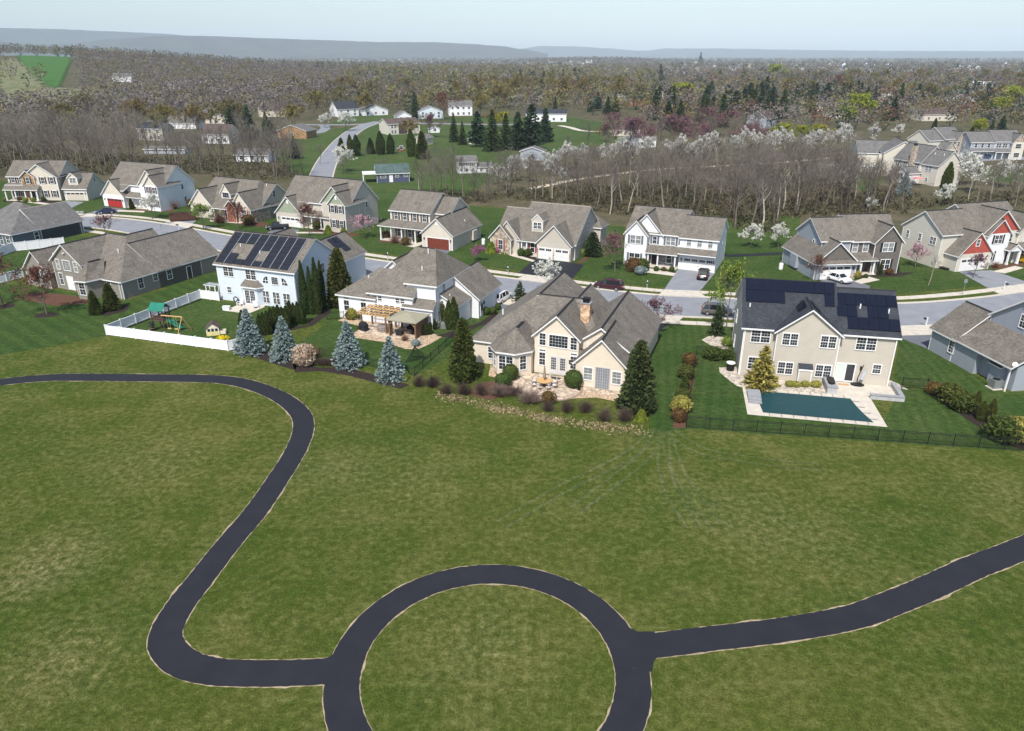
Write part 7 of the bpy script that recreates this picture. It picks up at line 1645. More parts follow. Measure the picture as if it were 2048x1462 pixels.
iron_fence('dark wire fence round the lawn behind the white house', [gp(906, 682), gp(829, 752), gp(640, 712)], 1.15, 2.4, .3, False, 'wire_fence', M('dark_green_wire', (0.018, 0.028, 0.02), .6))
iron_fence('short dark fence between the tall conifer and the white house', [gp(655, 640), gp(688, 638)], 1.2, 2.4, .2, False, 'wire_fence')
def at_h(H, u, v, z=0): q = H.root.matrix_basis @ Vector((u, v, z)); return (q.x, q.y, q.z)

# batting net
x, y = gp(833, 722); r = empty('sports_net', 'black triangular sports net on the lawn behind the white house', 'net', (x, y, 0), R(30))
NET = M('black_net', (0.008, 0.016, 0.010), .9)
MB().tube([(-1.6, 0, 0), (0, 0.3, 2.0), (1.6, 0, 0)], .03).tube([(0, 0.3, 2.0), (0, 1.6, 0)], .03).obj('frame', IRON, r)
mm = MB()
for i in range(13):
    t = i / 12
    mm.tube([(-1.6 + 3.2 * t, 0, 0), (0, .3, 2.0)], .018, 3); mm.tube([(-1.6 + 1.6 * t, .3 * t, 2 * t), (1.6 - 1.6 * t, .3 * t, 2 * t)], .018, 3); mm.tube([(-1.6 + 1.6 * t, .3 * t, 2 * t), (0, 1.6 - 1.3 * t, 2 * t)], .018, 3); mm.tube([(1.6 - 1.6 * t, .3 * t, 2 * t), (0, 1.6 - 1.3 * t, 2 * t)], .018, 3)
o = mm.obj('net', NET, r)

# playset
x, y = gp(326, 657); r = empty('playset', 'wooden swing playset with a green roof and green slide', 'playset', (x, y, 0), R(-12))
GRN = M('green_canvas', (0.012, 0.155, 0.105), .6); DKW = M('dark_redwood', (0.105, 0.055, 0.042), .8, .2, 5)
for u in (-.9, .9):
    for v in (-.8, .8): MB().box(u - .06, u + .06, v - .06, v + .06, 0, 3.0).obj('post', DKW, r)
MB().box(-.95, .95, -.85, .85, 1.45, 1.55).obj('deck', DKW, r)
for z in (1.85, 2.15): MB().box(-.95, .95, -.87, -.82, z, z + .12).box(-.95, .95, .82, .87, z, z + .12).obj('rail', DKW, r)
MB().mesh([(-1.15, -1.05, 3.0), (1.15, -1.05, 3.0), (1.15, 0, 3.9), (-1.15, 0, 3.9), (1.15, 1.05, 3.0), (-1.15, 1.05, 3.0)], [(0, 1, 2, 3), (3, 2, 4, 5)]).mesh([(-1.15, -1.05, 2.96), (1.15, -1.05, 2.96), (1.15, 0, 3.86), (-1.15, 0, 3.86), (1.15, 1.05, 2.96), (-1.15, 1.05, 2.96)], [(3, 2, 1, 0), (5, 4, 2, 3)]).obj('canopy', GRN, r)
MB().mesh([(.9, -.35, 1.55), (.9, .35, 1.55), (2.6, .35, .55), (2.6, -.35, .55), (3.2, .35, .35), (3.2, -.35, .35)], [(0, 3, 2, 1), (3, 5, 4, 2)]).box(.9, 1.0, -.4, .4, 1.5, 1.75).mesh([(.9, -.38, 1.75), (2.6, -.38, .75), (3.2, -.38, .55), (3.2, -.38, .3), (2.6, -.38, .5), (.9, -.38, 1.5)], [(0, 1, 2, 3, 4, 5)]).mesh([(.9, .38, 1.75), (2.6, .38, .75), (3.2, .38, .55), (3.2, .38, .3), (2.6, .38, .5), (.9, .38, 1.5)], [(5, 4, 3, 2, 1, 0)]).obj('slide', GRN, r)
MB().box(.9, 4.2, -1.05, -.95, 2.35, 2.47).obj('swing_beam', WOODP, r)
MB().tube([(4.2, -1.0, 2.4), (3.9, -2.2, 0)], .05).tube([(4.2, -1.0, 2.4), (4.5, .2, 0)], .05).obj('leg_frame', WOODP, r)
for u in (1.9, 3.0):
    o = MB().tube([(u - .2, -1, 2.35), (u - .2, -1, .55)], .012, 3).tube([(u + .2, -1, 2.35), (u + .2, -1, .55)], .012, 3).box(u - .25, u + .25, -1.12, -.88, .48, .56).obj('swing', M('yellow_swing', (.6, .45, .15), .6), r)
for k in range(3): MB().lathe([(.34, -.08), (.42, 0), (.34, .08)], 10).obj('tyre', IRON if k else DKW, r).location = (-.9 + .0, -1.0, .35 + k * .42)
# playhouse
x, y = gp(428, 668); r = empty('playhouse', 'small cream and yellow playhouse with a brown roof inside the white fence', 'playhouse', (x, y, 0), R(15)); CRM = M('cream_plastic', (.66, .62, .48), .5); YEL = M('pale_yellow_plastic', (.66, .56, .26), .5)
MB().box(-.85, .85, -.7, .7, .55, 1.15).mesh([(-.85, -.7, 1.15), (.85, -.7, 1.15), (0, -.7, 1.8), (-.85, .7, 1.15), (.85, .7, 1.15), (0, .7, 1.8)], [(0, 1, 2), (4, 3, 5)]).obj('wall', CRM, r)
MB().box(-.87, .87, -.72, .72, 0, .55).obj('skirting', YEL, r)
ro = MB().mesh([(-1.0, -.85, 1.08), (0, -.85, 1.85), (0, .85, 1.85), (-1.0, .85, 1.08), (1.0, -.85, 1.08), (1.0, .85, 1.08)], [(0, 1, 2, 3), (1, 4, 5, 2)]).obj('roof', M('brown_plastic', (.10, .06, .055), .6), r)
for u in (-.5, 0, .5): MB().box(u - .17, u + .17, -.74, -.71, .65, 1.05).obj('window', GLASS, r)
for v in (-.35, .3): MB().box(.86, .88, v - .2, v + .2, .65, 1.05).obj('window', GLASS, r)
MB().box(.9, 1.7, .1, .16, .1, .6).box(.9, 1.7, -.6, -.54, .1, .6).box(1.64, 1.7, -.6, .16, .1, .6).obj('porch_rail', CRM, r)
# chairs, hose, patio things of the blue house
def adirondack(label, x, y, rz):
    r = empty('adirondack_chair', label, 'chair', (x, y, 0), rz, 'white garden chairs of the blue house')
    MB().mesh([(-.3, -.35, .38), (.3, -.35, .38), (.3, .25, .25), (-.3, .25, .25), (-.3, -.35, .34), (.3, -.35, .34), (.3, .25, .21), (-.3, .25, .21)], [(0, 1, 2, 3), (7, 6, 5, 4), (0, 4, 5, 1), (1, 5, 6, 2), (2, 6, 7, 3), (3, 7, 4, 0)]).obj('seat', VINYL, r)
    for i in range(5): MB().mesh([(-.3 + i * .12, .25, .25), (-.2 + i * .12, .25, .25), (-.2 + i * .12, .55, 1.05), (-.3 + i * .12, .55, 1.05), (-.3 + i * .12, .29, .25), (-.2 + i * .12, .29, .25), (-.2 + i * .12, .59, 1.05), (-.3 + i * .12, .59, 1.05)], [(0, 1, 2, 3), (7, 6, 5, 4), (0, 3, 7, 4), (1, 5, 6, 2), (2, 6, 7, 3)]).obj('back_slat', VINYL, r)
    for u in (-.36, .36): MB().box(u - .07, u + .07, -.4, .35, .55, .6).obj('arm', VINYL, r); MB().box(u - .04, u + .04, -.36, -.26, 0, .55).obj('leg', VINYL, r); MB().box(u - .04, u + .04, .25, .33, 0, .55).obj('leg', VINYL, r)
x, y, _ = at_h(hB, 5.0, -1.5); adirondack('white slatted garden chair left of the blue house patio door', x, y, R(-30)); x, y, _ = at_h(hB, 8.0, -1.6); adirondack('white slatted garden chair right of the blue house patio door', x, y, R(25))
x, y, _ = at_h(hB, 3.4, -.5); o = MB().tube([(.45 * math.cos(t), 0, .5 + .45 * math.sin(t)) for t in [i * math.pi / 9 for i in range(19)]], .09, 6).obj('hose_coil', IRON); o.location = (x, y, 0); o.rotation_euler = (0, 0, R(-21)); tag(o, 'black hose coil leaning on the wall of the blue house', 'hose')
x, y, _ = at_h(hB, 4.4, -3.9); tag(MB().box(-.5, .5, -.3, .3, 0, .5).box(-.55, .55, -.35, .35, .5, .58).obj('deck_box', VINYL), 'white storage box at the corner of the blue house patio', 'box').location = (x, y, 0)

# pergola, pavilion and what stands under them
r = empty('pergola', 'open timber pergola with yellow pine slats behind the white house', 'pergola', at_h(hC, 5.9, -3.9), R(-21))
for u in (.2, 4.1):
    for v in (.25, 3.0): MB().box(u - .1, u + .1, v - .1, v + .1, 0, 2.45).obj('post', WOOD, r)
for v in (.2, 3.05): MB().box(-.3, 4.8, v - .06, v + .06, 2.45, 2.68).obj('beam', WOODP, r)
for i in range(10): MB().box(-.2 + i * .52 - .03, -.2 + i * .52 + .03, -.4, 3.7, 2.68, 2.85).obj('slat', WOODP, r)
for i in range(4): MB().box(-.4, 4.9, .1 + i * 1.05 - .025, .1 + i * 1.05 + .025, 2.85, 2.92).obj('cross_slat', WOODP, r)
r = empty('pavilion', 'timber pavilion with a low olive-tan roof and boarded side', 'pavilion', at_h(hC, 10.75, -4.3), R(-21))
for u in (.12, 4.2):
    for v in (.12, 3.6): MB().box(u - .11, u + .11, v - .11, v + .11, 0, 2.5).obj('post', WOOD, r)
MB().mesh([(-.2, -.2, 2.5), (4.55, -.2, 2.5), (4.55, 3.95, 2.5), (-.2, 3.95, 2.5), (2.15, 1.9, 3.15), (-.2, -.2, 2.36), (4.55, -.2, 2.36), (4.55, 3.95, 2.36), (-.2, 3.95, 2.36)], [(0, 1, 4), (1, 2, 4), (2, 3, 4), (3, 0, 4), (0, 5, 6, 1), (1, 6, 7, 2), (2, 7, 8, 3), (3, 8, 5, 0), (8, 7, 6, 5)]).obj('roof', M('olive_tan_panel', (.27, .255, .185), .8, .05), r)
for i in range(15): MB().box(4.22, 4.27, .2 + i * .23, .2 + (i + 1) * .23 - .015, .1, 2.4).obj('board', WOOD, r)
for i in range(4): MB().box(.02, .07, .2 + i * .23, .2 + (i + 1) * .23 - .015, .1, 2.4).obj('board', M('weathered_board', (.29, .215, .15), .8, .2, 5), r)
for u, s_ in ((.2, 1), (4.1, -1)): MB().tube([(u, .12, 1.8), (u + s_ * .7, .12, 2.4)], .06, 4).obj('brace', WOODP, r)
x, y, _ = at_h(hC, 9.0, -2.6); o = MB().lathe([(.95, .02), (.98, .72), (.9, .78)], 18).obj('covered_table', M('grey_cover', (.22, .19, .175), .9, .2, 4)); o.location = (x, y, 0); tag(o, 'round table under a grey-brown cover beneath the pergola', 'table')
x, y, _ = at_h(hC, 6.3, -3.6); o = MB().box(-.65, .65, -.35, .35, .02, .95).mesh([(-.65, -.35, .95), (.65, -.35, .95), (.65, .35, .95), (-.65, .35, .95), (-.45, -.2, 1.3), (.45, -.2, 1.3), (.45, .2, 1.3), (-.45, .2, 1.3)], [(0, 1, 5, 4), (1, 2, 6, 5), (2, 3, 7, 6), (3, 0, 4, 7), (4, 5, 6, 7)]).obj('covered_grill', M('black_cover', (.018, .02, .024), .6, .2)); o.location = (x, y, 0); o.rotation_euler = (0, 0, R(-40)); tag(o, 'grill under a black cover left of the pergola', 'grill')
FABR = M('charcoal_wicker', (.022, .022, .024), .8)
for k, (u, v, rz, lab) in enumerate([(12.0, -3.4, 0, 'black wicker armchair at the front of the pavilion'), (13.9, -2.3, 90, 'black wicker armchair at the boarded side of the pavilion'), (12.6, -1.2, 180, 'black wicker armchair at the back of the pavilion')]):
    r = empty('armchair', lab, 'chair', at_h(hC, u, v), R(-21 + rz)); MB().box(-.45, .45, -.4, .4, .05, .42).obj('seat', FABR, r); MB().box(-.45, .45, -.42, -.3, .42, .85).obj('backrest', FABR, r); MB().box(-.47, -.35, -.3, .4, .42, .62).obj('arm', FABR, r); MB().box(.35, .47, -.3, .4, .42, .62).obj('arm', FABR, r)
x, y, _ = at_h(hC, 12.7, -2.4); o = MB().box(-.5, .5, -.5, .5, .3, .4).box(-.4, .4, -.4, .4, .02, .3).obj('low_table', M('tan_stone_top', (.35, .25, .19), .7)); o.location = (x, y, 0); tag(o, 'low tan table under the pavilion', 'table')
x, y, _ = at_h(hC, 16.6, 1.3); o = MB().box(-.45, .45, -.45, .45, .05, .85).box(-.4, .4, -.4, .4, .85, .9).obj('air_conditioner', METAL); o.location = (x, y, 0); tag(o, 'air conditioner at the side of the white house', 'air conditioner')
x, y, _ = at_h(hF, .2, -12.4); r = empty('air_conditioner', 'large grey air conditioner beside the corner house', 'air conditioner', (x - .6, y, 0), R(8)); MB().box(-.55, .55, -.5, .5, .12, 1.15).obj('cabinet', METAL, r); MB().lathe([(.42, 1.15), (.42, 1.2), (.1, 1.22)], 14).obj('fan_guard', IRON, r); MB().box(-.7, .7, -.65, .65, 0, .12).obj('base_pad', CONC, r)

# round table, umbrella and chairs on the round patio
x, y, _ = at_h(hD, 10.9, -5.0); r = empty('round_table', 'round yellow timber table on the paved patio', 'table', (x, y, 0)); MB().lathe([(.9, .70), (.92, .74), (.1, .745)], 20).obj('tabletop', M('honey_timber', (.50, .31, .135), .6, .1, 4), r); MB().lathe([(.35, 0), (.1, .1), (.09, .7)], 8).obj('pedestal', WOOD, r)
r = empty('closed_umbrella', 'closed grey-brown umbrella standing in the round table', 'umbrella', (x, y, .745)); MB().lathe([(.03, -.7), (.03, 1.9)], 6).obj('pole', WOOD, r); MB().lathe([(.16, .35), (.2, .5), (.15, .9), (.1, 1.5), (.03, 1.95)], 9).obj('canopy', M('taupe_canvas', (.24, .20, .175), .9, .15, 4), r)
for k in range(8):
    t = 2 * math.pi * k / 8 + .3; cxx, cyy = x + 1.35 * math.cos(t), y + 1.35 * math.sin(t)
    c = empty('garden_chair', 'pale metal garden chair round the timber table', 'chair', (cxx, cyy, 0), t - math.pi / 2, 'pale chairs round the timber table')
    CH = M('pale_chair_metal', (.58, .56, .52), .5); MB().box(-.24, .24, -.22, .22, .42, .46).obj('seat', CH, c)
    for u in (-.2, .2): MB().tube([(u, -.22, .44), (u * 1.1, -.28, 0)], .016, 4).obj('leg', IRON, c); MB().tube([(u, .2, .95), (u, .22, .44), (u * 1.1, .3, 0)], .016, 4).obj('leg', IRON, c)
    MB().box(-.22, .22, .19, .22, .88, .95).box(-.22, .22, .19, .22, .65, .69).box(-.03, .03, .19, .22, .46, .88).obj('backrest', CH, c)
x, y, _ = at_h(hD, 11.5, -2.2); o = MB().prism([(-.7, 0)] + [(.7 * math.cos(t), -.55 * math.sin(t)) for t in [math.pi - i * math.pi / 10 for i in range(1, 10)]] + [(.7, 0)], .03, .05).obj('door_mat', IRON); o.location = (x, y, 0); o.rotation_euler = (0, 0, R(-20)); tag(o, 'black half-round door mat before the french doors', 'mat')
x, y, _ = at_h(hD, 20.3, -4.3); tag(MB().lathe([(.2, .03), (.3, .4), (.34, .55), (.28, .55), (.2, .4)], 12).obj('planter', IRON), 'black planter at the right end of the cream house', 'planter').location = (x, y, 0)

# pool, cover, walls and patio things of the tan house
TEAL = M('teal_cover', (0.008, 0.046, 0.054), .55, .12, 1.0, .3, bump=.15, bs=1.5, bd=.1)
r = empty('covered_pool', 'swimming pool under a taut dark teal cover', 'pool', (hE.root.location.x, hE.root.location.y, 0), R(-12))
P0, P1, P2, P3 = [np.array(p) for p in ((1.0, -4.7), (12.0, -4.7), (13.2, -10.4), (1.9, -10.4))]
b = MB(); nx, ny = 30, 14
for i in range(nx + 1):
    for j in range(ny + 1):
        s_, t = i / nx, j / ny; q = (P0 * (1 - s_) + P1 * s_) * (1 - t) + (P3 * (1 - s_) + P2 * s_) * t
        sag = -.06 * math.sin(math.pi * s_) * math.sin(math.pi * t); px_ = .16 * math.sin(math.pi * t) * (4 * (s_ - .5) ** 2) * (-1 if s_ > .5 else 1)
        b.v.append((q[0] + px_, q[1], .06 + sag * .4))
for i in range(nx):
    for j in range(ny): k = i * (ny + 1) + j; b.f.append((k, k + ny + 1, k + ny + 2, k + 1)[::-1]); b.m.append(0)
b.obj('cover', TEAL, r, True)
strap = MB().box(-.02, .02, 0, .75, .05, .065).data('strap', IRON)
for i in range(9):
    s_ = (i + .5) / 9; q = P0 * (1 - s_) + P1 * s_; link('strap', strap, r, (q[0], q[1], .015)); q = P3 * (1 - s_) + P2 * s_; link('strap', strap, r, (q[0], q[1], .015), math.pi)
for i in range(4):
    t = (i + .5) / 4; q = P1 * (1 - t) + P2 * t; link('strap', strap, r, (q[0] - .1, q[1], .015), -math.pi / 2)
for k, (v0, v1, z) in enumerate(((-7.0, -5.2, .42), (-7.7, -7.05, .30), (-8.3, -7.75, .18))): q = MB().box(.55, 2.0, v0, v1, .03, z).obj('stone_step', SLATEW, r)
r = empty('grey_sitting_wall', 'low grey block sitting wall at the end of the pool patio', 'wall', (hE.root.location.x, hE.root.location.y, 0), R(-12))
MB().box(14.2, 17.8, -4.3, -3.9, 0, .5).box(17.4, 17.8, -3.9, -.1, 0, .5).obj('block_wall', M('pale_block', (.40, .40, .40), .9, .12, 3), r)
for i in range(6): MB().box(14.15 + i * .61, 14.15 + (i + 1) * .61 - .015, -4.36, -3.84, .5, .58).obj('cap_stone', SLATEW, r)
for i in range(6): MB().box(17.34, 17.86, -3.83 + i * .61, -3.83 + (i + 1) * .61 - .015, .5, .58).obj('cap_stone', SLATEW, r)
r = empty('outdoor_kitchen', 'grey block grill island with a black cover behind the pool', 'grill', (hE.root.location.x, hE.root.location.y, 0), R(-12))
MB().box(9.6, 10.7, -3.9, -1.0, 0, .85).obj('block_base', M('pale_block', (.4, .4, .4)), r); MB().box(9.55, 10.75, -3.95, -.95, .85, .93).obj('counter', SLATEW, r); MB().prism([(9.8, -2.9), (10.1, -3.2), (10.5, -3.0), (10.6, -1.6), (10.3, -1.3), (9.85, -1.5)], .93, 1.2).obj('grill_cover', IRON, r)
x, y, _ = at_h(hE, 13.6, -.5); r = empty('cantilever_umbrella', 'folded grey cantilever umbrella on a black base', 'umbrella', (x, y, 0), R(-12)); MB().prism([(.8 * math.cos(i * math.pi / 4 + .39), .55 * math.sin(i * math.pi / 4 + .39)) for i in range(8)], .03, .14).obj('base', IRON, r); MB().tube([(0, 0, .14), (-.1, 0, 1.0), (.3, .05, 2.6)], .05, 6).obj('pole', IRON, r); MB().tube([(.35, 0, .8), (.55, .05, 1.6), (.75, .05, 2.5)], [.22, .14, .05], 8).obj('canopy', M('silver_canvas', (.42, .44, .47), .8), r)
x, y, _ = at_h(hE, 12.0, -.7); o = MB().box(-.6, .6, -.25, .25, .03, .05).obj('door_mat', M('tan_mat', (.42, .26, .14), .95, .3, 8)); o.location = (x, y, 0); o.rotation_euler = (0, 0, R(-12)); tag(o, 'tan door mat before the sliding door', 'mat')
x, y, _ = at_h(hE, -.9, 1.0); r = empty('pool_heater', 'black round pool heater on white rocks at the left of the tan house', 'pool heater', (x, y, 0)); MB().lathe([(.45, .05), (.48, .5), (.42, .95)], 14).obj('drum', IRON, r); MB().lathe([(.52, .95), (.55, 1.05), (.4, 1.1)], 14).obj('lid', VINYL, r)
def tank(label, px):
    x, y = gp(*px); r = empty('gas_tank', label, 'gas tank', (x, y, 0)); MB().lathe([(.3, .05), (.38, .2), (.38, 1.15), (.25, 1.35)], 14).obj('body', VINYL, r); MB().lathe([(.14, 1.3), (.14, 1.5)], 8).obj('collar', METAL, r)
tank('white upright gas tank beside the grey shake house', (1561, 540)); tank('white upright gas tank behind the mahogany-door house', (967, 490))

# mailboxes, hydrant, signs, lamp
def mailbox(label, px, rz):
    x, y = gp(*px); r = empty('mailbox', label, 'mailbox', (x, y, 0), R(rz), 'mailboxes along the street')
    MB().box(-.06, .06, -.06, .06, 0, 1.35).box(-.08, .08, -.08, .08, 1.35, 1.45).obj('post', WHITE, r); MB().box(-.05, .05, -.62, .06, .95, 1.05).obj('bracket', WHITE, r)
    bx = MB(); pr = [(-.1, 0), (.1, 0), (.1, .14), (.06, .21), (-.06, .21), (-.1, .14)]
    bx.mesh([(a, -.62, 1.05 + c) for a, c in pr] + [(a, -.1, 1.05 + c) for a, c in pr], [tuple(range(6)), tuple(range(11, 5, -1))] + [((i + 1) % 6, i, i + 6, (i + 1) % 6 + 6) for i in range(6)]); bx.obj('box', IRON, r)
for px, rz, lab in [((776, 520), -27, 'white-posted mailbox before the mahogany-door house'), ((1016, 549), -25, 'white-posted mailbox before the stone cottage'), ((1294, 578), -22, 'white-posted mailbox before the twin-gabled house'), ((1851, 654), 190, 'white-posted mailbox beside the grey corner house'), ((2007, 580), 15, 'white-posted mailbox before the red gabled house'), ((1263, 617), 160, 'white-posted mailbox behind the chimney house'), ((205, 437), -28, 'white-posted mailbox before the dark blue car'), ((358, 459), -28, 'white-posted mailbox below the dumpster')]: mailbox(lab, px, rz)
x, y = gp(1140, 566); tag(MB().lathe([(.15, 0), (.15, .1), (.11, .12), (.11, .55), (.14, .58), (.1, .72), (.03, .78)], 10).box(-.2, .2, -.05, .05, .38, .48).obj('fire_hydrant', M('hydrant_yellow', (.6, .42, .06), .5)), 'yellow fire hydrant on the verge behind the chimney house', 'hydrant').location = (x, y, 0)
def sign(label, px, H=2.4, w=.5, h=.6):
    x, y = gp(*px); r = empty('street_sign', label, 'sign', (x, y, 0), R(-10)); MB().box(-.03, .03, -.03, .03, 0, H).obj('post', METAL, r); MB().box(-w / 2, w / 2, -.05, -.03, H - h, H).obj('sign_plate', METAL, r)
sign('grey street sign back on the verge at the right', (1925, 589), 2.6); sign('grey street sign back behind the chimney house', (1195, 612), 2.2, .4, .5); sign('small grey sign post by the long ranch house', (325, 468), 2.2)
x, y = gp(882, 499); r = empty('lamp_post', 'black lamp post before the mahogany garage door', 'lamp post', (x, y, 0)); MB().lathe([(.1, 0), (.06, .15), (.045, 1.9)], 8).obj('post', IRON, r); MB().lathe([(.1, 1.9), (.16, 2.2), (.05, 2.35)], 6).obj('lantern', M('smoky_lantern_glass', (.18, .17, .14), .3), r)
x, y = gp(151, 426); r = empty('boulder_bed', 'low boulders on the lawn beside the first driveway', 'rocks', (x, y, 0))
for k, (u, v, s_) in enumerate(((-1.6, 0, .6), (-.6, .3, .8), (.6, 0, .7), (1.6, .2, .5))): MB().lathe([(s_, 0), (s_ * 1.05, .15), (s_ * .6, .42)], 7, (u, v)).obj('boulder', SLATEW, r)

# dumpster
x, y = gp(367, 441); r = empty('dumpster', 'rust-brown open roll-off dumpster on a driveway', 'dumpster', (x, y, 0), R(20)); RUST = M('rusty_steel', (.085, .04, .028), .8, .35, 2)
MB().box(-2.8, 2.8, -1.1, 1.1, .2, .3).box(-2.8, 2.8, -1.15, -1.05, .3, 1.7).box(-2.8, 2.8, 1.05, 1.15, .3, 1.7).box(-2.85, -2.75, -1.1, 1.1, .3, 1.7).box(2.75, 2.85, -1.1, 1.1, .3, 1.7).obj('container', RUST, r)
for i in range(9): MB().box(-2.6 + i * .62, -2.5 + i * .62, -1.24, -1.15, .3, 1.6).obj('rib', RUST, r)
MB().box(-2.9, 2.9, -1.2, -1.02, 1.7, 1.8).box(-2.9, 2.9, 1.02, 1.2, 1.7, 1.8).obj('rim', M('dark_rust', (.05, .025, .02), .8), r); MB().mesh([(-2, -.8, .9), (2.2, -.8, 1.1), (2, .8, 1.0), (-2, .8, 1.2), (.2, 0, 1.5)], [(0, 1, 4), (1, 2, 4), (2, 3, 4), (3, 0, 4)]).obj('rubbish', M('rubbish', (.2, .2, .22), .9, .5, 4), r)
for u in (-2.2, 2.2):
    o = MB().lathe([(.18, -.1), (.18, .1)], 10).obj('wheel', IRON, r); o.location = (u, -1.0, .18); o.rotation_euler = (math.pi / 2, 0, 0)

# cars: a body loft over cross sections, glass band, wheels, lights
TYRE = M('tyre_rubber', (.015, .015, .016), .85); RIM = M('alloy_rim', (.5, .5, .52), .3, metal=.8); HEADL = M('headlamp_glass', (.7, .72, .75), .15, spec=.6); TAIL = M('tail_light_red', (.35, .012, .012), .25); CGLASS = M('tinted_car_glass', (.012, .015, .018), .05, spec=.7)
_wh = None
def car(label, px, rz, paint, kind='suv', L=4.7, cat='car', rough=.22):
    x, y = gt(*px); r = empty('parked_car', label, cat, (x, y, terr(x, y) + .03), R(rz)); W = 1.86
    pm = M('paint_' + paint[0], paint[1], rough, .02, 1, .6)
    roof = 1.68 if kind == 'suv' else 1.45; hood = 1.02 if kind == 'suv' else .92; belt = 1.05 if kind == 'suv' else .95
    # profile stations along x: (x, bottom, top, half width)
    h = L / 2
    st = [(-h, .45, .80, .74), (-h + .12, .32, .98, .86), (-h + .5, .26, belt, .92), (-h + 1.4, .24, belt + .02, .93), (0, .24, belt, .93), (h - 1.55, .24, belt - .01, .93), (h - 1.1, .25, hood, .92), (h - .4, .28, hood - .12, .88), (h - .1, .34, hood - .26, .8), (h, .45, hood - .36, .68)]
    b = MB(); m = 8
    for (sx, z0, z1, w) in st:
        zm = (z0 + z1) / 2
        for (yy, zz) in ((-w * .86, z0), (-w, z0 + .16), (-w, zm + .05), (-w * .9, z1), (w * .9, z1), (w, zm + .05), (w, z0 + .16), (w * .86, z0)): b.v.append((sx, yy, zz))
    for i in range(len(st) - 1):
        for j in range(m): e = (j + 1) % m; b.f.append((i * m + j, i * m + e, (i + 1) * m + e, (i + 1) * m + j)[::-1]); b.m.append(0)
    b.f.append(tuple(range(m))); b.m.append(0); k = (len(st) - 1) * m; b.f.append(tuple(k + j for j in reversed(range(m)))); b.m.append(0)
    bo = b.obj('body', pm, r, True)
    md = bo.modifiers.new('bevel', 'BEVEL'); md.width = .05; md.segments = 2; md.angle_limit = R(30)
    # cabin
    if kind == 'suv': cs = [(-h + .16, belt, .84), (-h + .5, roof - .06, .70), (-h + 1.2, roof, .72), (.25, roof - .02, .72), (.7, roof - .14, .70), (h - 1.15, belt, .84)]
    else: cs = [(-h + .55, belt, .80), (-h + 1.25, roof - .08, .64), (-.35, roof, .66), (.15, roof - .02, .66), (.35, roof - .06, .65), (h - 1.35, belt, .84)]
    if kind == 'pickup': cs = [(-.55, belt, .82), (-.45, roof + .1, .70), (.2, roof + .2, .72), (.55, roof + .18, .71), (.8, roof + .05, .70), (h - 1.35, belt, .84)]
    g = MB(); base = [(sx, belt - .02, .86) for sx, z, w in cs]
    for (sx, z, w) in cs:
        g.v += [(sx, -.87, belt - .05), (sx, -w, z), (sx, w, z), (sx, .87, belt - .05)]
    for i in range(len(cs) - 1):
        for j in range(3): g.f.append((i * 4 + j, i * 4 + j + 1, (i + 1) * 4 + j + 1, (i + 1) * 4 + j)[::-1]); g.m.append(0)
    g.obj('windows', CGLASS, r)
    rf = MB(); q = cs[1:-1]; t = .03
    for (sx, z, w) in q: rf.v += [(sx, -w - .015, z - .06), (sx, -w + .08, z + t), (sx, w - .08, z + t), (sx, w + .015, z - .06)]
    for i in range(len(q) - 1):
        for j in range(3): rf.f.append((i * 4 + j, i * 4 + j + 1, (i + 1) * 4 + j + 1, (i + 1) * 4 + j)[::-1]); rf.m.append(0)
    rf.obj('roof', pm, r, True)
    pl = MB()
    def pillar(xa, za, wa, xb, zb, wb, s):
        for sg in (-1, 1): pl.tube([(xa, sg * wa, za), (xb, sg * wb, zb)], s, 4)
    pillar(cs[-1][0] - .02, belt, .86, cs[-2][0] + .02, cs[-2][1], cs[-2][2] + .02, .05); pillar(cs[0][0] + .02, belt, .86, cs[1][0], cs[1][1] - .02, cs[1][2] + .02, .07); pillar(-.1, belt, .88, -.1, cs[2][1] - .04, cs[2][2] + .03, .04)
    if kind == 'suv': pillar(-h + 1.15, belt, .88, -h + 1.1, roof - .06, .74, .05)
    pl.obj('pillar', pm, r)
    if kind == 'pickup': MB().box(-h + .1, -.6, -.75, .75, belt - .3, belt + .03).obj('bed', IRON, r)
    for sx in (-h + .92, h - .95):
        for sg in (-1, 1):
            w_ = MB().lathe([(.30, -.11), (.35, -.08), (.35, .08), (.30, .11)], 16).obj('wheel', TYRE, r); w_.location = (sx, sg * .84, .35); w_.rotation_euler = (math.pi / 2, 0, 0)
            MB().lathe([(.22, -.115), (.22, .115)], 10).obj('rim', RIM, w_)
    for sg in (-1, 1):
        MB().box(h - .16, h - .02, sg * .62 - .16, sg * .62 + .16, hood - .38, hood - .22).obj('headlight', HEADL, r); MB().box(-h - .01, -h + .14, sg * .70 - .14, sg * .70 + .12, .78, .95).obj('tail_light', TAIL, r); MB().box(cs[-1][0] - .35, cs[-1][0] - .2, sg * 1.0 - .09, sg * 1.0 + .09, belt, belt + .14).obj('mirror', pm, r)
    MB().box(-h - .02, -h + .05, -.25, .25, .6, .72).obj('number_plate', WHITE, r)
    return r
car('dark maroon SUV parked along the far kerb of the street', (1217, 582), 155, ('maroon', (.045, .008, .012)), 'suv', 5.0)
car('grey-brown SUV parked along the near kerb beside the tan house', (1432, 637), -14, ('taupe', (.10, .09, .085)), 'suv', 4.6)
car('black SUV in the driveway of the white twin-gabled house', (1406, 556), 70, ('black', (.012, .012, .014)), 'suv', 4.7)
car('white sedan in the driveway of the grey shake house', (1676, 567), -62, ('white', (.74, .74, .74)), 'sedan', 4.6)
car('dark blue car in the driveway of the red garage house', (211, 429), 212, ('navy', (.012, .018, .06)), 'sedan', 4.7)
car('black pickup in the driveway of the green gabled house', (556, 462), 196, ('black', (.012, .012, .014)), 'pickup', 5.0)
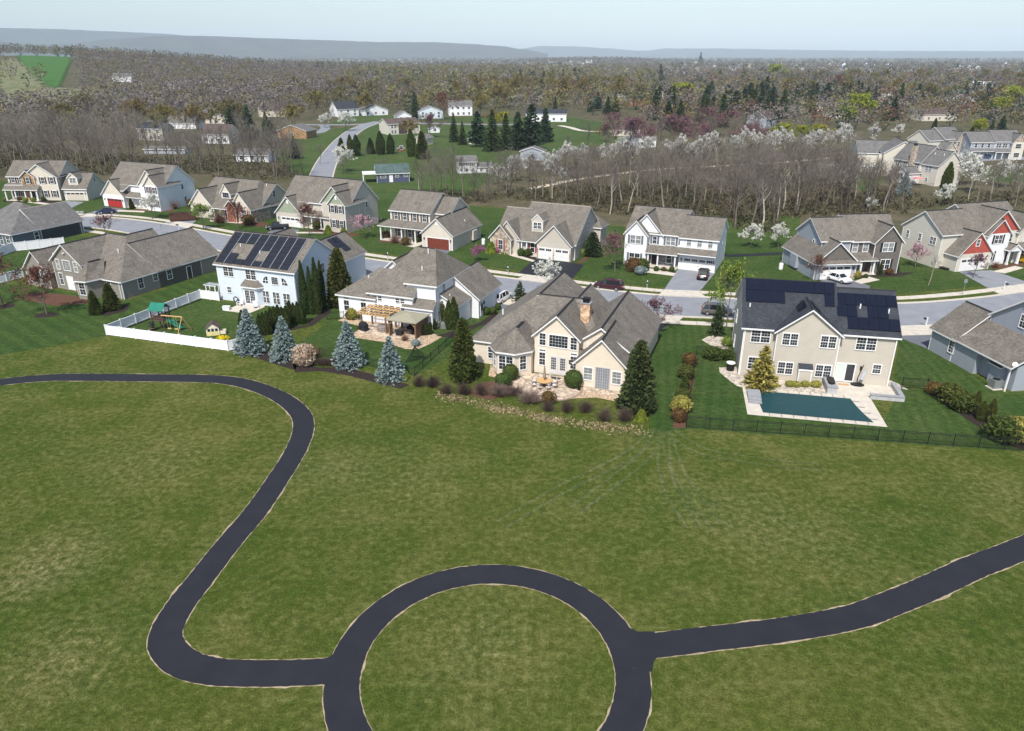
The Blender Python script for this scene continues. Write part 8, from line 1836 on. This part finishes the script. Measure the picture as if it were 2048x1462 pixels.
car('white SUV in the driveway beside the white house', (1003, 604), 62, ('white', (.74, .74, .74)), 'suv', 4.6)
car('blue car on the cul-de-sac right of the deck house', (1768, 317), 185, ('blue', (.03, .05, .11)), 'suv', 4.6) if 0 else car('blue car on the cul-de-sac right of the deck house', (1968, 318), 185, ('blue', (.03, .05, .11)), 'suv', 4.6)
car('dark red car on the cul-de-sac right of the blue one', (1996, 317), 185, ('maroon', (.045, .008, .012)), 'suv', 4.6)
car('white pickup in the loop drive beside the tan brick house', (617, 267), 10, ('white', (.74, .74, .74)), 'pickup', 5.4, 'pickup')

# umbrella on the deck of the far house
q = at_h(hR1 if 'hR1' in globals() else hE, 13.0, -2.6, 0) if 'hR1' in globals() else None
if q:
    r = empty('deck_umbrella', 'pale red umbrella on the deck beyond the woods', 'umbrella', (q[0], q[1], -.1)); MB().lathe([(.04, 0), (.04, 2.3)], 6).obj('pole', WHITE, r); MB().lathe([(1.5, 2.0), (.9, 2.35), (.05, 2.6)], 10).obj('canopy', M('coral_canvas', (.55, .20, .18), .8), r)

# near grass: tufts standing in the mown field, one object
rg = np.random.default_rng(17); n = 70000
yy = 24 + 52 * rg.random(n) ** 1.25; xx = (rg.random(n) * 2 - 1) * (yy * .74 + 9)
paths = np.array([tuple(p) for P in (resample(p_main, .5), resample(ring, .5), resample(p_br, .5)) for p in P])
keep = np.ones(n, bool)
for i in range(0, n, 2000):
    d = (xx[i:i + 2000, None] - paths[None, :, 0]) ** 2 + (yy[i:i + 2000, None] - paths[None, :, 1]) ** 2; keep[i:i + 2000] = d.min(1) > 1.42 ** 2
fx, fy = gp(1372, 858); keep &= ~((yy > 61) & (xx > 14)); keep &= yy < 74; xx, yy = xx[keep], yy[keep]; n = len(xx)
tv = []
B = 5; az = rg.uniform(0, 6.283, (n, B)); ln = rg.uniform(.06, .15, (n, B)); hh = rg.uniform(.035, .085, (n, B)); ox = rg.normal(0, .07, (n, B)); oy = rg.normal(0, .07, (n, B))
X = xx[:, None] + ox; Y = yy[:, None] + oy; dx = np.cos(az); dy = np.sin(az); w = .018
V = np.stack([np.stack([X - dy * w, Y + dx * w, np.zeros_like(X)], -1), np.stack([X + dy * w, Y - dx * w, np.zeros_like(X)], -1), np.stack([X + dx * ln, Y + dy * ln, hh], -1)], 2).reshape(-1, 3)
GT = M('grass_blade', (0.060, 0.088, 0.012), .8, .3, 1.2, .15, 'leaf', col2=(0.125, 0.135, 0.032), lv=.8)
o = link('grass_tufts', npmesh('grass_tufts', V, np.arange(len(V)).reshape(-1, 3), GT)); o['kind'] = 'stuff'

# dry thatch lying in the long grass below the shrubs
tc = []
rr = random.Random(6); TL = [gp(*p) for p in [(880, 790), (950, 806), (1040, 826), (1110, 842), (1200, 853), (1290, 864)]]
for _ in range(2600):
    k = rr.randrange(len(TL) - 1); t = rr.random(); cl_ = .5 + .5 * math.sin((k + t) * 5.0)
    if rr.random() > .35 + .65 * cl_: continue
    tc.append((TL[k][0] + (TL[k + 1][0] - TL[k][0]) * t + rr.gauss(0, .5), TL[k][1] + (TL[k + 1][1] - TL[k][1]) * t + rr.gauss(0, .55), rr.uniform(.02, .12)))
o = link('dry_thatch', npmesh('dry_thatch', *leaf_quads(np.random.default_rng(3), tc, .16, .02), L_('dry_thatch', (.36, .29, .17), (.20, .19, .08), .8))); o['kind'] = 'stuff'

# the air: one box of thin haze
hz = bpy.data.materials.new('haze_air'); N, L = nodes_of(hz); N.remove(N['Principled BSDF']); pv = N.new('ShaderNodeVolumePrincipled')
pv.inputs['Color'].default_value = (0.72, 0.86, 1.0, 1); pv.inputs['Density'].default_value = 0.000062; pv.inputs['Anisotropy'].default_value = -0.3
L.new(pv.outputs[0], N['Material Output'].inputs['Volume'])
o = MB().box(-17000, 17000, -2000, 17500, -140, 540).obj('haze', hz); o['kind'] = 'stuff'
